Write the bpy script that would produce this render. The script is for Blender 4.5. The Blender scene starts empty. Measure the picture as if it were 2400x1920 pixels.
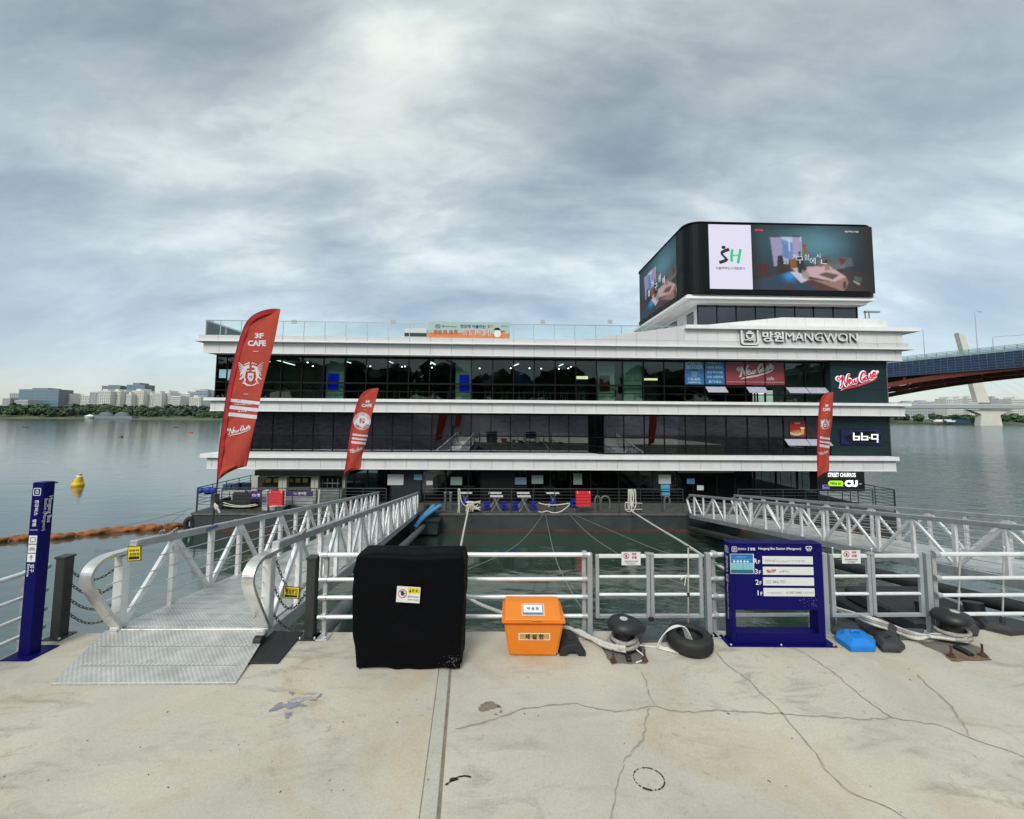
import bpy, bmesh, math, random
import numpy as np
from mathutils import Vector, Matrix, noise as mnoise

rnd = random.Random(7)
SC = bpy.context.scene
COL = SC.collection
R = math.radians

# ------------------------------------------------------------------ camera
EYE = Vector((0.0, 0.0, 2.95))
F = 960.0                                   # focal length in pixels of a 2400 px wide frame
CX, CY = 1200.0, 912.0                      # optical centre
PITCH, ROLL = math.atan(68 / 960), R(0.42)
CROT = Matrix.Rotation(math.pi / 2 + PITCH, 4, 'X') @ Matrix.Rotation(ROLL, 4, 'Z')
cam = bpy.data.cameras.new('camera')
cam.sensor_fit = 'HORIZONTAL'; cam.sensor_width = 36; cam.lens = 36 * F / 2400
cam.shift_y = -(960 - CY) / 2400
cam.clip_start = 0.05; cam.clip_end = 9000
camo = bpy.data.objects.new('camera', cam); COL.objects.link(camo)
camo.matrix_world = Matrix.Translation(EYE) @ CROT
SC.camera = camo

# ------------------------------------------------------------------ sky, sun, exposure
SUN_EL, SUN_AZ = R(42), R(198)              # azimuth measured clockwise from +Y (the view direction)
W = bpy.data.worlds.new('World'); SC.world = W; W.use_nodes = True
def world_nodes():
    nt = W.node_tree; nt.nodes.clear()
    N = nt.nodes.new; L = nt.links.new
    out = N('ShaderNodeOutputWorld')
    sky = N('ShaderNodeTexSky'); sky.sky_type = 'NISHITA'; sky.sun_disc = False
    sky.sun_elevation = SUN_EL; sky.sun_rotation = SUN_AZ
    b1 = N('ShaderNodeBackground'); b1.inputs[1].default_value = 0.05
    L(sky.outputs[0], b1.inputs[0])
    # overcast layer: flat cloud sheet, streaked, seen in perspective
    tc = N('ShaderNodeTexCoord')
    sep = N('ShaderNodeSeparateXYZ'); L(tc.outputs['Generated'], sep.inputs[0])
    def math_(op, a, b=None, c=None):
        n = N('ShaderNodeMath'); n.operation = op
        for i, v in enumerate((a, b, c)):
            if v is None: continue
            if isinstance(v, (int, float)): n.inputs[i].default_value = v
            else: L(v, n.inputs[i])
        return n.outputs[0]
    zz = math_('ADD', math_('ABSOLUTE', sep.outputs[2]), 0.42)
    u = math_('DIVIDE', sep.outputs[0], zz); v = math_('DIVIDE', sep.outputs[1], zz)
    comb = N('ShaderNodeCombineXYZ'); L(u, comb.inputs[0]); L(v, comb.inputs[1])
    def nz(scale, rot, stretch, detail, rough, off, dist=0.0):
        m = N('ShaderNodeMapping'); m.inputs['Rotation'].default_value = (0, 0, rot)
        m.inputs['Scale'].default_value = (stretch[0], stretch[1], 1); m.inputs['Location'].default_value = off
        L(comb.outputs[0], m.inputs[0])
        t = N('ShaderNodeTexNoise'); t.inputs['Scale'].default_value = scale
        t.inputs['Detail'].default_value = detail; t.inputs['Roughness'].default_value = rough
        t.inputs['Distortion'].default_value = dist
        L(m.outputs[0], t.inputs['Vector']); return t.outputs['Fac']
    big = nz(1.25, R(15), (0.85, 1.15), 3.0, 0.5, (2.35, 0.4, 0), 0.3)
    mid = nz(3.4, R(18), (0.6, 1.35), 5.0, 0.5, (0.3, 5.1, 0), 0.6)
    fine = nz(14.0, R(18), (0.7, 1.3), 5.0, 0.6, (7.3, 1.1, 0), 0.4)
    s = math_('ADD', math_('MULTIPLY', big, 0.46), math_('ADD', math_('MULTIPLY', mid, 0.42), math_('MULTIPLY', fine, 0.12)))
    ramp = N('ShaderNodeValToRGB'); L(s, ramp.inputs[0])
    cr = ramp.color_ramp; cr.interpolation = 'B_SPLINE'
    cr.elements[0].position = 0.375; cr.elements[0].color = (0.108, 0.126, 0.116, 1)
    cr.elements[1].position = 0.635; cr.elements[1].color = (0.45, 0.47, 0.40, 1)
    for p, c in ((0.46, (0.190, 0.212, 0.188, 1)), (0.53, (0.268, 0.295, 0.258, 1)), (0.572, (0.345, 0.370, 0.318, 1))):
        e = cr.elements.new(p); e.color = c
    # towards the horizon the sheet evens out to a pale band; higher up it thins and brightens (overcast dome)
    hz = N('ShaderNodeMapRange'); L(sep.outputs[2], hz.inputs[0])
    hz.inputs[1].default_value = 0.0; hz.inputs[2].default_value = 0.30
    hz.inputs[3].default_value = 0.80; hz.inputs[4].default_value = 0.0
    mx = N('ShaderNodeMixRGB'); L(hz.outputs[0], mx.inputs[0]); L(ramp.outputs[0], mx.inputs[1])
    mx.inputs[2].default_value = (0.180, 0.200, 0.235, 1)
    up = N('ShaderNodeMapRange'); L(sep.outputs[2], up.inputs[0])
    up.inputs[1].default_value = 0.62; up.inputs[2].default_value = 1.0
    up.inputs[3].default_value = 1.0; up.inputs[4].default_value = 2.1
    b2 = N('ShaderNodeBackground'); L(mx.outputs[0], b2.inputs[0]); L(up.outputs[0], b2.inputs[1])
    add = N('ShaderNodeAddShader'); L(b1.outputs[0], add.inputs[0]); L(b2.outputs[0], add.inputs[1])
    L(add.outputs[0], out.inputs[0])
world_nodes()
sun = bpy.data.lights.new('sun', 'SUN'); sun.energy = 1.5; sun.angle = R(22); sun.color = (1.0, 0.965, 0.90)
suno = bpy.data.objects.new('sun', sun); COL.objects.link(suno)
sd = Vector((math.sin(SUN_AZ) * math.cos(SUN_EL), math.cos(SUN_AZ) * math.cos(SUN_EL), math.sin(SUN_EL)))
suno.rotation_euler = sd.to_track_quat('Z', 'Y').to_euler()
suno.location = (0, 0, 60)
SC.view_settings.view_transform = 'Standard'; SC.view_settings.look = 'None'
SC.view_settings.gamma = 1; SC.view_settings.exposure = 0.65
SC.view_settings.use_curve_mapping = False
SC.render.engine = 'CYCLES'
SC.cycles.use_denoising = True
SC.cycles.max_bounces = 8; SC.cycles.transparent_max_bounces = 24; SC.cycles.glossy_bounces = 4
SC.cycles.caustics_reflective = False; SC.cycles.caustics_refractive = False

# ------------------------------------------------------------------ measuring: photo pixel -> point in the place
def ray(px, py):
    return (CROT.to_3x3() @ Vector(((px - CX) / F, -(py - CY) / F, -1))).normalized()
def PZ(px, py, z=0.0):
    d = ray(px, py); return EYE + d * ((z - EYE.z) / d.z)
def PY(px, py, Y):
    d = ray(px, py); return EYE + d * (Y / d.y)

# ------------------------------------------------------------------ materials
MATS = {}
def M(name, col, rough=0.6, metal=0.0, var=0.12, scale=5.0, bump=0.0, bscale=60.0, spec=0.5, emit=0.0, stretch=None, coat=0.0):
    """A painted / metal / plastic surface with uneven tone and fine relief."""
    if name in MATS: return MATS[name]
    m = bpy.data.materials.new(name); m.use_nodes = True
    nt = m.node_tree; b = nt.nodes['Principled BSDF']; N = nt.nodes.new; L = nt.links.new
    c = (col[0], col[1], col[2], 1)
    b.inputs['Base Color'].default_value = c; b.inputs['Roughness'].default_value = rough
    b.inputs['Metallic'].default_value = metal; b.inputs['Specular IOR Level'].default_value = spec
    if coat: b.inputs['Coat Weight'].default_value = coat; b.inputs['Coat Roughness'].default_value = 0.1
    tc = N('ShaderNodeTexCoord'); src = tc.outputs['Object']
    if stretch:
        mp = N('ShaderNodeMapping'); mp.inputs['Scale'].default_value = stretch; L(src, mp.inputs[0]); src = mp.outputs[0]
    if var:
        t = N('ShaderNodeTexNoise'); t.inputs['Scale'].default_value = scale; t.inputs['Detail'].default_value = 6
        t.inputs['Roughness'].default_value = 0.62; L(src, t.inputs['Vector'])
        r = N('ShaderNodeMapRange'); L(t.outputs['Fac'], r.inputs[0])
        r.inputs[1].default_value = 0.3; r.inputs[2].default_value = 0.7
        r.inputs[3].default_value = 1 - var; r.inputs[4].default_value = 1 + var
        mu = N('ShaderNodeMixRGB'); mu.blend_type = 'MULTIPLY'; mu.inputs[0].default_value = 1
        mu.inputs[1].default_value = c; L(r.outputs[0], mu.inputs[2]); L(mu.outputs[0], b.inputs['Base Color'])
        r2 = N('ShaderNodeMapRange'); L(t.outputs['Fac'], r2.inputs[0])
        r2.inputs[1].default_value = 0.3; r2.inputs[2].default_value = 0.7
        r2.inputs[3].default_value = max(0.02, rough - 0.08); r2.inputs[4].default_value = min(1, rough + 0.1)
        L(r2.outputs[0], b.inputs['Roughness'])
    if bump:
        t2 = N('ShaderNodeTexNoise'); t2.inputs['Scale'].default_value = bscale; t2.inputs['Detail'].default_value = 4
        L(src, t2.inputs['Vector'])
        bp = N('ShaderNodeBump'); bp.inputs['Strength'].default_value = bump; bp.inputs['Distance'].default_value = 0.01
        L(t2.outputs['Fac'], bp.inputs['Height']); L(bp.outputs[0], b.inputs['Normal'])
    if emit:
        b.inputs['Emission Color'].default_value = c; b.inputs['Emission Strength'].default_value = emit
    MATS[name] = m
    return m
def M_attr(name, emit=0.0, rough=0.5):
    """Flat print or LED picture: colours come from the mesh's colour attribute."""
    if name in MATS: return MATS[name]
    m = bpy.data.materials.new(name); m.use_nodes = True
    nt = m.node_tree; b = nt.nodes['Principled BSDF']
    a = nt.nodes.new('ShaderNodeVertexColor'); a.layer_name = 'Col'
    b.inputs['Roughness'].default_value = rough
    if emit:
        b.inputs['Base Color'].default_value = (0.01, 0.01, 0.01, 1)
        nt.links.new(a.outputs[0], b.inputs['Emission Color']); b.inputs['Emission Strength'].default_value = emit
    else:
        nt.links.new(a.outputs[0], b.inputs['Base Color'])
    MATS[name] = m; return m
def M_glass(name, tint=(0.42, 0.52, 0.50), ior=1.5, rough=0.0, wobble=0.0):
    if name in MATS: return MATS[name]
    m = bpy.data.materials.new(name); m.use_nodes = True
    nt = m.node_tree; nt.nodes.clear(); N = nt.nodes.new; L = nt.links.new
    o = N('ShaderNodeOutputMaterial'); mx = N('ShaderNodeMixShader'); fr = N('ShaderNodeFresnel'); fr.inputs[0].default_value = ior
    tr = N('ShaderNodeBsdfTransparent'); tr.inputs[0].default_value = (*tint, 1)
    gl = N('ShaderNodeBsdfGlossy'); gl.inputs['Roughness'].default_value = rough; gl.inputs[0].default_value = (0.9, 0.93, 0.95, 1)
    if wobble:
        tc = N('ShaderNodeTexCoord'); t = N('ShaderNodeTexNoise'); t.inputs['Scale'].default_value = 0.7; t.inputs['Detail'].default_value = 1
        L(tc.outputs['Object'], t.inputs['Vector'])
        bp = N('ShaderNodeBump'); bp.inputs['Strength'].default_value = wobble; bp.inputs['Distance'].default_value = 0.05
        L(t.outputs['Fac'], bp.inputs['Height']); L(bp.outputs[0], gl.inputs['Normal'])
    L(fr.outputs[0], mx.inputs[0]); L(tr.outputs[0], mx.inputs[1]); L(gl.outputs[0], mx.inputs[2]); L(mx.outputs[0], o.inputs[0])
    MATS[name] = m; return m
def M_tread(name, col=(0.62, 0.63, 0.62), k=26.0, strength=0.5):
    """Aluminium tread plate: raised lugs crossing on the diagonals, scuffed."""
    if name in MATS: return MATS[name]
    m = M(name, col, 0.42, 0.55, var=0.22, scale=3.0)
    nt = m.node_tree; b = nt.nodes['Principled BSDF']; N = nt.nodes.new; L = nt.links.new
    tc = N('ShaderNodeTexCoord')
    outs = []
    for ang in (45, -45):
        mp = N('ShaderNodeMapping'); mp.inputs['Rotation'].default_value = (0, 0, R(ang)); L(tc.outputs['Object'], mp.inputs[0])
        br = N('ShaderNodeTexBrick'); br.inputs['Scale'].default_value = k; br.offset = 0.5
        br.inputs['Brick Width'].default_value = 1.0; br.inputs['Row Height'].default_value = 1.0
        br.inputs['Mortar Size'].default_value = 0.34 if ang > 0 else 0.36; br.inputs['Mortar Smooth'].default_value = 0.5
        br.inputs['Color1'].default_value = (1, 1, 1, 1); br.inputs['Color2'].default_value = (1, 1, 1, 1); br.inputs['Mortar'].default_value = (0, 0, 0, 1)
        L(mp.outputs[0], br.inputs[0]); outs.append(br.outputs['Color'])
    mxx = N('ShaderNodeMixRGB'); mxx.blend_type = 'LIGHTEN'; mxx.inputs[0].default_value = 1
    L(outs[0], mxx.inputs[1]); L(outs[1], mxx.inputs[2])
    bp = N('ShaderNodeBump'); bp.inputs['Strength'].default_value = strength; bp.inputs['Distance'].default_value = 0.004
    L(outs[0], bp.inputs['Height']); L(bp.outputs[0], b.inputs['Normal'])
    old = b.inputs['Base Color'].links[0].from_socket       # dirt sits between the lugs, more in some places
    dn = N('ShaderNodeTexNoise'); dn.inputs['Scale'].default_value = 1.6; dn.inputs['Detail'].default_value = 4; L(tc.outputs['Object'], dn.inputs['Vector'])
    dr = N('ShaderNodeMapRange'); L(dn.outputs['Fac'], dr.inputs[0]); dr.inputs[1].default_value = .35; dr.inputs[2].default_value = .65; dr.inputs[3].default_value = .45; dr.inputs[4].default_value = .9
    dm = N('ShaderNodeMixRGB'); dm.blend_type = 'MULTIPLY'; L(dr.outputs[0], dm.inputs[0]); L(old, dm.inputs[1])
    gp_ = N('ShaderNodeMapRange'); L(outs[0], gp_.inputs[0]); gp_.inputs[3].default_value = .60; gp_.inputs[4].default_value = 1.0; L(gp_.outputs[0], dm.inputs[2])
    L(dm.outputs[0], b.inputs['Base Color'])
    return m

# ------------------------------------------------------------------ objects
WM = {}
def tag(o, label=None, cat=None, group=None, kind=None):
    if label: o['label'] = label
    if cat: o['category'] = cat
    if group: o['group'] = group
    if kind: o['kind'] = kind
    return o
def thing(name, loc, label=None, cat=None, group=None, rz=0.0, kind=None):
    o = bpy.data.objects.new(name, None); o.empty_display_size = 0.2
    o.location = loc; o.rotation_euler = (0, 0, rz); COL.objects.link(o)
    WM[o.name] = Matrix.Translation(Vector(loc)) @ Matrix.Rotation(rz, 4, 'Z')
    return tag(o, label, cat, group, kind)
def copy_tree(o, parent=None):
    c = o.copy(); COL.objects.link(c)
    if parent is not None: c.parent = parent
    for ch in o.children: copy_tree(ch, c)
    return c

class MB:
    def __init__(s): s.v = []; s.f = []; s.sm = []; s.fc = []
    def add(s, vs, fs, smooth=False, col=None):
        k = len(s.v); s.v += [Vector(p) for p in vs]
        for f in fs: s.f.append(tuple(i + k for i in f)); s.sm.append(smooth); s.fc.append(col)
        return s
    def box(s, a, b, col=None):
        x0, y0, z0 = (min(a[i], b[i]) for i in range(3)); x1, y1, z1 = (max(a[i], b[i]) for i in range(3))
        return s.add([(x0, y0, z0), (x1, y0, z0), (x1, y1, z0), (x0, y1, z0), (x0, y0, z1), (x1, y0, z1), (x1, y1, z1), (x0, y1, z1)],
                     [(0, 3, 2, 1), (4, 5, 6, 7), (0, 1, 5, 4), (1, 2, 6, 5), (2, 3, 7, 6), (3, 0, 4, 7)], col=col)
    def beam(s, p, q, w, h, up=(0, 0, 1)):
        """bar of section w (sideways) x h (along up) from p to q"""
        p = Vector(p); q = Vector(q); d = (q - p).normalized(); up = Vector(up)
        sd = d.cross(up)
        if sd.length < 1e-4: sd = d.cross(Vector((1, 0, 0)))
        sd.normalize(); u2 = sd.cross(d).normalized(); a = sd * (w / 2); b = u2 * (h / 2)
        vs = [p - a - b, p + a - b, p + a + b, p - a + b, q - a - b, q + a - b, q + a + b, q - a + b]
        return s.add(vs, [(0, 1, 2, 3), (7, 6, 5, 4), (4, 5, 1, 0), (5, 6, 2, 1), (6, 7, 3, 2), (7, 4, 0, 3)])
    def tube(s, pts, r, n=8, closed=False, caps=True, twist=None):
        pts = [Vector(p) for p in pts]; m = len(pts)
        rr = r if isinstance(r, (list, tuple)) else [r] * m
        ref = None; rings = []
        for i in range(m):
            if closed: d = pts[(i + 1) % m] - pts[i - 1]
            else: d = pts[min(i + 1, m - 1)] - pts[max(i - 1, 0)]
            if d.length < 1e-9: d = Vector((0, 0, 1))
            d.normalize()
            if ref is None: ref = Vector((0, 0, 1)) if abs(d.z) < 0.9 else Vector((1, 0, 0))
            a = (ref - d * ref.dot(d))
            if a.length < 1e-5: a = d.orthogonal()
            a.normalize(); ref = a; b = d.cross(a)
            ring = []
            for k in range(n):
                t = 2 * math.pi * k / n
                q = rr[i] if twist is None else rr[i] * (1 + twist[0] * math.cos(twist[1] * t + twist[2] * i))
                ring.append(pts[i] + (a * math.cos(t) + b * math.sin(t)) * q)
            rings.append(ring)
        vs = [p for g in rings for p in g]; fs = []
        for i in range(m if closed else m - 1):
            j = (i + 1) % m
            for k in range(n):
                fs.append((i * n + k, i * n + (k + 1) % n, j * n + (k + 1) % n, j * n + k))
        s.add(vs, fs, True)
        if caps and not closed:
            s.add(rings[0], [tuple(reversed(range(n)))]); s.add(rings[-1], [tuple(range(n))])
        return s
    def lathe(s, prof, c=(0, 0, 0), n=20, smooth=True, sx=1, sy=1):
        vs = []; fs = []
        for r, z in prof:
            for k in range(n):
                t = 2 * math.pi * k / n; vs.append((c[0] + r * sx * math.cos(t), c[1] + r * sy * math.sin(t), c[2] + z))
        for i in range(len(prof) - 1):
            for k in range(n): fs.append((i * n + k, i * n + (k + 1) % n, (i + 1) * n + (k + 1) % n, (i + 1) * n + k))
        s.add(vs, fs, smooth); m = len(prof)
        s.add(vs[:n], [tuple(reversed(range(n)))]); s.add(vs[(m - 1) * n:], [tuple(range(n))])
        return s
    def prism(s, poly, fr, t0, t1, col=None):
        """polygon in the frame fr=(origin, X, Y, Nrm), pushed out from t0 to t1 along Nrm"""
        O, X, Y, Nn = fr; n = len(poly)
        a = [O + X * x + Y * y + Nn * t0 for x, y in poly]; b = [O + X * x + Y * y + Nn * t1 for x, y in poly]
        s.add(a + b, [tuple(reversed(range(n))), tuple(range(n, 2 * n))] + [(i, (i + 1) % n, n + (i + 1) % n, n + i) for i in range(n)], col=col)
        return s
    def flat(s, poly, fr, t=0.0, col=None):
        O, X, Y, Nn = fr
        return s.add([O + X * x + Y * y + Nn * t for x, y in poly], [tuple(range(len(poly)))], col=col)
    def sphere(s, c, r, n=12, m=8, sx=1, sy=1, sz=1):
        prof = [(math.sin(math.pi * i / m) * r, -math.cos(math.pi * i / m) * r * sz) for i in range(m + 1)]
        prof[0] = (r * 0.01, prof[0][1]); prof[-1] = (r * 0.01, prof[-1][1])
        return s.lathe(prof, c, n, True, sx, sy)
    def build(s, name, mat, parent=None, world=True, bevel=0.0, loc=None, seg=1, fix=True):
        me = bpy.data.meshes.new(name)
        vs = s.v
        if parent is not None and world:
            inv = WM[parent.name].inverted(); vs = [inv @ p for p in vs]
        if loc is not None: L_ = Vector(loc); vs = [p - L_ for p in vs]
        me.from_pydata([tuple(p) for p in vs], [], s.f)
        if any(s.sm): me.polygons.foreach_set('use_smooth', s.sm)
        if any(c is not None for c in s.fc):
            ca = me.color_attributes.new('Col', 'FLOAT_COLOR', 'CORNER'); arr = []
            for poly, c in zip(me.polygons, s.fc):
                c = c or (0.5, 0.5, 0.5); arr += [c[0], c[1], c[2], 1.0] * poly.loop_total
            ca.data.foreach_set('color', arr)
        if bevel or fix:
            bm = bmesh.new(); bm.from_mesh(me)
            if bevel:
                es = [e for e in bm.edges if len(e.link_faces) == 2 and e.calc_face_angle(0) > 0.6]
                bmesh.ops.bevel(bm, geom=es, offset=bevel, segments=seg, affect='EDGES', clamp_overlap=True)
            if fix and not any(c is not None for c in s.fc): bmesh.ops.recalc_face_normals(bm, faces=bm.faces)
            bm.to_mesh(me); bm.free()
        if mat: me.materials.append(mat)
        o = bpy.data.objects.new(name, me); COL.objects.link(o)
        if parent is not None:
            o.parent = parent; WM[o.name] = WM[parent.name]
            if loc is not None: o.location = loc
        else:
            o.location = loc if loc is not None else (0, 0, 0)
            WM[o.name] = Matrix.Translation(Vector(o.location))
        return o
def FR(O, X=(1, 0, 0), Y=(0, 0, 1)):
    X = Vector(X).normalized(); Y = Vector(Y).normalized()
    return (Vector(O), X, Y, X.cross(Y).normalized())     # default: faces -Y, towards the camera

# ------------------------------------------------------------------ writing
_tc = {}
TSC = bpy.data.scenes.new('lettering')     # a side scene, only to turn writing into outlines
def glyphs(body, bold=0.0, res=2, shear=0.0, space=1.0):
    k = (body, bold, res, shear, space)
    if k in _tc: return _tc[k]
    c = bpy.data.curves.new('t', 'FONT'); c.body = body; c.size = 1; c.resolution_u = res; c.offset = bold; c.shear = shear
    c.space_character = space
    o = bpy.data.objects.new('t', c); TSC.collection.objects.link(o)
    TSC.view_layers[0].update(); dg = TSC.view_layers[0].depsgraph
    m = bpy.data.meshes.new_from_object(o.evaluated_get(dg))
    vs = [(v.co.x, v.co.y) for v in m.vertices]; fs = [tuple(p.vertices) for p in m.polygons]
    bpy.data.objects.remove(o); bpy.data.meshes.remove(m); bpy.data.curves.remove(c)
    x0 = min(v[0] for v in vs); x1 = max(v[0] for v in vs); y0 = min(v[1] for v in vs); y1 = max(v[1] for v in vs)
    _tc[k] = ([((x - x0), (y - y0)) for x, y in vs], fs, x1 - x0, y1 - y0)
    return _tc[k]
def text_mb(mb, body, fr, cx, cy, w=None, h=None, t=0.002, depth=0.0, bold=0.0, align='C', shear=0.0, res=2, warp=None, space=1.0):
    """letters centred (or left-aligned) at (cx,cy) of the frame; w and h in metres"""
    vs, fs, gw, gh = glyphs(body, bold, res, shear, space)
    if w is not None and h is not None: sx, sy = w / gw, h / gh
    elif h is not None: sx = sy = h / gh
    else: sx = sy = w / gw
    ox = cx - gw * sx / 2 if align == 'C' else cx
    oy = cy - gh * sy / 2
    P = [(ox + x * sx, oy + y * sy) for x, y in vs]
    O, X, Y, Nn = fr
    pos = warp if warp else (lambda x, y, d: O + X * x + Y * y + Nn * d)
    if depth <= 0: mb.add([pos(x, y, t) for x, y in P], fs)
    else:
        n = len(P); a = [pos(x, y, t) for x, y in P]; b = [pos(x, y, t + depth) for x, y in P]
        from collections import Counter
        cnt = Counter(); 
        for f in fs:
            for i in range(len(f)): cnt[tuple(sorted((f[i], f[(i + 1) % len(f)])))] += 1
        side = []
        for f in fs:
            for i in range(len(f)):
                e = (f[i], f[(i + 1) % len(f)])
                if cnt[tuple(sorted(e))] == 1: side.append((e[0], e[1], e[1] + n, e[0] + n))
        mb.add(a + b, [tuple(i + n for i in f) for f in fs] + side)
    return mb

def catmull(pts, k=6):
    P = [Vector((*p, 0)) if len(p) == 2 else Vector(p) for p in pts]; out = []
    for i in range(len(P) - 1):
        p0, p1, p2, p3 = P[max(i - 1, 0)], P[i], P[i + 1], P[min(i + 2, len(P) - 1)]
        for j in range(k):
            t = j / k
            out.append(0.5 * ((2 * p1) + (p2 - p0) * t + (2 * p0 - 5 * p1 + 4 * p2 - p3) * t * t + (3 * p1 - p0 - 3 * p2 + p3) * t ** 3))
    out.append(P[-1]); return out
# brush strokes of the script wordmark, in a 10 x 4 box (rising baseline)
SCRIPT = [
    [(0.75, 2.55), (0.35, 2.75), (0.1, 2.35), (0.5, 2.05), (1.05, 2.5), (1.35, 2.95), (1.15, 1.9), (0.95, 1.0), (0.7, 0.55), (0.45, 0.65)],
    [(1.35, 2.95), (1.6, 2.1), (1.85, 1.2), (2.05, 0.75), (2.3, 1.9), (2.6, 2.9), (2.95, 3.25), (3.15, 3.0)],
    [(2.55, 1.35), (2.95, 1.6), (3.1, 1.95), (2.85, 2.05), (2.65, 1.65), (2.7, 1.15), (3.05, 1.0), (3.4, 1.3)],
    [(3.4, 1.95), (3.45, 1.4), (3.65, 1.15), (3.9, 1.5), (4.0, 1.95), (4.0, 1.5), (4.2, 1.2), (4.5, 1.6), (4.6, 2.2), (4.85, 2.0)],
    [(6.35, 2.75), (6.55, 3.15), (6.4, 3.5), (5.95, 3.35), (5.5, 2.6), (5.4, 1.9), (5.65, 1.5), (6.05, 1.7), (6.25, 2.05), (6.0, 2.1), (5.85, 1.75)],
    [(6.95, 2.3), (6.65, 2.5), (6.35, 2.15), (6.5, 1.75), (6.85, 2.0), (7.05, 2.6), (6.98, 2.1), (7.15, 1.85), (7.4, 2.2)],
    [(7.3, 2.05), (7.65, 2.6), (7.78, 3.05), (7.8, 2.7), (8.02, 2.35), (7.9, 2.0), (7.55, 2.05)],
    [(8.0, 2.2), (8.4, 2.5), (8.8, 2.95), (8.72, 3.35), (8.38, 3.2), (8.28, 2.75), (8.55, 2.4), (9.0, 2.6), (9.4, 3.1)],
]
SWOOSH = [(9.3, 2.95), (9.35, 2.2), (8.6, 1.55), (7.0, 1.0), (5.0, 0.45), (3.0, 0.15), (1.6, 0.0), (0.7, -0.25),
          (1.2, 0.15), (2.6, 0.55), (4.6, 0.75), (6.6, 1.25), (8.2, 1.7), (8.95, 2.15), (9.2, 2.6)]
def ribbon(mb, pts, w, pos, t, depth=0.0, taper=True):
    P = catmull(pts, 5); n = len(P); A = []; B = []
    for i in range(n):
        d = P[min(i + 1, n - 1)] - P[max(i - 1, 0)]
        if d.length < 1e-6: d = Vector((1, 0, 0))
        d.normalize(); nn = Vector((-d.y, d.x, 0))
        ww = w * (0.55 + 0.45 * math.sin(math.pi * min(1, max(0, i / (n - 1))))) if taper else w
        ww *= 1.0 - 0.25 * d.x
        A.append(P[i] + nn * ww / 2); B.append(P[i] - nn * ww / 2)
    for i in range(n - 1):
        q = [A[i], B[i], B[i + 1], A[i + 1]]
        if depth:
            mb.add([pos(p.x, p.y, t) for p in q] + [pos(p.x, p.y, t + depth) for p in q],
                   [(4, 5, 6, 7), (0, 3, 7, 4), (1, 5, 6, 2), (0, 4, 5, 1), (3, 2, 6, 7)])
        else: mb.add([pos(p.x, p.y, t) for p in q], [(0, 1, 2, 3)])
def wordmark(mb, fr, cx, cy, w, sw=0.3, t=0.003, depth=0.0, swoosh=True, warp=None):
    k = w / 9.4
    O, X, Y, Nn = fr
    base = warp if warp else (lambda x, y, d: O + X * x + Y * y + Nn * d)
    pos = lambda x, y, d: base(cx + (x - 4.7) * k, cy + (y - 1.7) * k, d)
    for i, st in enumerate(SCRIPT): ribbon(mb, st, sw, pos, t + i * 0.0004, depth)
    if swoosh:
        P = SWOOSH; n = len(P)
        for i in range(7):
            q = [P[i], P[i + 1], P[n - 2 - i], P[n - 1 - i]] if i < 6 else [P[6], P[7], P[8]]
            e = sw * 0.15
            mb.add([pos(x, y, t + 0.004) for x, y in q], [tuple(range(len(q)))])
    return mb
def disc(mb, fr, cx, cy, r, t=0.002, n=28, ry=None, warp=None, r_in=None):
    O, X, Y, Nn = fr; ry = ry or r
    pos = warp if warp else (lambda x, y, d: O + X * x + Y * y + Nn * d)
    a = [pos(cx + r * math.cos(2 * math.pi * k / n), cy + ry * math.sin(2 * math.pi * k / n), t) for k in range(n)]
    if r_in is None: mb.add(a, [tuple(range(n))])
    else:
        b = [pos(cx + r_in * math.cos(2 * math.pi * k / n), cy + r_in * ry / r * math.sin(2 * math.pi * k / n), t) for k in range(n)]
        mb.add(a + b, [(k, (k + 1) % n, n + (k + 1) % n, n + k) for k in range(n)])
    return mb
def rect(mb, fr, x0, y0, x1, y1, t=0.002, warp=None):
    O, X, Y, Nn = fr
    pos = warp if warp else (lambda x, y, d: O + X * x + Y * y + Nn * d)
    return mb.add([pos(x0, y0, t), pos(x1, y0, t), pos(x1, y1, t), pos(x0, y1, t)], [(0, 1, 2, 3)])
def rrect_pts(x0, y0, x1, y1, r, n=5):
    out = []
    for cx, cy, a0 in ((x1 - r, y0 + r, -90), (x1 - r, y1 - r, 0), (x0 + r, y1 - r, 90), (x0 + r, y0 + r, 180)):
        for k in range(n + 1):
            a = R(a0 + 90 * k / n); out.append((cx + r * math.cos(a), cy + r * math.sin(a)))
    return out
def frame_ring(mb, fr, x0, y0, x1, y1, w, r, t=0.002, depth=0.0):
    a = rrect_pts(x0, y0, x1, y1, r); b = rrect_pts(x0 + w, y0 + w, x1 - w, y1 - w, max(r - w, 0.001)); n = len(a)
    O, X, Y, Nn = fr; P = lambda q, d: O + X * q[0] + Y * q[1] + Nn * d
    for i in range(n):
        j = (i + 1) % n; q = [a[i], a[j], b[j], b[i]]
        if depth: mb.add([P(p, t) for p in q] + [P(p, t + depth) for p in q], [(4, 5, 6, 7), (0, 1, 5, 4), (2, 3, 7, 6)])
        else: mb.add([P(p, t) for p in q], [(0, 1, 2, 3)])
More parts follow.
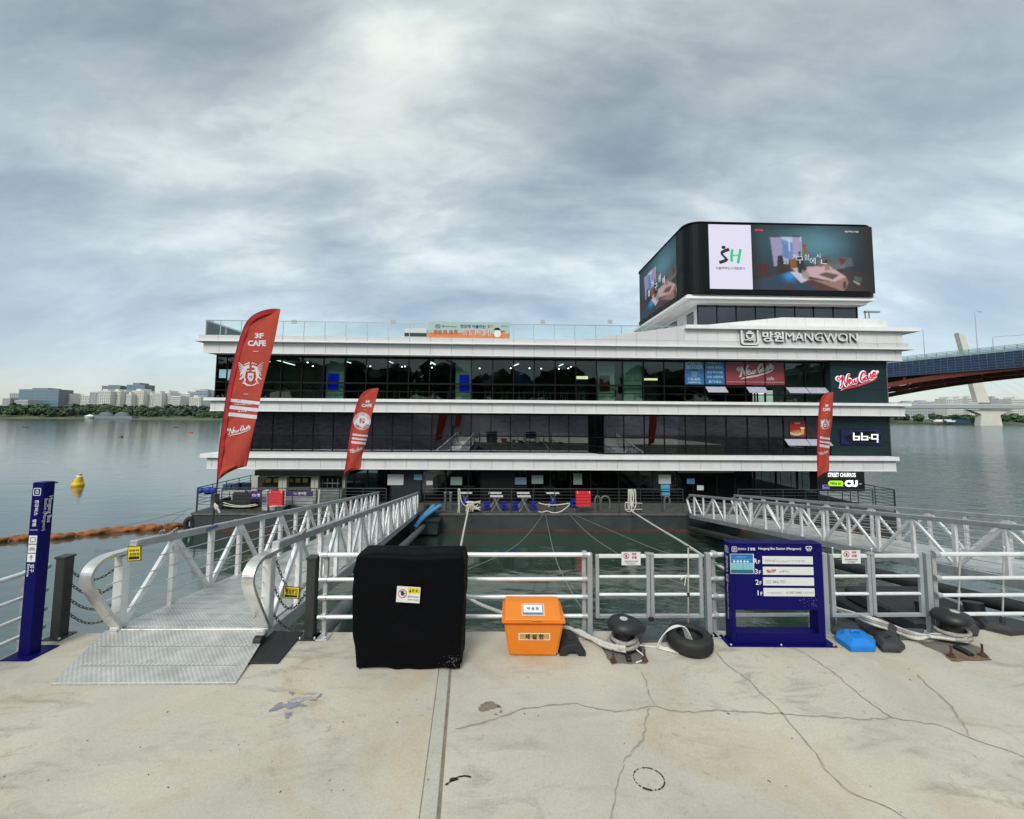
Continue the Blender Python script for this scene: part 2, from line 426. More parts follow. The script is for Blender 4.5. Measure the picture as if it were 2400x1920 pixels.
def boat_logo(mb, fr, cx, cy, s, t=0.002, depth=0.0):
    """rounded square with a ferry seen head-on above two waves"""
    frame_ring(mb, fr, cx - s / 2, cy - s / 2, cx + s / 2, cy + s / 2, s * 0.085, s * 0.2, t, depth)
    def pp(poly):
        P = [(cx + x * s, cy + y * s) for x, y in poly]
        if depth: mb.prism(P, fr, t, t + depth)
        else: mb.flat(P, fr, t)
    pp([(-0.10, 0.24), (0.10, 0.24), (0.10, 0.30), (-0.10, 0.30)])
    pp([(-0.20, 0.12), (0.20, 0.12), (0.20, 0.22), (-0.20, 0.22)])
    pp([(-0.24, 0.08), (-0.13, 0.08), (-0.10, -0.06), (0.0, -0.12), (0.0, -0.17), (-0.17, -0.10)])
    pp([(0.24, 0.08), (0.17, -0.10), (0.0, -0.17), (0.0, -0.12), (0.10, -0.06), (0.13, 0.08)])
    pp([(-0.26, -0.26), (-0.13, -0.22), (0.0, -0.26), (0.13, -0.22), (0.26, -0.26), (0.26, -0.20), (0.13, -0.16), (0.0, -0.20), (-0.13, -0.16), (-0.26, -0.20)])
def paint_grid(nx, ny, fn):
    """(ny,nx,3) colours from fn(X,Y) with X,Y in 0..1, Y up"""
    x = (np.arange(nx) + 0.5) / nx; y = (np.arange(ny) + 0.5) / ny
    return fn(*np.meshgrid(x, y))
def picture(mb, fr, x0, y0, x1, y1, img, t=0.002, warp=None):
    ny, nx, _ = img.shape; O, X, Y, Nn = fr
    pos = warp if warp else (lambda x, y, d: O + X * x + Y * y + Nn * d)
    vs = [pos(x0 + (x1 - x0) * i / nx, y0 + (y1 - y0) * j / ny, t) for j in range(ny + 1) for i in range(nx + 1)]
    k = len(mb.v); mb.v += [Vector(v) for v in vs]
    for j in range(ny):
        for i in range(nx):
            a = k + j * (nx + 1) + i
            mb.f.append((a, a + 1, a + nx + 2, a + nx + 1)); mb.sm.append(False); mb.fc.append(tuple(float(c) for c in img[j, i]))
    return mb
def inpoly(X, Y, poly):
    ins = np.zeros(X.shape, bool); n = len(poly); j = n - 1
    for i in range(n):
        xi, yi = poly[i]; xj, yj = poly[j]
        c = ((yi > Y) != (yj > Y)) & (X < (xj - xi) * (Y - yi) / (yj - yi + 1e-12) + xi)
        ins ^= c; j = i
    return ins
# ================================================================== SETTING: water, quay, banks
WATER_Z = -3.55
def m_water():
    m = bpy.data.materials.new('river_water'); m.use_nodes = True
    nt = m.node_tree; b = nt.nodes['Principled BSDF']; N = nt.nodes.new; L = nt.links.new
    b.inputs['Base Color'].default_value = (0.020, 0.045, 0.032, 1)
    b.inputs['Roughness'].default_value = 0.09; b.inputs['IOR'].default_value = 3.2
    tc = N('ShaderNodeTexCoord')
    def nz(scale, sx, sy, detail, rot=0.0, dist=0.0):
        mp = N('ShaderNodeMapping'); mp.inputs['Scale'].default_value = (sx, sy, 1); mp.inputs['Rotation'].default_value = (0, 0, rot)
        L(tc.outputs['Object'], mp.inputs[0])
        t = N('ShaderNodeTexNoise'); t.inputs['Scale'].default_value = scale; t.inputs['Detail'].default_value = detail
        t.inputs['Roughness'].default_value = 0.55; t.inputs['Distortion'].default_value = dist
        L(mp.outputs[0], t.inputs['Vector']); return t.outputs['Fac']
    def mth(op, a, b_):
        n = N('ShaderNodeMath'); n.operation = op
        for i, v in enumerate((a, b_)):
            if isinstance(v, (int, float)): n.inputs[i].default_value = v
            else: L(v, n.inputs[i])
        return n.outputs[0]
    small = nz(2.1, 0.75, 1.25, 5, R(12), 0.3); swell = nz(0.30, 0.6, 1.3, 3, R(-8))
    # open water east of the barge is ruffled by the breeze, the west side lies in the lee
    sep = N('ShaderNodeSeparateXYZ'); L(tc.outputs['Object'], sep.inputs[0])
    gust = N('ShaderNodeMapRange'); L(mth('ADD', sep.outputs[0], mth('MULTIPLY', nz(0.02, 1, 1, 2), 30.0)), gust.inputs[0])
    gust.inputs[1].default_value = 14; gust.inputs[2].default_value = 42; gust.inputs[3].default_value = 0.13; gust.inputs[4].default_value = 1.7
    patch = N('ShaderNodeMapRange'); L(nz(0.035, 0.5, 1.6, 2), patch.inputs[0])
    patch.inputs[1].default_value = 0.35; patch.inputs[2].default_value = 0.65; patch.inputs[3].default_value = 0.7; patch.inputs[4].default_value = 1.15
    chop = nz(0.75, 0.62, 1.0, 2, R(6), 0.4)
    h = mth('ADD', mth('MULTIPLY', small, 0.10), mth('ADD', mth('MULTIPLY', swell, 0.22), mth('MULTIPLY', chop, 0.42)))
    h = mth('MULTIPLY', h, mth('MULTIPLY', gust.outputs[0], patch.outputs[0]))
    bp = N('ShaderNodeBump'); bp.inputs['Strength'].default_value = 1.0; bp.inputs['Distance'].default_value = 0.55
    L(h, bp.inputs['Height']); L(bp.outputs[0], b.inputs['Normal'])
    return m
mb = MB(); S = 4000
mb.add([(-S, -60, 0), (S, -60, 0), (S, 5500, 0), (-S, 5500, 0)], [(0, 1, 2, 3)])
water = mb.build('water', m_water(), loc=None); water.location.z = WATER_Z; tag(water, kind='structure')

def m_concrete(name, base, var=0.16):
    m = bpy.data.materials.new(name); m.use_nodes = True
    nt = m.node_tree; b = nt.nodes['Principled BSDF']; N = nt.nodes.new; L = nt.links.new
    tc = N('ShaderNodeTexCoord')
    def nz(scale, detail=6, rough=0.6, dist=0.0, st=(1, 1, 1), rot=0.0):
        mp = N('ShaderNodeMapping'); mp.inputs['Scale'].default_value = st; mp.inputs['Rotation'].default_value = (0, 0, rot); L(tc.outputs['Object'], mp.inputs[0])
        t = N('ShaderNodeTexNoise'); t.inputs['Scale'].default_value = scale; t.inputs['Detail'].default_value = detail
        t.inputs['Roughness'].default_value = rough; t.inputs['Distortion'].default_value = dist; L(mp.outputs[0], t.inputs['Vector']); return t.outputs['Fac']
    def ramp(f, stops):
        r = N('ShaderNodeValToRGB'); L(f, r.inputs[0]); cr = r.color_ramp
        cr.elements[0].position, cr.elements[0].color = stops[0][0], (*stops[0][1], 1)
        cr.elements[1].position, cr.elements[1].color = stops[-1][0], (*stops[-1][1], 1)
        for p, c in stops[1:-1]:
            e = cr.elements.new(p); e.color = (*c, 1)
        return r.outputs[0]
    def mix(kind, f, a, c):
        n = N('ShaderNodeMixRGB'); n.blend_type = kind
        for i, v in enumerate((f, a, c)):
            if isinstance(v, (int, float)): n.inputs[i].default_value = v
            elif isinstance(v, tuple): n.inputs[i].default_value = (*v, 1)
            else: L(v, n.inputs[i])
        return n.outputs[0]
    b0, b1, b2 = (tuple(k * x for x in base) for k in (1 - var, 1.0, 1 + var * 0.7))
    col = ramp(nz(0.55, 7, 0.6, 0.5), [(0.30, b0), (0.5, b1), (0.7, b2)])
    # damp, yellowish and pinkish tints in broad patches
    col = mix('MULTIPLY', ramp(nz(0.35, 3), [(0.42, (0, 0, 0)), (0.62, (1.0,) * 3)]), col, (0.91, 0.94, 0.97))
    col = mix('MULTIPLY', ramp(nz(0.8, 4, 0.6, 1.2), [(0.52, (0, 0, 0)), (0.68, (1.0,) * 3)]), col, (0.96, 0.89, 0.80))
    # dark brushed streaks and smudges
    st = ramp(nz(2.6, 8, 0.72, 0.8, (0.55, 1.5, 1), R(-18)), [(0.50, (0, 0, 0)), (0.66, (1.0,) * 3)])
    msk = ramp(nz(0.5, 2), [(0.42, (0, 0, 0)), (0.6, (1, 1, 1))])
    col = mix('MULTIPLY', mix('MULTIPLY', 1.0, st, msk), col, (0.60, 0.60, 0.59))
    sm = ramp(nz(9.0, 6, 0.7, 0.6), [(0.56, (0, 0, 0)), (0.68, (0.9,) * 3)])
    col = mix('MULTIPLY', mix('MULTIPLY', 1.0, sm, ramp(nz(0.9, 2), [(0.45, (0, 0, 0)), (0.62, (1, 1, 1))])), col, (0.72, 0.71, 0.68))
    # grain
    col = mix('MULTIPLY', 0.9, col, ramp(nz(150, 3, 0.7), [(0.3, (0.78,) * 3), (0.7, (1.12,) * 3)]))
    col = mix('MULTIPLY', 0.8, col, ramp(nz(38, 5, 0.75), [(0.32, (0.84,) * 3), (0.66, (1.06,) * 3)]))
    vo = N('ShaderNodeTexVoronoi'); vo.inputs['Scale'].default_value = 26; L(tc.outputs['Object'], vo.inputs['Vector'])
    sp = ramp(vo.outputs['Distance'], [(0.03, (0.55,) * 3), (0.06, (1, 1, 1))])
    col = mix('MULTIPLY', 0.5, col, sp)
    L(col, b.inputs['Base Color']); b.inputs['Roughness'].default_value = 0.82
    bp = N('ShaderNodeBump'); bp.inputs['Strength'].default_value = 0.35; bp.inputs['Distance'].default_value = 0.006
    hh = N('ShaderNodeMath'); hh.operation = 'ADD'; L(nz(35, 6, 0.7), hh.inputs[0]); L(nz(3.0, 4), hh.inputs[1])
    L(hh.outputs[0], bp.inputs['Height']); L(bp.outputs[0], b.inputs['Normal'])
    return m
CONC = m_concrete('quay_concrete', (0.535, 0.492, 0.404))
CONC_STRIP = m_concrete('joint_concrete', (0.485, 0.46, 0.395), 0.10)
CONC_OLD = m_concrete('pit_concrete', (0.17, 0.155, 0.13), 0.3)

QE = 5.90                                  # quay edge towards the water
# joint between the two slabs, running to the edge
g1, g2 = PZ(1055, 1576), PZ(1027, 1920)
def gx(y, off=0.0): return g1.x + (g2.x - g1.x) * (y - g1.y) / (g2.y - g1.y) + off
YB = -9.0
quay = thing('quay', (0, 0, 0), kind='structure')
def slab(poly, z0, z1, mat, bevel=0.006):
    mb = MB(); mb.prism(poly, (Vector((0, 0, 0)), Vector((1, 0, 0)), Vector((0, 1, 0)), Vector((0, 0, 1))), z0, z1)
    return mb.build('slab', mat, quay, bevel=bevel)
def qe(x): return QE + .022 * x              # the edge runs parallel to the barge, slightly askew to the view
def gq(off):                                # where a line along the joint meets the edge
    y = QE
    for _ in range(4): y = qe(gx(y, off))
    return (gx(y, off), y)
slab([(-6.17, YB), (gx(YB, -0.183), YB), gq(-0.133), (-6.17, qe(-6.17))], -4.5, 0, CONC)
slab([(gx(YB, -0.18), YB), (gx(YB, -0.015), YB), gq(-0.012), gq(-0.13)], -4.5, -0.004, CONC_STRIP)
slab([(gx(YB, 0.02), YB), (26, YB), (26, qe(26)), gq(0.015)], -4.5, 0, CONC)
mb = MB(); mb.prism([(gx(YB, -0.06), YB), (gx(YB, 0.04), YB), (gx(QE, 0.04), QE), (gx(QE, -0.06), QE)], (Vector((0, 0, 0)), Vector((1, 0, 0)), Vector((0, 1, 0)), Vector((0, 0, 1))), -0.2, -0.014)
mb.build('joint_sealant', M('sealant', (0.20, 0.175, 0.135), 0.9, var=0.3, scale=20), quay)

# cracks, filled and weathered
def z12(p): return (1000 + p[0] * 0.6494, 1440 + p[1] * 0.6494)
CRACK = M('crack_filler', (0.335, 0.312, 0.265), 0.9, var=0.25, scale=14, bump=0.3)
CR = [
    ([(105, 412), (180, 398), (250, 378), (330, 345), (440, 328), (540, 323), (600, 338), (680, 352), (760, 345), (820, 332), (900, 350), (970, 355), (1050, 347), (1150, 353), (1280, 360), (1420, 368), (1580, 380), (1670, 375), (1750, 385), (1850, 403), (1950, 440), (2020, 468), (2100, 495), (2200, 532)], 0.022),
    ([(775, 208), (790, 240), (800, 285), (825, 330)], 0.016),
    ([(802, 338), (790, 400), (780, 450), (740, 495), (710, 535)], 0.020),
    ([(718, 545), (690, 600), (680, 660), (665, 739), (655, 790)], 0.018),
    ([(1040, 135), (1080, 180), (1160, 235), (1200, 280), (1245, 315), (1290, 365), (1340, 430), (1400, 500), (1440, 560), (1500, 625), (1570, 660), (1650, 690), (1735, 739), (1780, 775)], 0.022),
    ([(1325, 122), (1380, 150), (1480, 220), (1520, 255), (1580, 305), (1650, 355), (1680, 375)], 0.017),
    ([(1765, 215), (1800, 250), (1850, 290), (1890, 330), (1930, 390), (1955, 440)], 0.022),
]
for pts, w in CR:
    mb = MB(); P = []
    G = [PZ(*z12(p)) for p in pts]
    for i in range(len(G) - 1):
        n = max(2, int((G[i + 1] - G[i]).length / 0.05))
        for j in range(n):
            p = G[i].lerp(G[i + 1], j / n); P.append(p + Vector((rnd.uniform(-1, 1), rnd.uniform(-1, 1), 0)) * 0.012)
    P.append(G[-1]); A = []; B = []
    for i in range(len(P)):
        d = (P[min(i + 1, len(P) - 1)] - P[max(i - 1, 0)]).normalized(); nn = Vector((-d.y, d.x, 0))
        ww = w * rnd.uniform(0.3, 1.35) * (0.25 if i in (0, len(P) - 1) else 1)
        A.append(P[i] + nn * ww / 2); B.append(P[i] - nn * ww * rnd.uniform(0.3, 0.6))
    for i in range(len(P) - 1):
        mb.add([p + Vector((0, 0, 0.003)) for p in (A[i], B[i], B[i + 1], A[i + 1])], [(0, 1, 2, 3)])
    ck = mb.build('crack', CRACK, quay, fix=False)
    mb = MB(); off = 0.0; C_ = []
    for i, p in enumerate(P):
        off = max(-.35, min(.35, off + rnd.uniform(-.2, .2))); d = (P[min(i + 1, len(P) - 1)] - P[max(i - 1, 0)]).normalized(); nn = Vector((-d.y, d.x, 0)); q = p + nn * off * w * .7; t_ = rnd.uniform(.0006, .0026); C_.append((q + nn * t_, q - nn * t_))
    for i in range(len(C_) - 1):
        if rnd.random() < .1: continue
        mb.add([x + Vector((0, 0, .0045)) for x in (C_[i][0], C_[i][1], C_[i + 1][1], C_[i + 1][0])], [(0, 1, 2, 3)])
    mb.build('open_line', M('crack_dark', (0.19, 0.18, 0.155), .95), ck, fix=False)
# stains and scraps of old paint
def blob(c, rx, ry, n=26, jag=0.25, rot=0.0, z=0.004, seed=1):
    r_ = random.Random(seed); ph = [r_.uniform(0, 6.28) for _ in range(6)]; out = []
    for k in range(n):
        t = 2 * math.pi * k / n
        q = 1 + jag * sum(math.sin((m + 2) * t + ph[m]) / (m + 1.2) for m in range(6)) * 0.7 + r_.uniform(-jag, jag) * 0.35
        x, y = rx * q * math.cos(t), ry * q * math.sin(t)
        out.append((c.x + x * math.cos(rot) - y * math.sin(rot), c.y + x * math.sin(rot) + y * math.cos(rot), z))
    return out
def z11(p): return (p[0] * 0.5566, 1440 + p[1] * 0.5566)
PURP = M('old_purple_paint', (0.225, 0.22, 0.27), 0.8, var=0.25, scale=18)
for i, (c, rx, ry, rot) in enumerate([((1215, 385), .115, .05, 0.5), ((1260, 360), .09, .045, 0.3), ((1215, 425), .045, .03, 0), ((1165, 390), .06, .035, 0.9), ((1305, 335), .06, .02, 0.2),
                                      ((1322, 362), .028, .018, 0), ((1345, 345), .02, .03, 0), ((1270, 385), .04, .018, 0), ((1228, 333), .02, .03, 0.6), ((1150, 405), .03, .02, 0)]):
    mb = MB(); q = blob(PZ(*z11(c)), rx, ry, 40, 0.5, rot, seed=40 + i, z=0.003 + i * 0.0004); mb.add(q, [tuple(range(len(q)))])
    mb.build('stain', PURP if i not in (1, 4) else M('worn_purple_paint', (0.35, 0.34, 0.335), 0.85, var=0.3, scale=22), quay, fix=False)
BRN = M('brown_stain', (0.20, 0.165, 0.125), 0.9, var=0.3, scale=25)
for i, (c, rx, ry) in enumerate([((222, 332), .105, .06), ((262, 335), .02, .02), ((268, 352), .012, .02), ((250, 362), .014, .01)]):
    mb = MB(); q = blob(PZ(*z12(c)), rx, ry, 30, 0.35, 0, seed=70 + i); mb.add(q, [tuple(range(len(q)))]); mb.build('stain', BRN, quay, fix=False)
TAR = M('tar_mark', (0.03, 0.028, 0.026), 0.8, var=0.3, scale=25)
c = PZ(1521, 1826); c2 = PZ(1557, 1826); c3 = PZ(1521, 1801)
mb = MB(); rx, ry = (c2 - c).length * 0.97, (c3 - c).length * 0.97
for k in range(64):
    if rnd.random() < 0.12: continue
    t0, t1 = 2 * math.pi * k / 64, 2 * math.pi * (k + 1) / 64; w = rnd.uniform(0.006, 0.014) if not 40 < k < 47 else 0.02
    q = [(c.x + (rx + s * w) * math.cos(t), c.y + (ry + s * w) * math.sin(t), 0.004) for t, s in ((t0, -.5), (t0, .5), (t1, .5), (t1, -.5))]
    mb.add(q, [(0, 1, 2, 3)])
mb.build('tar_ring', TAR, quay, fix=False)
mb = MB()
for k in range(14):
    p = PZ(*z12((72 + k * 6.4, 615 - 30 * math.sin(k / 14 * 2.2)))); r_ = rnd.uniform(0.004, 0.011) * (2.2 if k == 4 else 1)
    q = blob(p, r_ * 1.5, r_, 8, 0.3, 0, seed=k); mb.add(q, [tuple(range(8))])
for k in range(80):
    p = PZ(rnd.uniform(0, 2400), 1560 + 360 * rnd.random() ** 1.2); r_ = rnd.uniform(0.0015, 0.0055) * (1.8 if rnd.random() < 0.12 else 1)
    q = blob(p, r_ * rnd.uniform(0.8, 2.2), r_, 7, 0.4, rnd.uniform(0, 3), seed=k + 300); mb.add(q, [tuple(range(7))])
o = mb.build('dirt_speck', TAR, quay, fix=False); o['kind'] = 'stuff'

# ---- far banks -----------------------------------------------------
LEAF = []
for i, c in enumerate([(0.045, 0.085, 0.040), (0.030, 0.062, 0.030), (0.065, 0.105, 0.045), (0.038, 0.07, 0.042)]):
    LEAF.append(M('foliage_%d' % i, c, 0.8, var=0.35, scale=0.5))
def clumps(name, spots, mats, leaf=1.0, per=26, seed=1):
    """tree crowns as clouds of small leaf clumps on short trunks; one mesh of countless leaves"""
    r_ = random.Random(seed); mb = MB(); mi = []
    for (x, y, z, h, w) in spots:
        nl = r_.randint(3, 6); lobes = [(x + r_.uniform(-.35, .35) * w, y + r_.uniform(-.3, .3) * w, z + h * r_.uniform(0.45, 0.85), w * r_.uniform(0.28, 0.48)) for _ in range(nl)]
        m0 = r_.choice([0, 0, 1, 2, 3])
        mb.tube([(x, y, z - 0.5), (x + r_.uniform(-.3, .3), y, z + h * 0.6)], [0.03 * h, 0.012 * h], 5); mi += [4] * (5 + 2)
        for (lx, ly, lz, lr) in lobes:
            for _ in range(per):
                a = r_.uniform(0, 6.283); e = math.asin(r_.uniform(-0.55, 1)); rr = lr * r_.uniform(0.65, 1.1)
                c = Vector((lx + rr * math.cos(e) * math.cos(a), ly + rr * math.cos(e) * math.sin(a), lz + rr * math.sin(e) * 0.85))
                s = leaf * r_.uniform(0.6, 1.4) * lr * 0.42
                nrm = Vector((math.cos(e) * math.cos(a) + r_.uniform(-.6, .6), math.cos(e) * math.sin(a) + r_.uniform(-.6, .6), math.sin(e) + r_.uniform(-.2, .8))).normalized()
                t1 = nrm.orthogonal().normalized(); t2 = nrm.cross(t1); ph = r_.uniform(0, 6.28)
                vs = []
                for k in range(5):
                    q = s * r_.uniform(0.7, 1.15); aa = ph + 2 * math.pi * k / 5
                    vs.append(c + t1 * q * math.cos(aa) + t2 * q * math.sin(aa) + nrm * r_.uniform(-.2, .2) * s)
                mb.add(vs, [(0, 1, 2, 3, 4)]); mi.append((m0 + (1 if r_.random() < 0.3 else 0)) % 4)
    o = mb.build(name, None, None, fix=False)
    for m in mats: o.data.materials.append(m)
    o.data.polygons.foreach_set('material_index', mi)
    return o
TRUNK = M('bark', (0.09, 0.07, 0.05), 0.9, var=0.3, scale=8)
LM = LEAF + [TRUNK]
def ground_strip(name, pts, mat):
    """long low bank: list of cross-section rows, each (x0,x1,y,z)"""
    mb = MB(); vs = []; n = 40
    for (x0, x1, y, z) in pts:
        for k in range(n + 1):
            x = x0 + (x1 - x0) * k / n; vs.append((x, y + 6 * mnoise.noise(Vector((x * 0.01, y * 0.01, 0))), z + (1.2 * mnoise.noise(Vector((x * 0.02, y * 0.02, 3))) if z > -3 else 0)))
    fs = [(r * (n + 1) + k, r * (n + 1) + k + 1, (r + 1) * (n + 1) + k + 1, (r + 1) * (n + 1) + k) for r in range(len(pts) - 1) for k in range(n)]
    mb.add(vs, fs, True); o = mb.build(name, mat); return tag(o, kind='structure')
GRASSY = M('bank_grass', (0.075, 0.10, 0.05), 0.9, var=0.4, scale=0.06)
ground_strip('far_bank', [(-1500, 2300, 640, -6), (-1500, 2300, 652, -2.6), (-1500, 2300, 690, 1.0), (-1500, 2300, 780, 5.5), (-1500, 2300, 1400, 9), (-1500, 2300, 2600, 12)], GRASSY)
spots = []
for k in range(150):
    x = rnd.uniform(-960, -420); d = rnd.random(); y = 668 + 105 * d
    low = 1.0 if -960 < x < -700 else 0.75
    spots.append((x, y, -1 + 6.5 * d, rnd.uniform(9, 14) * (low if d < 0.5 else 1.0), rnd.uniform(9, 16)))
for k in range(60):
    x = rnd.uniform(-980, -420); spots.append((x, rnd.uniform(780, 830), 5.5, rnd.uniform(13, 18), rnd.uniform(11, 17)))
tag(clumps('riverside_wood', spots, LM, 1.0, 34, 3), 'dense green wood along the far west bank below the apartment blocks', 'trees', kind='stuff')
spots = []
for k in range(60):
    x = rnd.uniform(600, 1160); y = rnd.uniform(668, 760); spots.append((x, y, -1 + (y - 668) * 0.05, rnd.uniform(8, 13), rnd.uniform(10, 16)))
tag(clumps('riverside_grove', spots, LM, 1.0, 30, 5), 'green trees along the far east bank behind the pale bridge pier', 'trees', kind='stuff')
# wooded embankment behind the viewpoint, mirrored by the windows
ground_strip('embankment', [(-70, 90, -9.0, -4.6), (-70, 90, -9.2, 0.0), (-70, 90, -14, 0.4), (-70, 90, -27, 5.5), (-70, 90, -60, 6.5)], M('terrace_blocks', (0.20, 0.185, 0.205), .9, var=.45, scale=.9))
spots = [(rnd.uniform(-60, 80), rnd.uniform(-38, -24), 4.8, rnd.uniform(6.5, 9.5), rnd.uniform(5, 8)) for _ in range(70)]
tag(clumps('wood_on_embankment', spots, LM, 1.0, 40, 9), 'row of green trees on the grassy embankment', 'trees', kind='stuff')

# ---- far buildings -------------------------------------------------
def facade_block(name, x0, x1, ztop, y, depth, wall, glass, label, zb=4.0, floors=14, bays=8, cat='building', group=None, style='grid', roof=0.0):
    root = thing(name, ((x0 + x1) / 2, y, zb), label, cat, group)
    mb = MB(); mb.box((x0, y, zb), (x1, y + depth, ztop)); 
    mb.build('wall', wall, root)
    fh = (ztop - zb - 2.0) / floors; bw = (x1 - x0) / bays
    if style == 'grid':
        me = None
        for f in range(floors):
            for k in range(bays):
                mb = MB(); a = x0 + bw * (k + 0.2); mb.box((a, y - 0.12, zb + 1.4 + fh * f), (a + bw * 0.6, y + 0.3, zb + 1.4 + fh * (f + 0.58)))
                if me is None:
                    o = mb.build('window', glass, root); me = (o, a, f)
                else:
                    o = me[0].copy(); COL.objects.link(o); o.parent = root
                    o.location = (a - me[1], 0, fh * (f - me[2]))
    else:
        o0 = None
        for f in range(floors):
            if o0 is None:
                mb = MB(); mb.box((x0 + 0.02 * (x1 - x0), y - 0.25, zb + 1.2), (x1 - 0.02 * (x1 - x0), y + 0.3, zb + 1.2 + fh * 0.6)); o0 = mb.build('window_band', glass, root)
            else:
                o = o0.copy(); COL.objects.link(o); o.parent = root; o.location = (0, 0, fh * f)
    if roof:
        mb = MB(); w = x1 - x0
        mb.box((x0 + w * 0.3, y + 2, ztop), (x0 + w * 0.7, y + depth - 2, ztop + roof))
        mb.build('roof_house', wall, root)
    return root
PALE = M('pale_render', (0.60, 0.60, 0.57), 0.85, var=0.08, scale=0.2); PALE2 = M('cream_render', (0.64, 0.62, 0.56), 0.85, var=0.08, scale=0.2)
GREY = M('grey_render', (0.36, 0.38, 0.40), 0.85, var=0.08, scale=0.2); DGREY = M('slate_cladding', (0.17, 0.20, 0.24), 0.7, var=0.1, scale=0.2)
BLUEG = M('blue_glazing', (0.10, 0.20, 0.31), 0.25, var=0.15, scale=0.3); TEALG = M('teal_glazing', (0.09, 0.20, 0.25), 0.25, var=0.15, scale=0.3)
WIN = M('far_window', (0.17, 0.19, 0.21), 0.3, var=0.15, scale=0.5)
def z9(x, y): return (x * 0.2434, 860 + y * 0.2434)
def far_block(zx0, zx1, zy, Y, *a, **k):
    p, q = PY(*z9(zx0, zy), Y), PY(*z9(zx1, zy), Y)
    return facade_block(a[0], p.x, q.x, (p.z + q.z) / 2, Y, 30, *a[1:], **k)
far_block(25, 100, 300, 900, 'office_block', GREY, WIN, 'low grey block farthest left on the far bank skyline', floors=7, bays=5)
far_block(95, 190, 252, 960, 'office_block', GREY, WIN, 'grey block standing just left of the long teal glass building', floors=9, bays=5)
far_block(140, 270, 318, 860, 'office_block', GREY, WIN, 'short grey block in front of the left end of the teal glass building', floors=5, bays=7)
r_ = far_block(185, 570, 216, 900, 'glass_office', DGREY, TEALG, 'long dark teal glass building with trees on its roof, left on the far bank', floors=8, style='band', roof=3)
far_block(580, 680, 262, 920, 'apartment_block', PALE, WIN, 'pale apartment block right beside the teal glass building', floors=13, bays=6, roof=3)
far_block(690, 785, 285, 960, 'apartment_block', PALE2, WIN, 'lower cream apartment block second to the right of the teal building', floors=12, bays=6, roof=3)
far_block(780, 868, 275, 920, 'apartment_block', PALE, WIN, 'pale apartment block left of the plain grey slab tower', floors=12, bays=5)
far_block(866, 940, 243, 890, 'slab_tower', GREY, WIN, 'plain grey slab tower among the pale apartments', floors=12, bays=3)
far_block(982, 1160, 182, 1060, 'office_tower', DGREY, M('bronze_glazing', (0.17, 0.19, 0.20), 0.3), 'broad dark grey tower rising behind the pale apartments', floors=16, style='band', roof=2)
far_block(1220, 1396, 172, 1060, 'office_tower', DGREY, BLUEG, 'tallest blue glass tower behind the pale apartments', floors=17, style='band', roof=5)
for i, (a, b, t, lab) in enumerate([(945, 1065, 232, 'pale apartment tower right of the plain grey slab tower'), (1072, 1160, 232, 'pale apartment tower in front of the broad dark grey tower'), (1162, 1216, 240, 'narrow pale apartment tower between the two tall office towers'),
                               (1218, 1268, 262, 'low narrow apartment tower left of the one in front of the blue tower'), (1270, 1385, 228, 'tall pale apartment tower in front of the tallest blue tower'), (1392, 1480, 262, 'pale apartment tower just right of the tallest blue tower'), (1484, 1560, 250, 'pale apartment tower second to the right of the blue tower'),
                               (1562, 1640, 245, 'pale apartment tower left of the striped low block'), (1740, 1826, 252, 'pale apartment tower right of the striped low block'), (1826, 1932, 292, 'low pale block below the blue office by the barge')]):
    far_block(a, b, t, 880 + 12 * (i % 3), 'apartment_tower', PALE2 if i % 3 == 1 else PALE, WIN, lab, group='apartment towers on the far bank', floors=15, bays=6, roof=4)
far_block(1642, 1738, 280, 870, 'apartment_block', PALE, M('grey_band', (0.3, 0.31, 0.32), 0.5), 'low apartment block with horizontal grey stripes', floors=9, style='band')
far_block(1885, 2000, 222, 950, 'glass_office', GREY, BLUEG, 'blue glass office just left of the barge', floors=11, style='band', roof=2)
far_block(2000, 2052, 236, 960, 'office_block', GREY, WIN, 'grey annex touching the right side of the blue glass office', floors=10, bays=3)
# domed hall and terrace at the far waterline
root = thing('riverside_hall', PY(*z9(1060, 480), 655), 'low riverside hall with two grey domes on the far shore', 'hall')
p0, p1 = PY(*z9(890, 470), 655), PY(*z9(1270, 470), 655)
mb = MB(); mb.box((p0.x, 655, -3.2), (p1.x, 668, p0.z)); mb.build('terrace', DGREY, root)
for zx in (1012, 1165):
    c = PY(*z9(zx, 470), 660); mb = MB(); mb.sphere((c.x, 662, c.z - 1), 11.5, 16, 8, 1, 0.6, 0.62); mb.build('dome', M('dome_grey', (0.10, 0.115, 0.13), 0.7), root)
mb = MB(); c = PY(*z9(865, 470), 655); mb.lathe([(5, 0), (5, 3), (7, 3.2), (0.3, 6.5)], (c.x, 655, -2.5), 10, False); tag(mb.build('pavilion', M('white_paint', (0.75, 0.75, 0.73), 0.6)), 'small white pointed pavilion left of the domed hall', 'pavilion')

# ---- east side: arch bridge, cable-stayed bridge, blocks ------------
def z10(x, y): return (2000 + x * 0.2319, 700 + y * 0.2319)
B0, B1 = PY(*z10(320, 650), 117), PY(*z10(1725, 530), 93)            # top edge of the blue netting, near face
ax = (B1 - B0); ax.z = 0; axn = ax.normalized(); side = Vector((-axn.y, axn.x, 0))
if side.x < 0: side = -side
ZD = (B0.z + B1.z) / 2
def BP(s, off, z): p = B0 + axn * s; return Vector((p.x + side.x * off, p.y + side.y * off, z))
bridge = thing('arch_bridge', BP(0, 0, WATER_Z), 'red arch road bridge wrapped in dark blue scaffold netting', 'bridge')
LEN0, LEN1 = -75, 70
REDST = M('red_steel', (0.17, 0.035, 0.022), 0.6, var=0.25, scale=0.6)
NET = M('blue_netting', (0.018, 0.045, 0.105), 0.8, var=0.45, scale=0.25, stretch=(1, 1, 2.5))
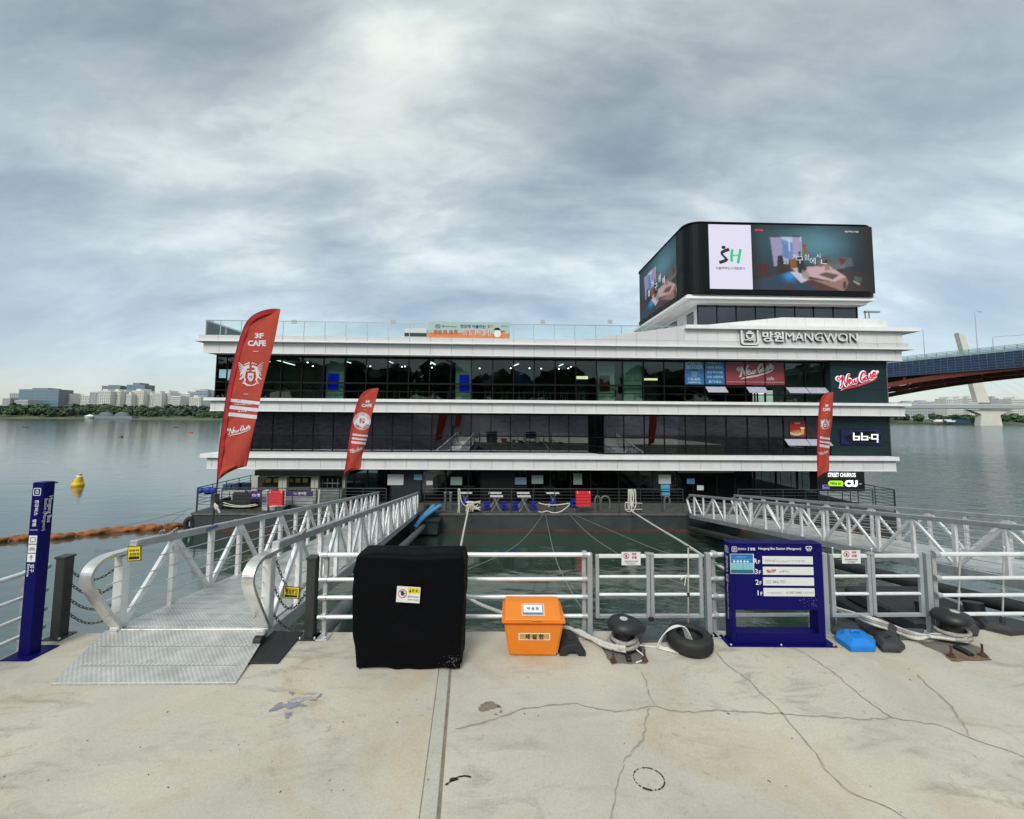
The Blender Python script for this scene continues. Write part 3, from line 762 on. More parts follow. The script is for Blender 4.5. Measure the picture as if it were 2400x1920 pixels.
mb = MB(); mb.beam(BP(LEN0, 12, ZD - 0.5), BP(LEN1, 12, ZD - 0.5), 23, 1.0); mb.build('deck', M('deck_concrete', (0.20, 0.21, 0.22), 0.8), bridge)
NETH = 3.9
mb0 = None
k = 0; s_ = LEN0
while s_ < LEN1:
    mb = MB(); mb.beam(BP(s_ + 0.05, -0.1, ZD - NETH / 2), BP(s_ + 2.75, -0.1, ZD - NETH / 2), 0.1, NETH); mb.build('net_panel', NET, bridge)
    s_ += 2.8
SCAF = M('scaffold_tube', (0.16, 0.20, 0.26), 0.5, 0.3)
mb = MB(); s_ = LEN0
while s_ < LEN1:
    mb.tube([BP(s_, -0.25, ZD - NETH), BP(s_, -0.25, ZD)], 0.035, 5); s_ += 1.4
for zz in np.linspace(ZD - NETH, ZD, 7): mb.tube([BP(LEN0, -0.25, zz), BP(LEN1, -0.25, zz)], 0.035, 5)
o = mb.build('scaffold', SCAF, bridge)
RAILM = M('teal_rail', (0.22, 0.34, 0.35), 0.5, var=0.2, scale=1)
mb = MB(); s_ = LEN0
while s_ < LEN1:
    mb.beam(BP(s_, 0.2, ZD), BP(s_, 0.2, ZD + 1.55), 0.12, 0.12); s_ += 2.0
for zz, h in ((0.35, 0.5), (0.8, 0.25), (1.15, 0.2), (1.5, 0.14)): mb.beam(BP(LEN0, 0.2, ZD + zz), BP(LEN1, 0.2, ZD + zz), 0.06, h)
mb.build('parapet_rail', RAILM, bridge)
# arch ribs: deep plate girders with an arched soffit, cross-braced
def arch_z(s): # soffit height along the bridge
    t = (s - 34) / 60.0
    return ZD - NETH - 0.35 - 8.2 * t * t
for off in (0.6, 11.5, 22.5):
    mb = MB(); prev = None
    for s_ in np.linspace(LEN0, LEN1, 60):
        a = BP(s_, off, arch_z(s_)); 
        t_ = max(0.6, min(2.2, 1.2)); b = BP(s_, off, arch_z(s_) + 1.3)
        if prev is not None: mb.beam((prev[0] + prev[1]) / 2, (a + b) / 2, 0.55, 1.3)
        prev = (a, b)
    mb.build('arch_rib', REDST, bridge)
for off in (0.9, 11.5, 22.2):
    mb = MB(); mb.beam(BP(LEN0, off, ZD - 2.2), BP(LEN1, off, ZD - 2.2), 0.5, 3.6); mb.build('girder', REDST, bridge)
for s_ in np.arange(LEN0 + 4, LEN1, 7.5):
    lo, hi = arch_z(s_) + 1.2, ZD - 4.0
    for off in (0.6, 22.5):
        if hi - lo > 0.8:
            mb = MB(); mb.beam(BP(s_, off, lo), BP(s_, off, hi), 0.5, 0.5, up=(1, 0, 0)); mb.build('spandrel_post', REDST, bridge)
    mb = MB(); mb.beam(BP(s_, 0.6, lo - 0.4), BP(s_ + 7.5, 22.5, arch_z(s_ + 7.5) + 0.8), 0.4, 0.4); mb.beam(BP(s_, 22.5, lo - 0.4), BP(s_ + 7.5, 0.6, arch_z(s_ + 7.5) + 0.8), 0.4, 0.4)
    mb.beam(BP(s_, 0.6, lo - 0.4), BP(s_, 22.5, lo - 0.4), 0.4, 0.4); mb.build('cross_brace', REDST, bridge)
for s_ in (LEN0 + 2, LEN1 - 2):
    mb = MB(); mb.box(tuple(BP(s_, 0, -5) - Vector((2, 2, 0))), tuple(BP(s_, 24, arch_z(s_) + 2) + Vector((2, 2, 0)))); mb.build('pier', CONC_OLD, bridge)
def bridge_lamp(px, py_base, py_top, arm, lab, gantry=False):
    d = ray(px, py_base); 
    # where the sight line meets the parapet line
    n = Vector((side.x, side.y, 0)); t = (B0 + side * 0.9 - EYE).dot(n) / d.dot(n); p = EYE + d * t; p.z = ZD
    zt = PY(px, py_top, p.y).z
    root = thing('street_lamp', p, lab, 'street lamp', 'lamp posts on the arch bridge')
    G = M('galvanised', (0.42, 0.44, 0.45), 0.5, 0.6)
    mb = MB(); mb.tube([p, (p.x, p.y, zt - 0.2)], [0.09, 0.06], 8); mb.build('pole', G, root)
    mb = MB()
    if gantry: mb.tube([(p.x, p.y, zt - 0.2), (p.x + 0.2, p.y, zt), (p.x + arm, p.y - 1, zt + 0.5)], 0.05, 6); mb.build('arm', G, root)
    else:
        mb.tube(catmull([(p.x, p.y, zt - 0.25), (p.x + arm * 0.12, p.y, zt + 0.1), (p.x + arm * 0.5, p.y, zt + 0.2), (p.x + arm, p.y, zt)], 4), 0.045, 6); mb.build('arm', G, root)
        mb = MB(); mb.box((p.x + arm * 0.8, p.y - 0.12, zt - 0.08), (p.x + arm * 1.15, p.y + 0.12, zt + 0.05)); mb.build('lamp_head', G, root)
bridge_lamp(2291, 818, 731, 1.5, 'taller bridge lamp post with its arm curving right')
bridge_lamp(2167, 831, 775, -1.4, 'shorter bridge lamp post with its arm reaching left over the barge roof')
bridge_lamp(2328, 814, 790, 8.0, 'bridge post with a long straight arm reaching right', True)

PYL = M('pylon_concrete', (0.60, 0.585, 0.53), 0.8, var=0.08, scale=0.05)
YP = 640
cs = thing('cable_bridge', PY(*z10(1370, 1285), YP), 'pale cable-stayed bridge with a leaning pylon in the distance', 'bridge')
def q(x, y): return PY(*z10(x, y), YP)
def slabpoly(pts, y0, y1, name, mat):
    n = len(pts); P = [q(*p) for p in pts]; mb = MB()
    mb.add([(p.x, y0, p.z) for p in P] + [(p.x, y1, p.z) for p in P], [tuple(range(n)), tuple(reversed(range(n, 2 * n)))] + [(i, n + i, n + (i + 1) % n, (i + 1) % n) for i in range(n)])
    mb.build(name, mat, cs)
slabpoly([(1063, 345), (1118, 362), (1385, 1050), (1258, 1050)], YP, YP + 7, 'pylon', PYL)
slabpoly([(1180, 1122), (1300, 1170), (1288, 1285), (1515, 1285), (1490, 1180), (1600, 1122)], YP + 0.5, YP + 9, 'pier', PYL)
dl, dr = q(300, 1088), q(1800, 1075)
mb = MB(); mb.box((dl.x, YP - 4, q(900, 1108).z), (dr.x, YP + 20, q(900, 1076).z)); mb.build('deck', M('bridge_grey', (0.33, 0.36, 0.37), 0.7), cs)
mb = MB(); mb.box((dl.x, YP - 4.3, q(900, 1076).z), (dr.x, YP - 4.0, q(900, 1066).z)); mb.build('parapet', M('pale_parapet', (0.5, 0.53, 0.53), 0.7), cs)
CAB = M('stay_cable', (0.62, 0.64, 0.65), 0.5)
for i in range(9):
    t = i / 8
    mb = MB(); a = q(1075 + 150 * t * 0.8, 380 + 400 * t * 0.9); b_ = q(420 + 560 * t, 1070); mb.tube([a, b_], 0.11, 5); mb.build('stay_cable', CAB, cs)
for i in range(6):
    t = i / 5
    mb = MB(); a = q(1110 + 130 * t, 390 + 360 * t); b_ = q(2450 - 700 * t, 1062); mb.tube([a, b_], 0.11, 5); mb.build('stay_cable', CAB, cs)
def east_block(zx0, zx1, zy, Y, lab, mat=PALE, fl=10, grp='apartment blocks behind the cable bridge'):
    p, r2 = PY(*z10(zx0, zy), Y), PY(*z10(zx1, zy), Y)
    facade_block('apartment_block', p.x, r2.x, p.z, Y, 25, mat, WIN, lab, floors=fl, bays=6, group=grp, roof=4)
east_block(940, 1050, 1010, 900, 'taller pale apartment block left of the leaning pylon foot')
east_block(1050, 1145, 1005, 910, 'second pale apartment block left of the leaning pylon foot')
east_block(1155, 1265, 1000, 900, 'pale apartment block touching the left of the pylon foot')
east_block(1390, 1470, 1005, 900, 'pale apartment block just right of the pylon foot', GREY)
east_block(1475, 1600, 1040, 950, 'low grey apartment block right of the pylon foot', GREY, 8)
east_block(1600, 1735, 1012, 900, 'pale apartment block at the right edge of the photo', PALE, 10)
for i, (a, b, t, lab) in enumerate([(345, 500, 1060, 'low hazy block on the skyline next to the barge end'), (500, 640, 1045, 'low hazy block right of the one next to the barge end'), (640, 790, 1040, 'low hazy block in the middle of the far row'), (790, 935, 1052, 'low hazy block left of the taller apartments')]):
    east_block(a, b, t, 1300, lab, GREY, 7, 'low blocks on the far skyline')
mb = MB()
p, r2 = PY(*z10(940, 1215), 655), PY(*z10(1270, 1262), 655)
mb.box((p.x, 655, r2.z), (r2.x, 660, p.z)); tag(mb.build('hoarding', M('blue_hoarding', (0.03, 0.07, 0.14), 0.7)), 'dark blue site hoarding on the far bank left of the pier', 'hoarding')
for zx, lab in ((865, 'white moored boat left of its neighbour on the far bank'), (955, 'white moored boat nearest the blue hoarding on the far bank')):
    p = PY(*z10(zx, 1238), 648); rt = thing('moored_boat', (p.x, 648, p.z), lab, 'boat', 'white boats on the far bank')
    mb = MB(); mb.add([(p.x - 12, 646, p.z + 1), (p.x + 11, 646, p.z + 1), (p.x + 9, 646, p.z - 1.2), (p.x - 9, 646, p.z - 1.2), (p.x - 12, 650, p.z + 1), (p.x + 11, 650, p.z + 1), (p.x + 9, 650, p.z - 1.2), (p.x - 9, 650, p.z - 1.2)],
           [(0, 1, 2, 3), (4, 7, 6, 5), (0, 4, 5, 1), (3, 2, 6, 7), (0, 3, 7, 4), (1, 5, 6, 2)]); mb.build('hull', M('white_paint', (0.75, 0.75, 0.73), 0.6), rt)
    mb = MB(); mb.box((p.x - 5, 647, p.z + 1), (p.x + 5, 649, p.z + 2.6)); mb.build('cabin', M('white_paint', (0.75, 0.75, 0.73), 0.6), rt)
# ================================================================== THE FLOATING BUILDING
BRZ = R(1.55)
BM = Matrix.Translation((0, 26, 0)) @ Matrix.Rotation(BRZ, 4, 'Z'); BI = BM.inverted()
def FU(px, py, v=0.0):
    o = BI @ EYE; d = BI.to_3x3() @ ray(px, py); t = (v - o.y) / d.y; return o + d * t
def U(px, v=0.0, py=960): return FU(px, py, v).x
def Wz(px, py, v=0.0): return FU(px, py, v).z
def lb(mb): mb.v = [BM @ p for p in mb.v]; return mb
def FB(u, v, w): return FR((u, v, w))                # a frame on the facade, building coordinates
def bthing(name, u, v, w, label, cat, group=None):
    p = BM @ Vector((u, v, w)); return thing(name, p, label, cat, group, rz=BRZ)
def bbuild(mb, name, mat, parent, **k): return lb(mb).build(name, mat, parent, **k)

ALU_PANEL = M('white_panel', (0.70, 0.70, 0.69), 0.45, var=0.07, scale=1.2, stretch=(.7, 1, .25)); LIP = M('white_edge', (0.82, 0.82, 0.81), 0.4, var=0.05, scale=2)
PARA = M('grey_white_panel', (0.58, 0.575, 0.58), 0.5, var=0.05, scale=0.8)
JOINT = M('joint_shadow_gap', (0.42, 0.42, 0.42), 0.8)
BLACKM = M('black_frame', (0.007, 0.0075, 0.008), 0.5, var=0.2, scale=4, spec=.15); CHAR = M('charcoal_panel', (0.010, 0.025, 0.030), 0.5, var=0.12, scale=0.6, spec=.25)
HULL = M('hull_paint', (0.030, 0.040, 0.042), 0.55, var=0.3, scale=1.2, bump=0.15, bscale=8); BOOT = M('boot_topping', (0.085, 0.03, 0.026), 0.7, var=0.4, scale=2)
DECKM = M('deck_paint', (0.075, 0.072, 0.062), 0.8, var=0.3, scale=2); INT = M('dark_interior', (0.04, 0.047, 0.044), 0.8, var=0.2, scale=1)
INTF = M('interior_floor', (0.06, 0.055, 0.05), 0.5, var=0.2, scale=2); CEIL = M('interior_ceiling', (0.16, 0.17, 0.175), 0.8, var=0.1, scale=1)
GL3 = M_glass('cafe_glass', (0.62, 0.74, 0.69), 1.42); GL2 = M_glass('dark_glass', (0.55, 0.56, 0.62), 2.5, wobble=0.02); GLR = M_glass('rail_glass', (0.92, 0.965, 0.95), 1.40)
GL1 = M_glass('door_glass', (0.40, 0.46, 0.45), 1.38)
barge = thing('floating_building', BM @ Vector((0, 0, WATER_Z)), 'three storey dark glass floating building with white floor bands on a black barge hull', 'building', rz=BRZ)
WMb = WM[barge.name]
def bp(mb, name, mat, **k): return bbuild(mb, name, mat, barge, **k)

# --- hull, deck
uL = U(449, -2, 1200); uR = U(2112, -2, 1200); wD = -2.49
mb = MB()
prof = [(uL, wD - 0.02), (uL + 0.05, -3.3), (uL + 0.6, -4.6), (uR - 0.6, -4.6), (uR - 0.05, -3.3), (uR, wD - 0.02)]
mb.prism(prof, (Vector((0, 15, 0)), Vector((1, 0, 0)), Vector((0, 0, 1)), Vector((0, -1, 0))), 0, 17)
hull = bp(mb, 'hull', HULL)
mb = MB(); mb.box((uL + .05, -2.03, -3.6), (uR - .05, -1.99, -3.42)); mb.build('waterline_stripe', BOOT, hull, world=True) if False else bbuild(mb, 'waterline_stripe', BOOT, barge)
mb = MB(); mb.box((uL, -2.06, wD - 0.13), (uR, -1.9, wD - 0.0)); bp(mb, 'gunwale', M('gunwale_steel', (0.10, 0.105, 0.10), 0.6, var=0.3, scale=3))
mb = MB(); mb.box((uL + .02, -1.98, wD - 0.02), (uR - .02, 14.8, wD + 0.0)); bp(mb, 'deck', DECKM)
mb = MB(); text_mb(mb, '2 M', FB(0, -2.0, 0), U(556, -2, 1221), Wz(556, 1221, -2), h=0.16, t=0.004, bold=0.02); bp(mb, 'hull_mark', LIP, fix=False)
for px in (1000, 1685):
    u = U(px, -2, 1225); mb = MB(); mb.box((u - 0.75, -2.9, -3.45), (u + 0.75, -2.06, -2.75)); mb.box((u - 0.85, -3.0, -2.75), (u + 0.85, -2.06, -2.68)); bp(mb, 'gangway_bracket', HULL)

# --- floor bands: core slab, separate facing panels, lips
MOD = 1.327
def band(u0, u1, w0, w1, v, mat=ALU_PANEL, first=None, depth=0.05, name='fascia_panel', gap=0.022):
    mb = MB(); mb.box((u0 + .03, v - .012, w0 + .01), (u1 - .03, v - .006, w1 - .01)); bp(mb, 'joint_backing', JOINT)
    x = first if first is not None else u0
    cuts = [u0]
    while x < u1 - 0.2:
        if x > u0 + 0.2: cuts.append(x)
        x += MOD
    cuts.append(u1)
    for a, b in zip(cuts[:-1], cuts[1:]):
        mb = MB(); mb.box((a + gap / 2, v - depth, w0), (b - gap / 2, v - .013, w1)); bp(mb, name, mat)
m0 = U(659, 0.0, 880) - 20 * MOD
uRf = U(2117, 0, 830)
# roof
mb = MB(); mb.box((U(465.5), 0.14, 6.94), (uRf - .02, 14, 7.9)); bp(mb, 'roof_slab', ALU_PANEL)
band(U(464.6), uRf, 6.92, 7.61, 0.14, first=m0)
mb = MB(); mb.box((U(464.6), 0.075, 6.90), (uRf, 0.13, 6.945)); bp(mb, 'drip_edge', LIP)
band(U(456), U(2128, 0, 810), 7.70, 8.03, 0.0, PARA, first=m0, depth=0.04)
mb = MB(); mb.box((U(456) + .01, 0.0, 7.68), (U(2128, 0, 810) - .01, 14.1, 8.02)); bp(mb, 'coping', PARA)
mb = MB(); mb.box((U(450), -0.22, 7.61), (U(2137, 0, 815), 14.2, 7.695)); bp(mb, 'roof_lip', LIP)
# third floor band, second floor band
for (la, lbx, fa, fb, wl0, wl1, wf0, nm) in ((480.7, 2130, 491.8, 2121, 3.90, 4.08, 3.25, 'third'), (473, 2102, 484, 2101, 0.39, 0.63, -0.30, 'second')):
    py = 945 if nm == 'third' else 1075
    mb = MB(); mb.box((U(fa, 0, py) + .01, 0.08, wf0 + .02), (U(fb, 0, py) - .01, 14, wl0 + 0.02)); bp(mb, 'floor_slab', ALU_PANEL)
    band(U(fa, 0, py), U(fb, 0, py), wf0 + 0.04, wl0 - 0.012, 0.08, first=m0)
    mb = MB(); mb.box((U(fa, 0, py), 0.0, wf0), (U(fb, 0, py), 0.075, wf0 + 0.038)); bp(mb, 'drip_edge', LIP)
    mb = MB(); mb.box((U(la, 0, py), -0.18, wl0), (U(lbx, 0, py), 14.1, wl1)); bp(mb, 'floor_lip', LIP)
# MANGWON fascia: rising wedge, panel, its lip and the parapet above
uM0, uM1, uM2 = U(1369, -.02, 794), U(1604, -.02, 770), U(2115.6, -.02, 790)
fr = FB(0, 0, 0)
cuts = [uM0] + [x for x in (m0 + MOD * k for k in range(-5, 60)) if uM0 + 0.3 < x < uM1 - 0.2] + [uM1]
def hM(u): return 8.03 + (9.02 - 8.03) * (u - uM0) / (uM1 - uM0)
for a, b in zip(cuts[:-1], cuts[1:]):
    mb = MB(); mb.prism([(a + .007, 8.045), (b - .007, 8.045), (b - .007, hM(b)), (a + .007, hM(a) + .012)], fr, -0.2, 0.02); bp(mb, 'fascia_panel', PARA)
cuts = [uM1] + [x for x in (m0 + MOD * k for k in range(-5, 60)) if uM1 + 0.3 < x < uM2 - 0.2] + [uM2]
for a, b in zip(cuts[:-1], cuts[1:]):
    mb = MB(); mb.box((a + .007, -.02, 8.045), (b - .007, 0.2, 8.80)); bp(mb, 'fascia_panel', ALU_PANEL)
mb = MB(); mb.box((uM1, 0.2, 8.03), (uM2 - .02, 9, 8.8)); bp(mb, 'parapet_core', PARA)
mb = MB(); mb.box((uM1 - .02, -0.3, 8.80), (U(2148, 0, 780), 9.2, 9.04)); bp(mb, 'parapet_lip', LIP)
uP = [U(1604, .5, 760), U(1834, .5, 738), U(2078, .5, 740)]
cuts = [uP[0] + 0.4 + 1.3 * k for k in range(12) if uP[0] + 0.4 + 1.3 * k < uP[2] - .3] + [uP[2]]
def hP(u): return 9.06 + (9.80 - 9.06) * min(1, (u - uP[0]) / (uP[1] - uP[0]))
for a, b in zip(cuts[:-1], cuts[1:]):
    poly = [(a + .007, 9.05), (b - .007, 9.05), (b - .007, hP(b))] + ([(uP[1], 9.80)] if a < uP[1] < b else []) + [(a + .007, hP(a))]
    mb = MB(); mb.prism(poly, FB(0, .5, 0), -0.25, 0); bp(mb, 'parapet_panel', ALU_PANEL)

# --- glazing helpers
def pane(u0, u1, w0, w1, v, glass, parent=None):
    mb = MB(); mb.box((u0, v, w0), (u1, v + 0.02, w1)); return bp(mb, 'window_pane', glass)
def bar(a, b, name='mullion', mat=BLACKM):
    mb = MB(); mb.box(a, b); return bp(mb, name, mat)
# third floor
v3 = 1.0
px3 = [507, 532, 561, 610, 659, 708, 758, 808.5, 858.7, 908.7, 958, 1007, 1056.6, 1104.7, 1155, 1203.5, 1252, 1301, 1349.6, 1398, 1459, 1508, 1556, 1604, 1651, 1699, 1746, 1792, 1839, 1886, 1933]
u3 = [U(p, v3, 880) for p in px3]
W3 = (4.08, Wz(1200, 920.5, v3), Wz(1200, 901.5, v3), 6.94)
opened3 = {24, 26, 28, 29}
AWN = M('awning_reflection', (0.40, 0.40, 0.47), 0.25, var=.04, scale=2)  # pale lavender puts the opened panes' bright soffit reflection into their colour
for k in range(len(u3) - 1):
    a, b = u3[k] + .03, u3[k + 1] - .03
    pane(a, b, W3[0] + .02, W3[1] - .03, v3, GL3)
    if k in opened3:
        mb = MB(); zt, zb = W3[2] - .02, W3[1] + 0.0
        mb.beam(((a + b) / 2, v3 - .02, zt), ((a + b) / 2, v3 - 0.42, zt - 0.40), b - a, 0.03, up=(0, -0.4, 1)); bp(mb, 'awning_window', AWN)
    else: pane(a, b, W3[1] + .03, W3[2] - .05, v3, GL3)
    pane(a, b, W3[2] + .05, W3[3], v3, GL3)
for k, u in enumerate(u3): bar((u - .028, v3 - .05, 4.08), (u + .028, v3 + .10, 6.94))
bar((u3[0], v3 - .035, W3[1] - .03), (u3[-1], v3 + .08, W3[1] + .03), 'transom'); bar((u3[0], v3 - .035, W3[2] - .055), (u3[-1], v3 + .08, W3[2] + .05), 'transom')
bar((u3[0], v3 - .06, 6.80), (u3[-1], v3 + .08, 6.93), 'head_rail')
# side wall (west), also glazed
for k in range(7):
    y = v3 + k * 1.9; bar((u3[0] - .03, y - .03, 4.08), (u3[0] + .03, y + .03, 6.94)); 
    if k < 6:
        mb = MB(); mb.box((u3[0] - .01, y + .03, 4.1), (u3[0] + .01, y + 1.87, 6.92)); bp(mb, 'window_pane', GL3)
# dark end panels with slight joints
u3d0, u3d1 = u3[-1] + .02, U(2079, 0.55, 900)
h_ = (6.92 - 4.08) / 3
for k in range(3): bar((u3d0, 0.55, 4.085 + h_ * k), (u3d1 - .02, 1.2, 4.08 + h_ * (k + 1) - .012), 'end_panel', CHAR)
bar((u3d1 - .02, 0.52, 4.08), (u3d1 + .03, 12, 6.92), 'end_wall', M('end_trim', (0.12, 0.13, 0.13), 0.5))
# second floor: recessed left part, rounded corner, right part
v2a, v2b = 1.75, 0.75
px2a = [543, 591, 639, 687, 734, 781, 827, 873, 920, 965.6, 1012, 1058, 1104, 1150.6, 1196, 1242, 1287, 1333, 1379]
px2b = [1415, 1462, 1510, 1557, 1606, 1654, 1702, 1752, 1801, 1836, 1888, 1940]
u2a = [U(p, v2a, 1010) for p in px2a]; u2b = [U(p, v2b, 1010) for p in px2b]
W2 = (0.63, Wz(1200, 1044, v2a), Wz(1200, 1023, v2a), 3.25)
opened2 = {9, 10}
for us, v, op in ((u2a, v2a, set()), (u2b, v2b, opened2)):
    for k in range(len(us) - 1):
        a, b = us[k] + .025, us[k + 1] - .025
        pane(a, b, W2[0] + .02, W2[1] - .025, v, GL2)
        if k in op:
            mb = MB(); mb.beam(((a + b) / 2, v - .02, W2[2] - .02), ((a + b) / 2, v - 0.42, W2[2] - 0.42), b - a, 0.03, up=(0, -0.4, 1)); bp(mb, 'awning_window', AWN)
        else: pane(a, b, W2[1] + .025, W2[2] - .03, v, GL2)
        pane(a, b, W2[2] + .03, W2[3], v, GL2)
    for u in us: bar((u - .025, v - .05, 0.63), (u + .025, v + .1, 3.25))
    bar((us[0], v - .035, W2[1] - .025), (us[-1], v + .08, W2[1] + .025), 'transom'); bar((us[0], v - .035, W2[2] - .03), (us[-1], v + .08, W2[2] + .03), 'transom')
    bar((us[0], v - .04, 3.14), (us[-1], v + .08, 3.24), 'head_rail'); bar((us[0], v - .05, 0.635), (us[-1], v + .08, 0.72), 'sill_rail')
arc = []
for k in range(9):      # S-shaped glass between the two planes
    t = k / 8; u = u2a[-1] + (u2b[0] - u2a[-1]) * t; v = v2a + (v2b - v2a) * (0.5 - 0.5 * math.cos(math.pi * t)); arc.append((u, v))
for z0, z1 in ((0.65, W2[1] - .025), (W2[1] + .025, W2[2] - .03), (W2[2] + .03, 3.25)):
    mb = MB(); mb.add([(u, v, z0) for u, v in arc] + [(u, v, z1) for u, v in arc], [(i, i + 1, 10 + i, 9 + i) for i in range(8)], True); bp(mb, 'curved_pane', M_glass('curved_glass', (0.2, 0.22, 0.24), 1.16))
for z in (W2[1], W2[2], 0.67, 3.2):
    mb = MB()
    for i in range(8): mb.beam((arc[i][0], arc[i][1], z), (arc[i + 1][0], arc[i + 1][1], z), 0.06, 0.06)
    bp(mb, 'transom', BLACKM)
u2d0, u2d1 = u2b[-1] + .02, U(2086, 0.55, 1020)
h_ = (3.25 - 0.63) / 3
for k in range(3): bar((u2d0, 0.55, 0.635 + h_ * k), (u2d1 - .02, 1.2, 0.63 + h_ * (k + 1) - .012), 'end_panel', CHAR)
bar((u2d1 - .02, 0.52, 0.63), (u2d1 + .03, 12, 3.25), 'end_wall', M('end_trim', (0.12, 0.13, 0.13), 0.5))
for k in range(7):
    y = v2a + k * 1.9; bar((u2a[0] - .03, y - .03, 0.63), (u2a[0] + .03, y + .03, 3.25))
    if k < 6:
        mb = MB(); mb.box((u2a[0] - .01, y + .03, .65), (u2a[0] + .01, y + 1.87, 3.23)); bp(mb, 'window_pane', GL2)
# rooms behind the glass
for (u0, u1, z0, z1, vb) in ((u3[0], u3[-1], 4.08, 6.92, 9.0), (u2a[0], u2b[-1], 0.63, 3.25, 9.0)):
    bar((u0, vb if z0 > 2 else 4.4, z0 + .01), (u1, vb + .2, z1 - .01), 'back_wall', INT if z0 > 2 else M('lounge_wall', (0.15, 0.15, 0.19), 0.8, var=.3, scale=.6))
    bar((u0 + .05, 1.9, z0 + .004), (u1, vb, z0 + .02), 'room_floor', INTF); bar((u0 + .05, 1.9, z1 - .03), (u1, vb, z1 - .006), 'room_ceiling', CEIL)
WALLG = M('pale_green_wall', (0.62, 0.70, 0.65), 0.7, var=0.06, scale=1)
for p0, p1, v in ((765, 806, 1.35), (1068, 1106, 1.35), (1402, 1440, 1.3), (1462, 1504, 1.3)): bar((U(p0, v, 880), v, 4.1), (U(p1, v, 880), v + .4, 6.88), 'column', WALLG)
for p0, p1 in ((560, 656), (664, 756)): bar((U(p0, 6, 880), 6, 4.1), (U(p1, 6, 880), 6.2, 6.88), 'partition', M('cafe_wall', (0.20, 0.225, 0.205), 0.8))
# lit lamps under the third floor ceiling
SPOT = M('lamp_glow', (1.0, 0.93, 0.82), 0.5, var=0, emit=9.0)
lamps = [(721, 849), (733.5, 857.5), (868, 858), (895.5, 846), (942, 859), (949.5, 858.5), (1009, 852), (1012.5, 861), (1124, 863), (1197, 862.5), (1241, 862.7), (1268.5, 863.5), (1310, 864), (1338, 859), (1332, 863)]
for i, (x, y) in enumerate(lamps):
    v = 3.2 + (i % 3) * 1.1; c = FU(x, y, v)
    mb = MB(); mb.lathe([(0.02, 0.35), (0.03, 0.1), (0.075, 0.08), (0.075, 0.0)], tuple(c), 8); o = bp(mb, 'ceiling_spot', BLACKM)
    mb = MB(); mb.sphere((c.x, c.y, c.z - .01), 0.048, 8, 5); lb(mb).build('bulb', SPOT, o, world=True)
TUBE = M('strip_light_glow', (0.92, 1.0, 0.98), 0.5, var=0, emit=2.2)
for (x0, y0, x1, y1) in ((641, 842, 691, 856), (625, 844, 633, 848), (805, 845, 822, 851), (1203, 858, 1223, 850), (1310, 858, 1328, 850), (912, 847, 922, 851), (1009, 848, 1020, 855)):
    a, b = FU(x0, y0, 3), FU(x1, y1, 4); mb = MB(); mb.beam(a, b, .07, .04); bp(mb, 'strip_light', TUBE)
PURW = M('purple_partition', (0.10, 0.075, 0.15), 0.6, var=.2, scale=2); FROST = M('frosted_window', (0.55, 0.66, 0.64), 0.3, var=0.1, scale=3)
for p0, p1, y0, y1, v, m_ in ((1422, 1440, 1001, 1026, 2.2, FROST), (1443, 1460, 1001, 1026, 2.2, FROST), (992, 1012, 975, 1062, 2.9, PURW), (1052, 1076, 975, 1000, 2.9, PURW), (744, 778, 982, 1040, 2.9, PURW), (1478, 1494, 972, 1020, 1.6, PURW), (1576, 1600, 975, 1050, 1.8, PURW), (1816, 1832, 990, 1062, 1.5, WALLG), (1124, 1190, 980, 1060, 3.4, WALLG), (850, 905, 975, 1060, 4.0, WALLG)):
    a, b = FU(p0, y1, v), FU(p1, y0, v); bar((a.x, v, max(a.z, .66)), (b.x, v + .08, b.z), 'partition', m_)
# stairs seen through the second and third floors
TREADM = M('stair_tread', (0.42, 0.34, 0.22), 0.6)
for (xa, ya, xb, yb, v, n) in ((644, 1060, 672, 985, 3.2, 9), (1604, 908, 1682, 942, 2.2, 9), (1638, 1020, 1700, 1062, 2.4, 8)):
    a, b = FU(xa, ya, v), FU(xb, yb, v)
    st = None; mb = MB()
    mb.beam(a + Vector((0, 0, -.15)), b + Vector((0, 0, -.15)), .06, .22); o = bp(mb, 'staircase', BLACKM)
    for k in range(n):
        p = a.lerp(b, (k + .5) / n); m2 = MB(); m2.box((p.x - .16, v - .05, p.z - .04), (p.x + .16, v + 1.1, p.z)); lb(m2).build('tread', TREADM, o, world=True)
# ground floor behind the promenade deck
v1 = 0.85
u1 = [U(p, v1, 1150) for p in (806, 860, 915, 988, 1044, 1098, 1127, 1205, 1252, 1290, 1338, 1385, 1450, 1495, 1530, 1588, 1625, 1680, 1722, 1770, 1820, 1870, 1918)]
blind = {6}
for k in range(len(u1) - 1):
    a, b = u1[k] + .03, u1[k + 1] - .03
    if k in blind: bar((a, v1 - .02, wD + .02), (b, v1 + .05, -.34), 'black_board', BLACKM)
    elif k in (2,): bar((a, v1 - .01, wD + .02), (b, v1 + .05, -.34), 'slat_cladding', M('slate_slats', (0.022, 0.028, 0.034), 0.6, spec=.2))
    else: pane(a, b, wD + .06, -.34, v1, GL1)
for u in u1: bar((u - .035, v1 - .05, wD + .01), (u + .035, v1 + .1, -.31))
bar((u1[0], v1 - .035, -.42), (u1[-1], v1 + .08, -.31), 'head_rail'); bar((u1[0], v1 - .035, wD + .01), (u1[-1], v1 + .08, wD + .1), 'sill_rail')
bar((u1[15] + .05, v1 - .1, -.52), (u1[18] - .05, v1 + .05, -.425), 'door_header', M('door_head', (0.32, 0.31, 0.29), 0.5))
bar((u1[0], 8, wD + .01), (u1[-1], 8.2, -.31), 'back_wall', INT); bar((u1[0], 1.0, wD + .004), (u1[-1], 8, wD + .02), 'room_floor', INTF)
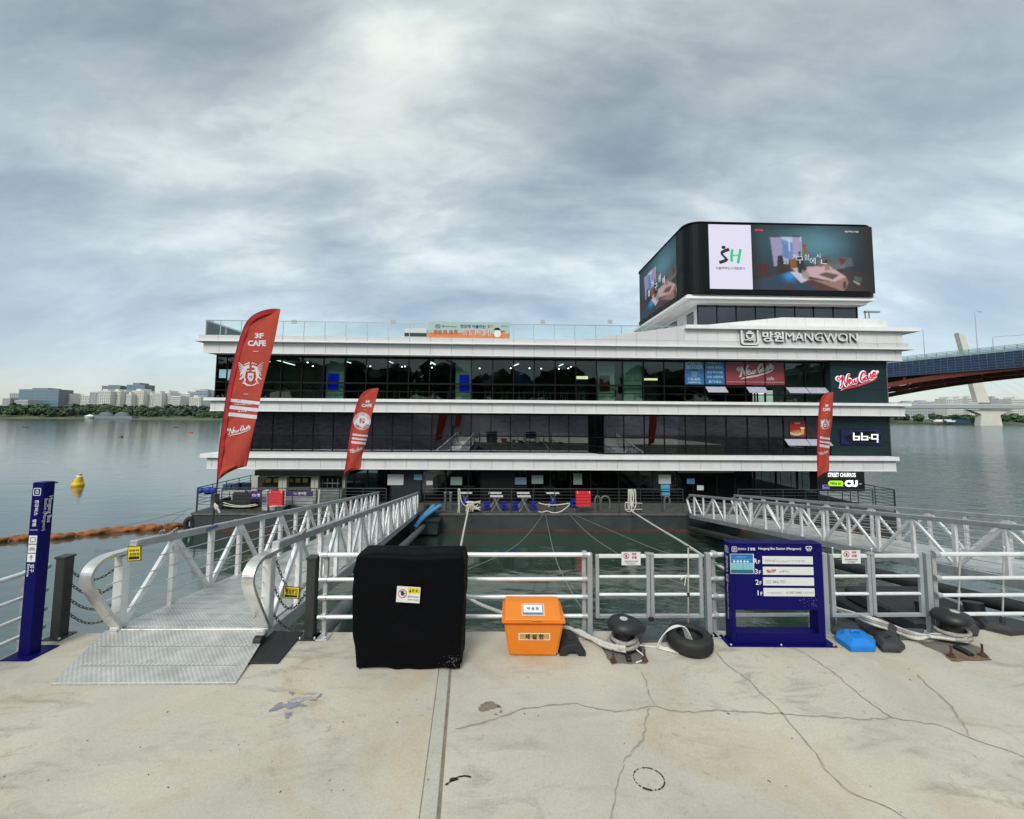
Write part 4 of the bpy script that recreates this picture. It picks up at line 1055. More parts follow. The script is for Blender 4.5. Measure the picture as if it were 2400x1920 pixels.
# bright river-side windows at the back of the ground floor (the river shows through)
RIV = M('frosted_window', (0.55, 0.66, 0.64), 0.3, var=0.1, scale=3)
for p0, p1, y0, y1 in ((1050, 1078, 1102, 1122), (1081, 1092, 1102, 1122), (1095, 1104, 1102, 1124), (1116, 1128, 1101, 1126), (1205, 1222, 1101, 1118), (1226, 1234, 1101, 1112), (1293, 1303, 1112, 1124), (1306, 1329, 1103, 1126), (1334, 1356, 1103, 1110)):
    a, b = FU(p0, y1, 1.6), FU(p1, y0, 1.6); n = 4
    hh = (b.z - a.z) / n
    for k in range(n): bar((a.x, 1.6, a.z + hh * k + .015), (b.x, 1.65, a.z + hh * (k + 1)), 'blind_slat', RIV)
# kiosk at the left end of the ground floor
k0, k1 = U(597, -.6, 1105), U(806, -.6, 1105)
bar((k0, -.6, -.62), (k1 + .3, 3, -.302), 'kiosk_canopy', BLACKM)
CREAM = M('kiosk_post', (0.42, 0.41, 0.36), 0.6, var=0.1, scale=3)
bar((U(592, 0, 1125), .6, wD), (u1[0], .7, -.63), 'kiosk_wall', INT)
for p0, p1 in ((590, 604), (653, 662), (663, 672), (729, 737), (738, 746), (803, 808)): bar((U(p0, -.2, 1125), -.2, wD + .01), (U(p1, -.2, 1125), 0.1, -.63), 'kiosk_post', CREAM)
MENU = M('menu_card', (0.55, 0.55, 0.52), 0.5, var=0.25, scale=9)
YEL = M('yellow_card', (0.45, 0.36, 0.08), 0.5, var=0.3, scale=9)
for a0, a1 in ((603, 654), (671, 730)):
    n = 9; w = (a1 - a0) / n
    for k in range(n): 
        a, b = FU(a0 + w * (k + .06), 1117.5, -.25), FU(a0 + w * (k + .94), 1111, -.25); bar((a.x, -.25, a.z), (b.x, -.22, b.z), 'menu_card', MENU if k % 3 else LIP)
    for j in range(3):
        a, b = FU(a0 + 4 + j * 17, 1131, .3), FU(a0 + 4 + j * 17 + 12, 1121, .3); bar((a.x, .3, a.z), (b.x, .33, b.z), 'menu_board', YEL)
    a, b = FU(a0 + 1, 1147, -.15), FU(a1 - 1, 1143, -.15); bar((a.x, -.3, a.z), (b.x, .1, b.z), 'kiosk_counter', M('counter_top', (0.12, 0.12, 0.12), 0.4))
for p in (754, 766, 778, 790):
    a, b = FU(p, 1146, .2), FU(p + 2, 1122, .2); bar((a.x, .2, a.z), (b.x, .25, b.z), 'steel_rack', M('steel', (0.45, 0.46, 0.46), 0.4, 0.8))
a, b = FU(750, 1134, .2), FU(796, 1132, .2); bar((a.x, .2, a.z), (b.x, .3, b.z), 'steel_rack', M('steel', (0.45, 0.46, 0.46), 0.4, 0.8))
# underside of the kiosk end / bow ramp roof line stays open to the river

# --- roof: glass balustrade
rail = bthing('glass_balustrade', U(484), .35, 8.03, 'clear glass balustrade with steel posts along the roof terrace edge', 'balustrade')
STEEL = M('brushed_steel', (0.42, 0.45, 0.45), 0.35, 0.85, var=0.1, scale=6)
ug0 = U(483.5, .35, 765); pxg = [517, 566, 615, 664, 713, 762, 811, 861, 910, 960, 1008, 1057, 1107, 1155, 1203, 1251, 1299, 1347, 1396, 1456, 1504, 1550, 1592]
ug = [ug0] + [U(p, .35, 765) for p in pxg]
zt = 9.03
for k in range(len(ug) - 1):
    mb = MB(); mb.box((ug[k] + .02, .345, 8.05), (ug[k + 1] - .02, .355, zt - .03)); bbuild(mb, 'glass_panel', GLR, rail)
for u in ug:
    mb = MB(); mb.box((u - .016, .33, 8.0), (u + .016, .375, zt)); bbuild(mb, 'post', STEEL, rail)
mb = MB(); mb.box((ug[0] - .03, .32, zt), (ug[-1] + .02, .39, zt + .045)); bbuild(mb, 'handrail', STEEL, rail)
for k in range(7):
    y0 = .35 + k * 1.9
    mb = MB(); mb.box((ug[0] - .02, y0 - .02, 8.0), (ug[0] + .02, y0 + .02, zt)); bbuild(mb, 'post', STEEL, rail)
    if k < 6:
        mb = MB(); mb.box((ug[0] - .006, y0 + .03, 8.05), (ug[0] + .006, y0 + 1.87, zt - .03)); bbuild(mb, 'glass_panel', GLR, rail)
mb = MB(); mb.box((ug[0] - .03, .39, zt), (ug[0] + .03, 11.8, zt + .045)); bbuild(mb, 'handrail', STEEL, rail)
for p in (689, 921, 1272, 1430):
    a = FU(p, 754, .3); mb = MB(); mb.box((a.x - .15, .3, a.z - .13), (a.x + .15, .33, a.z + .12)); tag(bbuild(mb, 'notice', M('notice_grey', (0.40, 0.42, 0.42), 0.6), rail))
a = FU(495, 754, 1.2); mb = MB(); mb.box((a.x - .15, 1.2, a.z - .13), (a.x + .15, 1.23, a.z + .12)); bbuild(mb, 'notice', M('notice_grey', (0.40, 0.42, 0.42), 0.6), rail)
# stair hatch on the terrace behind the banner
ht = bthing('stair_hatch', U(980, 6, 790), 6, 8.03, 'grey sloped stair hatch behind the glass on the roof terrace', 'roof hatch')
pts = [(U(925, 6, 790), 8.03), (U(1000, 6, 790), 8.03), (U(1000, 6, 770), Wz(980, 769, 6)), (U(952, 6, 770), Wz(955, 769, 6))]
mb = MB(); mb.prism(pts, FB(0, 6, 0), -2.5, 0); bbuild(mb, 'hood', PARA, ht)
mb = MB(); a, b = FU(948, 788, 5.98), FU(1000, 781, 5.98); mb.box((a.x, 5.95, a.z), (b.x, 5.99, b.z)); bbuild(mb, 'opening', BLACKM, ht)

# --- rooftop pavilion under the screen
pav = bthing('roof_pavilion', U(1820, 3.6, 740), 3.6, 8.03, 'white rooftop pavilion with a dark window strip under the big screen', 'pavilion')
vp = 3.7; up0, up1 = U(1634, vp, 730), U(2011, vp, 730)
zs = Wz(1800, 717.6, vp)
mb = MB(); mb.box((up0, vp, 8.1), (up1, 13, zs)); bbuild(mb, 'wall', M('pavilion_white', (0.55, 0.55, 0.55), 0.5), pav)
pm = [1634, 1679, 1724, 1769, 1815, 1861, 1905, 1951, 2006]
um = [U(p, vp, 730) for p in pm]
PVG = M_glass('pavilion_glass', (0.10, 0.13, 0.15), 1.9)
for a, b in zip(um[:-1], um[1:]):
    mb = MB(); mb.box((a + .03, vp - .06, 8.2), (b - .03, vp - .04, zs - .05)); bbuild(mb, 'window_pane', PVG, pav)
mb = MB(); mb.box((um[0], vp - .035, 8.2), (um[-1], vp - .005, zs - .02)); bbuild(mb, 'window_backing', M('dusk_blue', (0.05, 0.07, 0.09), 0.4), pav)
for u in um:
    mb = MB(); mb.box((u - .03, vp - .1, 8.15), (u + .03, vp - .01, zs)); bbuild(mb, 'mullion', BLACKM, pav)
# left side of the pavilion: white wall with two openings and a frame stair
for y0, y1 in ((4.3, 5.4), (7.2, 8.6), (8.9, 10.2)):
    mb = MB(); mb.box((up0 - .03, y0, 8.3), (up0 - .005, y1, zs - .35)); bbuild(mb, 'side_window', PVG, pav)
mb = MB()
for y in (5.5, 6.6):
    mb.beam((up0 - .5, y, 8.03), (up0 - .5, y, 9.9), .05, .05); mb.beam((up0 - .05, y, 8.03), (up0 - .05, y, 9.9), .05, .05)
for z in (8.6, 9.2, 9.85): mb.beam((up0 - .5, 5.5, z), (up0 - .5, 6.6, z), .04, .04)
bbuild(mb, 'frame', STEEL, pav)
us0, us1 = U(1606, 2.6, 700), U(2054, 2.6, 712)
zsl = Wz(1800, 702, 2.6); zsu = Wz(1800, 697, 2.6)
mb = MB(); mb.box((us0 + .5, 3.0, zs), (us1 - .35, 14.4, zs + .24)); bbuild(mb, 'eave', ALU_PANEL, pav)
mb = MB(); mb.box((us0 + .12, 2.75, zs + .242), (us1 + .02, 14.6, zs + .38)); bbuild(mb, 'eave', LIP, pav)
mb = MB(); mb.box((us0 + .3, 2.9, zs + .382), (us1 + .2, 14.6, zs + .55)); bbuild(mb, 'eave', ALU_PANEL, pav)

# --- the LED screen
SV = 2.7
s0, s1 = U(1612, SV, 600), U(2056, SV, 620)
zb_, zt_ = zs + .555, Wz(1850, 526, SV)
D_ = 11.2
led = bthing('screen_billboard', (s0 + s1) / 2, SV, zb_, 'huge black wraparound screen on the roof showing an advert and a dim living room', 'billboard')
rc = 1.0
outl = rrect_pts(s0, SV, s1, SV + D_, rc, 8)
def ring(off): return rrect_pts(s0 + off, SV + off, s1 - off, SV + D_ - off, rc, 8)
frz = (Vector((0, 0, 0)), Vector((1, 0, 0)), Vector((0, 1, 0)), Vector((0, 0, 1)))
CASE = M('screen_case', (0.004, 0.005, 0.006), 0.5, var=0.15, scale=1, spec=.15)
mb = MB(); mb.prism(ring(0.0), frz, zb_, zt_); o = bbuild(mb, 'case', CASE, led)
for z0, z1, off in ((zt_ - .02, zt_ + .06, -.06), (zb_ - .0, zb_ + .35, -.08)):
    mb = MB(); mb.prism(ring(off), frz, z0 + .002, z1); bbuild(mb, 'case_rim', CASE, led)
lfr = FB(0, SV, 0)
LEDM = M_attr('led_picture', emit=0.52, rough=.8); LEDW = M('led_white', (0.80, 0.765, 0.93), 0.5, var=0, emit=0.58); LEDW.node_tree.nodes['Principled BSDF'].inputs['Base Color'].default_value = (.02, .02, .02, 1)
a0, a1 = FU(1664, 683, SV), FU(1759, 526, SV)
z0, z1 = Wz(1760, 684, SV), Wz(1712, 527, SV)
mb = MB(); rect(mb, lfr, a0.x, z0, a1.x, z1, 0.012); bbuild(mb, 'advert_screen', LEDW, led, fix=False)
INKK = M('led_ink', (0.01, 0.01, 0.015), 0.6, var=0, emit=0.0); GRN = M('led_green', (0.0, 0.30, 0.09), 0.6, var=0, emit=0.6)
def sh(zx, zy):
    p = FU(1640 + zx * 0.19944, 510 + zy * 0.19944, SV); return (p.x, p.z)
mb = MB(); c = sh(278, 352); disc(mb, lfr, c[0], c[1], 0.16, 0.02, 14, 0.13)
pos = lambda x, y, d: Vector((x, SV - d, y))
for st, w in (([(345, 375), (300, 390), (258, 415), (275, 450), (305, 480), (310, 500), (280, 515), (228, 530)], .20),): ribbon(mb, [sh(*p) for p in st], w, pos, 0.02, taper=False)
ribbon(mb, [sh(285, 492), sh(335, 497)], .12, pos, 0.021, taper=False)
text_mb(mb, '서울주택도시개발공사', lfr, sh(358, 598)[0], sh(358, 598)[1], w=sh(528, 0)[0] - sh(190, 0)[0], t=0.02, bold=0.012)
bbuild(mb, 'advert_lettering', INKK, led, fix=False)
mb = MB()
ribbon(mb, [sh(382, 375), sh(372, 450), sh(375, 520)], .19, pos, 0.02, taper=False); ribbon(mb, [sh(476, 372), sh(462, 460), sh(447, 540)], .19, pos, 0.02, taper=False); ribbon(mb, [sh(360, 458), sh(420, 445), sh(462, 440)], .13, pos, 0.021, taper=False)
bbuild(mb, 'advert_lettering', GRN, led, fix=False)
def living_room(X, Y):
    zx = 600 + X * 1440; zy = 880 - Y * 785
    img = np.zeros(X.shape + (3,))
    g = np.exp(-(((zx - 1400) / 330) ** 2 + ((zy - 320) / 190) ** 2))
    g2 = np.exp(-(((zx - 1050) / 560) ** 2 + ((zy - 250) / 330) ** 2))
    for i, (b, c, d) in enumerate(((0.006, 0.10, 0.010), (0.022, 0.235, 0.055), (0.030, 0.30, 0.075))): img[..., i] = b + c * g * 0.85 + d * g2
    # dark wedge of ceiling and floor
    img[inpoly(zx, zy, [(600, 95), (1400, 95), (1240, 120), (820, 160), (600, 150)])] *= 0.55
    fl = inpoly(zx, zy, [(600, 760), (1000, 620), (1500, 600), (2040, 640), (2040, 880), (600, 880)])
    img[fl] = (0.045, 0.030, 0.030)
    bl = inpoly(zx, zy, [(600, 790), (980, 640), (1100, 640), (1340, 780), (1430, 880), (600, 880)])
    img[bl] = np.stack([0.012 + 0 * zx, 0.045 + 0 * zx, 0.09 + 0 * zx], -1)[bl]
    h = np.exp(-(((zx - 1040) / 75) ** 2 + ((zy - 690) / 55) ** 2))[..., None] * np.array([0.0, 0.28, 0.62]); img += h * bl[..., None]
    def P(poly, col, k=1.0):
        m = inpoly(zx, zy, poly); img[m] = img[m] * (1 - k) + np.array(col) * k
    P([(820, 238), (950, 234), (965, 560), (858, 585)], (0.36, 0.32, 0.52)); P([(950, 234), (1170, 228), (1180, 470), (965, 520)], (0.17, 0.30, 0.58))
    P([(1085, 232), (1172, 228), (1182, 480), (1090, 470)], (0.40, 0.34, 0.58)); P([(955, 234), (1085, 232), (1085, 300), (960, 262)], (0.45, 0.62, 0.80))
    for k in range(5): P([(975 + k * 22, 290 + (k * 37) % 40), (987 + k * 22, 290 + (k * 37) % 40), (990 + k * 22, 510), (978 + k * 22, 510)], (0.10, 0.20, 0.50))
    P([(1035, 270), (1055, 270), (1052, 400), (1042, 400)], (0.7, 0.8, 0.9)); P([(1178, 226), (1187, 226), (1192, 480), (1184, 480)], (0.75, 0.75, 0.8))
    P([(815, 232), (1185, 222), (1185, 232), (815, 242)], (0.02, 0.03, 0.04))
    P([(1205, 320), (1245, 318), (1255, 430), (1210, 440)], (0.28, 0.11, 0.02)); P([(1210, 322), (1232, 318), (1236, 345), (1212, 350)], (0.22, 0.01, 0.01))
    P([(1060, 600), (1500, 560), (1700, 690), (1560, 752), (1250, 690), (1215, 740)], (0.62, 0.42, 0.46)); P([(1040, 640), (1130, 640), (1260, 730), (1170, 770)], (0.66, 0.60, 0.72))
    P([(1560, 752), (1700, 690), (1730, 760), (1670, 860), (1290, 790), (1240, 720)], (0.33, 0.19, 0.15)); P([(1180, 770), (1300, 730), (1660, 862), (1600, 880), (1440, 880)], (0.085, 0.03, 0.028))
    P([(1370, 670), (1470, 640), (1620, 670), (1540, 725)], (0.14, 0.07, 0.05)); P([(1660, 760), (1700, 735), (1700, 800), (1665, 840)], (0.03, 0.015, 0.012))
    P([(1450, 455), (1780, 465), (1800, 560), (1620, 600), (1440, 540)], (0.10, 0.115, 0.12)); P([(1500, 540), (1700, 545), (1700, 590), (1560, 610)], (0.15, 0.15, 0.15)); P([(1625, 475), (1730, 480), (1650, 560)], (0.13, 0.02, 0.025))
    P([(900, 460), (955, 450), (990, 560), (895, 600)], (0.018, 0.016, 0.018)); P([(1040, 500), (1110, 480), (1120, 570), (1050, 610)], (0.30, 0.085, 0.012)); P([(890, 590), (1050, 560), (1040, 640), (880, 690)], (0.03, 0.014, 0.012))
    P([(1135, 480), (1165, 440), (1205, 480), (1210, 560), (1180, 660), (1135, 650)], (0.010, 0.014, 0.02)); P([(1148, 405), (1175, 398), (1182, 430), (1150, 440)], (0.02, 0.014, 0.012))
    P([(1180, 640), (1230, 610), (1280, 690), (1230, 730), (1185, 700)], (0.36, 0.31, 0.30)); P([(1185, 585), (1225, 570), (1245, 610), (1200, 640)], (0.01, 0.008, 0.008))
    P([(1450, 545), (1490, 530), (1520, 610), (1460, 620)], (0.32, 0.20, 0.17)); P([(1455, 500), (1485, 490), (1495, 530), (1460, 538)], (0.012, 0.01, 0.01)); P([(1375, 510), (1430, 505), (1430, 575), (1380, 580)], (0.22, 0.14, 0.09))
    P([(660, 560), (790, 540), (785, 680), (665, 690)], (0.07, 0.006, 0.008)); P([(970, 810), (1070, 800), (1060, 860), (975, 862)], (0.09, 0.012, 0.012)); P([(1800, 685), (1890, 690), (1880, 750), (1815, 740)], (0.10, 0.16, 0.13)); P([(1790, 730), (1870, 770), (1850, 785), (1785, 745)], (0.5, 0.55, 0.52))
    rs = np.random.RandomState(3); img *= (0.9 + 0.2 * rs.rand(*X.shape))[..., None]
    fade = np.clip((2060 - zx) / 330, 0.12, 1) * np.clip((zx - 560) / 160, 0.3, 1); img *= fade[..., None]
    return np.clip(img, 0, 1)
img = paint_grid(210, 112, living_room)
for _ in range(2):      # the LED picture is soft
    e_ = np.pad(img, ((1, 1), (1, 1), (0, 0)), 'edge'); img = (e_[1:-1, 1:-1] * 2 + e_[:-2, 1:-1] + e_[2:, 1:-1] + e_[1:-1, :-2] + e_[1:-1, 2:]) / 6
b0, b1 = U(1762, SV, 600), U(2047, SV, 610)
zr0, zr1 = Wz(1900, 686, SV), Wz(1900, 529, SV)
mb = MB(); picture(mb, lfr, b0, zr0, b1, zr1, img, 0.012); bbuild(mb, 'picture_screen', LEDM, led, fix=False)
WHL = M('led_white', (0.8, 0.765, 0.93)); REDL = M('led_red', (0.55, 0.01, 0.05), 0.5, var=0, emit=0.7)
CAPT = M('led_caption', (0.62, 0.62, 0.66), 0.5, var=0, emit=0.42)
mb = MB()
for ch, x, y, h in (('늘', 1012, 508, 82), ('가', 1112, 468, 72), ('구', 1175, 500, 90), ('쉼', 1252, 465, 72), ('에', 1325, 512, 86), ('시', 1392, 452, 58), ('ㄴ', 1457, 520, 56)):
    c = sh(x, y); m2 = MB(); text_mb(m2, ch, lfr, c[0], c[1], h=h * 0.19944 * 29.0 / 960, t=0.02, bold=-.016); bbuild(m2, 'caption_letter', CAPT, led, fix=False)
text_mb(mb, '서울주택도시개발', lfr, *sh(1780, 168), w=sh(1870, 0)[0] - sh(1705, 0)[0], t=0.02)
bbuild(mb, 'caption', M('led_caption', (0.62, 0.62, 0.66), 0.5, var=0, emit=0.9), led, fix=False)
mb = MB(); text_mb(mb, '늘가치쉼', lfr, *sh(695, 148), w=sh(740, 0)[0] - sh(650, 0)[0], t=0.02, bold=.03); bbuild(mb, 'caption', REDL, led, fix=False)
# west face of the screen: the same picture, cropped
img2 = img[::2, 11:165:2]
sfr = (Vector((s0, SV + D_, 0)), Vector((0, -1, 0)), Vector((0, 0, 1)), Vector((-1, 0, 0)))
mb = MB(); picture(mb, sfr, 1.0, zr0 - .1, D_ - 1.9, zr1, img2 * 0.8, 0.012); bbuild(mb, 'picture_screen', LEDM, led, fix=False)
mb = MB()
for k, ch in enumerate('늘가구쉼에'):
    mb = MB(); text_mb(mb, ch, sfr, 3.4 + k * 0.85, (zr0 + zr1) / 2 + 0.25 * ((k % 2) * 2 - 1), h=.62, t=.02); bbuild(mb, 'caption_letter', CAPT, led, fix=False)
# roof vent arm by the pavilion
vn = bthing('roof_pipe', U(2040, 1.5, 735), 1.5, 9.04, 'thin grey pipe arm on the roof right of the pavilion', 'pipe')
a = FU(2028, 738, 1.5); b = FU(2030, 733, 1.5); c = FU(2061, 733, 1.5)
mb = MB(); mb.box((a.x - .03, 1.47, 9.04), (a.x + .03, 1.53, b.z)); mb.box((a.x + .25, 1.47, 9.04), (a.x + .29, 1.53, b.z)); bbuild(mb, 'post', STEEL, vn)
mb = MB(); mb.box((a.x - .05, 1.42, b.z), (c.x, 1.58, b.z + .12)); bbuild(mb, 'tray', STEEL, vn)

# --- signs on the building -----------------------------------------
WHT = M('sign_white', (0.76, 0.76, 0.75), 0.45, var=0.05, scale=5); DARKB = M('sign_dark', (0.02, 0.022, 0.025), 0.5)
sg = bthing('station_sign', U(1866, -.1, 792), -.1, Wz(1866, 792, -.1), 'raised white Korean and Latin station name with a ferry emblem on the white fascia', 'sign')
SF = FB(0, -.02, 0)
def sgz(zx, zy): p = FU(1480 + zx * .3108, 500 + zy * .3108, -.02); return p.x, p.z
for nm, mat, off, dd in (('letter_shadow', DARKB, .03, .10), ('letter_face', WHT, .14, .06)):  # dark copies shifted down and right stand in for the letters' side shadows
    mb = MB(); e = 0.03 if nm == 'letter_shadow' else 0
    x0, z0 = sgz(815, 995); x1, z1 = sgz(942, 868); boat_logo(mb, SF, (x0 + x1) / 2 + e * .5, (z0 + z1) / 2 - e * .6, (x1 - x0), off, dd)
    c = sgz(1055, 935); text_mb(mb, '망원', SF, c[0] + e, c[1] - e, w=sgz(1133, 0)[0] - sgz(977, 0)[0], h=sgz(0, 893)[1] - sgz(0, 978)[1] if False else .66, t=off, depth=dd, bold=.02, res=3)
    c = sgz(1418, 938); text_mb(mb, 'MANGWON', SF, c[0] + e, c[1] - e, w=sgz(1680, 0)[0] - sgz(1152, 0)[0], h=.53, t=off, depth=dd, bold=-.006, res=3)
    bbuild(mb, nm, mat, sg, fix=False)
# NEW CASE wall sign
sg = bthing('script_sign', U(2010, .5, 893), .5, Wz(2010, 893, .5), 'pink and white script wall sign with a red swoosh, upper dark end panel', 'sign')
NF = FB(0, .55, 0)
PINK = M('neon_pink', (0.75, 0.50, 0.56), 0.5, var=0, emit=0.45); NWH = M('neon_white', (0.72, 0.62, 0.66), 0.5, var=0, emit=0.5); NRED = M('neon_red', (0.34, 0.016, 0.035), 0.5, var=0, emit=0.35)
cx_, cz_ = U(2008, .55, 892), Wz(2008, 893, .55); wsg = U(2057, .55, 892) - U(1960, .55, 892)
def tilt(fr, cx, cz, a):
    ca, sa = math.cos(a), math.sin(a); O, X, Y, Nn = fr
    return lambda x, y, d: O + X * (cx + (x - cx) * ca - (y - cz) * sa) + Y * (cz + (x - cx) * sa + (y - cz) * ca) + Nn * d
tw = tilt(NF, cx_, cz_, R(4))
mb = MB(); wordmark(mb, NF, cx_, cz_, wsg, 0.78, .03, .03, warp=tw); bbuild(mb, 'letter_edge', NWH, sg, fix=False)
mb = MB(); wordmark(mb, NF, cx_, cz_, wsg, 0.36, .075, .02, warp=tw); bbuild(mb, 'letter_face', NRED, sg, fix=False)
mb = MB(); disc(mb, NF, cx_ + wsg * .49, cz_ + .62, .10, .06); bbuild(mb, 'dot', PINK, sg, fix=False)
# bb.q sign
sg = bthing('diner_sign', U(2020, .4, 1023), .4, Wz(2020, 1023, .4), 'blue and black lozenge sign with white letters on the lower dark end panel', 'sign')
QF = FB(0, .55, 0)
def sq(zx, zy): p = FU(1500 + zx * .3015, 780 + zy * .3015, .55); return p.x, p.z
P0 = [sq(*p) for p in ((1552, 757), (1862, 750), (1866, 868), (1556, 868))]
mb = MB(); mb.prism(list(reversed(P0)), QF, 0.005, .10); bbuild(mb, 'backing', M('sign_navy', (0.012, 0.010, 0.085), 0.4), sg)
P1 = [sq(*p) for p in ((1582, 797), (1612, 790), (1628, 762), (1812, 760), (1832, 788), (1860, 795), (1862, 825), (1834, 832), (1818, 855), (1634, 857), (1614, 832), (1584, 828))]
mb = MB(); mb.prism(list(reversed(P1)), QF, .101, .16); bbuild(mb, 'plaque', M('sign_grey', (0.06, 0.062, 0.066), 0.3, 0.5), sg)
cxp = sum(p[0] for p in P1) / 12; czp = sum(p[1] for p in P1) / 12
P2 = [(cxp + (x - cxp) * .95, czp + (y - czp) * .90) for x, y in P1]
mb = MB(); mb.prism(list(reversed(P2)), QF, .161, .175); bbuild(mb, 'plaque_face', BLACKM, sg)
mb = MB()
def stroke(mb, fr, a, b, w, t, d):
    O, X, Y, Nn = fr; a = Vector(a); b = Vector(b); q = (b - a).normalized(); n = Vector((-q.y, q.x)) * w / 2; q = q * w / 2
    mb.prism([tuple(a - n - q), tuple(b - n + q), tuple(b + n + q), tuple(a + n - q)], fr, t, t + d)
for seg in (((1642, 781), (1642, 830)), ((1642, 830), (1684, 830)), ((1684, 830), (1684, 806)), ((1684, 806), (1642, 806)), ((1704, 781), (1704, 830)), ((1704, 830), (1748, 830)), ((1748, 830), (1748, 806)), ((1748, 806), (1704, 806)), ((1764.6, 816), (1765, 816)),
            ((1826, 848), (1826, 792)), ((1826, 792), (1782, 792)), ((1782, 792), (1782, 824)), ((1782, 824), (1826, 824))):
    stroke(mb, QF, sq(*seg[0]), sq(*seg[1]), .07, .178, .03)
bbuild(mb, 'letter', M('sign_lit_white', (0.85, 0.85, 0.88), 0.5, var=0, emit=0.55), sg, fix=False)
# STREET CHURROS / CU box sign at deck level
vq = -.15
sg = bthing('shop_sign', U(1972, vq, 1127), vq, Wz(1972, 1127, vq), 'black box sign with white churro shop lettering and a green speech bubble', 'sign')
CF = FB(0, vq, 0)
def sc_(zx, zy): p = FU(1500 + zx * .3015, 780 + zy * .3015, vq); return p.x, p.z
a, b = sc_(1396, 1232), sc_(1742, 1075)
mb = MB(); mb.box((a[0], vq, a[1]), (b[0], vq + .8, -.31)); bbuild(mb, 'case', M('sign_black', (0.008, 0.008, 0.011), 0.4), sg)
LW = M('sign_lit_white', (0.85, 0.85, 0.88))
mb = MB(); c = sc_(1567, 1105); text_mb(mb, 'STREET CHURROS', CF, c[0], c[1], w=sc_(1673, 0)[0] - sc_(1462, 0)[0], h=.27, t=.02, bold=.03); 
c = sc_(1640, 1172); text_mb(mb, 'CU', CF, c[0], c[1], w=sc_(1690, 0)[0] - sc_(1590, 0)[0], h=.42, t=.02, bold=.085, res=4); c = sc_(1712, 1175); text_mb(mb, '한강', CF, c[0], c[1], w=.14, t=.02); bbuild(mb, 'letter', LW, sg, fix=False)
GB = M('sign_lit_green', (0.28, 0.62, 0.015), 0.5, var=0, emit=0.5)
mb = MB(); p, q_ = sc_(1462, 1192), sc_(1578, 1150); mb.flat(rrect_pts(p[0], p[1], q_[0], q_[1], (q_[1] - p[1]) * .49), CF, .02); mb.flat([(q_[0] - .3, p[1] + .02), (q_[0], p[1] - .03), (q_[0] - .12, p[1] + .12)], CF, .021); bbuild(mb, 'speech_bubble', GB, sg, fix=False)
mb = MB(); c = sc_(1519, 1170); text_mb(mb, 'Nice to', CF, c[0], c[1], w=sc_(1560, 0)[0] - sc_(1480, 0)[0], t=.025, bold=.035); bbuild(mb, 'letter', INKK, sg, fix=False)
mb = MB(); p, q_ = sc_(1418, 1220), sc_(1470, 1182); frame_ring(mb, CF, p[0], p[1], q_[0], q_[1], .035, .03, .02); text_mb(mb, 'bus', CF, (p[0] + q_[0]) / 2, (p[1] + q_[1]) / 2, w=.34, t=.02, bold=.04); bbuild(mb, 'bus_logo', M('sign_lit_blue', (0.16, 0.16, 0.42), 0.5, var=0, emit=.5), sg, fix=False)
# prints on the third floor panes (inside face)
def poster(name, px0, py0, px1, py1, v, label, mat, cat='poster', group=None):
    a, b = FU(px0, py1, v), FU(px1, py0, v)
    r = bthing(name, (a.x + b.x) / 2, v, a.z, label, cat, group)
    mb = MB(); mb.box((a.x, v, a.z), (b.x, v + .012, b.z)); bbuild(mb, 'sheet', mat, r)
    return r, FB(0, v, 0), a, b
vq = v3 - .02
BLUEP = M('poster_blue', (0.030, 0.13, 0.30), 0.3, var=0.15, scale=2); PALEB = M('poster_pale_blue', (0.30, 0.50, 0.58), 0.4); REDP = M('poster_red', (0.215, 0.033, 0.042), 0.35, var=0.12, scale=1.5); PALEL = M('poster_letter', (0.50, 0.50, 0.47), 0.5)
r, fr, a, b = poster('drink_poster', 1606, 843, 1649, 901, vq, 'blue window poster with big drink lettering and a cup, leftmost of the blue pair', BLUEP)
cx, w = (a.x + b.x) / 2, b.x - a.x; H = b.z - a.z
mb = MB(); text_mb(mb, 'DRINK', fr, cx, b.z - .17, w=w * .92, h=.30, t=.004, bold=.04); text_mb(mb, 'BIGGER', fr, cx, b.z - .50, w=w * .92, h=.27, t=.004, bold=.03); text_mb(mb, '1.5L&3L', fr, cx, a.z + .36, w=w * .7, h=.17, t=.004, bold=.03); text_mb(mb, '아메리카노', fr, cx, a.z + .13, w=w * .7, h=.15, t=.004, bold=.03); bbuild(mb, 'lettering', PALEB, r, fix=False)
mb = MB(); mb.flat([(cx - .16, a.z + .5), (cx + .16, a.z + .5), (cx + .22, b.z - .75), (cx - .22, b.z - .75)], fr, .003); bbuild(mb, 'cup_print', M('cup_print', (0.12, 0.21, 0.30), 0.4), r, fix=False)
mb = MB(); mb.flat(rrect_pts(cx - .25, b.z - .76, cx + .25, b.z - .70, .03), fr, .005); bbuild(mb, 'cup_lid_print', BLACKM, r, fix=False)
r, fr, a, b = poster('picnic_poster', 1653, 843, 1697, 901, vq, 'blue window poster with five lines of Korean, right of the drink poster', BLUEP)
cx, w = (a.x + b.x) / 2, b.x - a.x
mb = MB()
for k, t_ in enumerate(('뉴케이스만', '대용량 음료로', '한강 피크닉을', '더욱 시원하게', '즐기세요')): text_mb(mb, t_, fr, cx, b.z - .22 - k * (b.z - a.z - .4) / 4, w=w * (.8 if k not in (0, 4) else .66), h=.17, t=.004, bold=.03)
bbuild(mb, 'lettering', PALEB, r, fix=False)
a, b = FU(1702, 902, vq), FU(1838, 843, vq)
r = bthing('cafe_banner', (a.x + b.x) / 2, vq, a.z, 'dark red cafe banner with white script across three upper windows', 'banner')
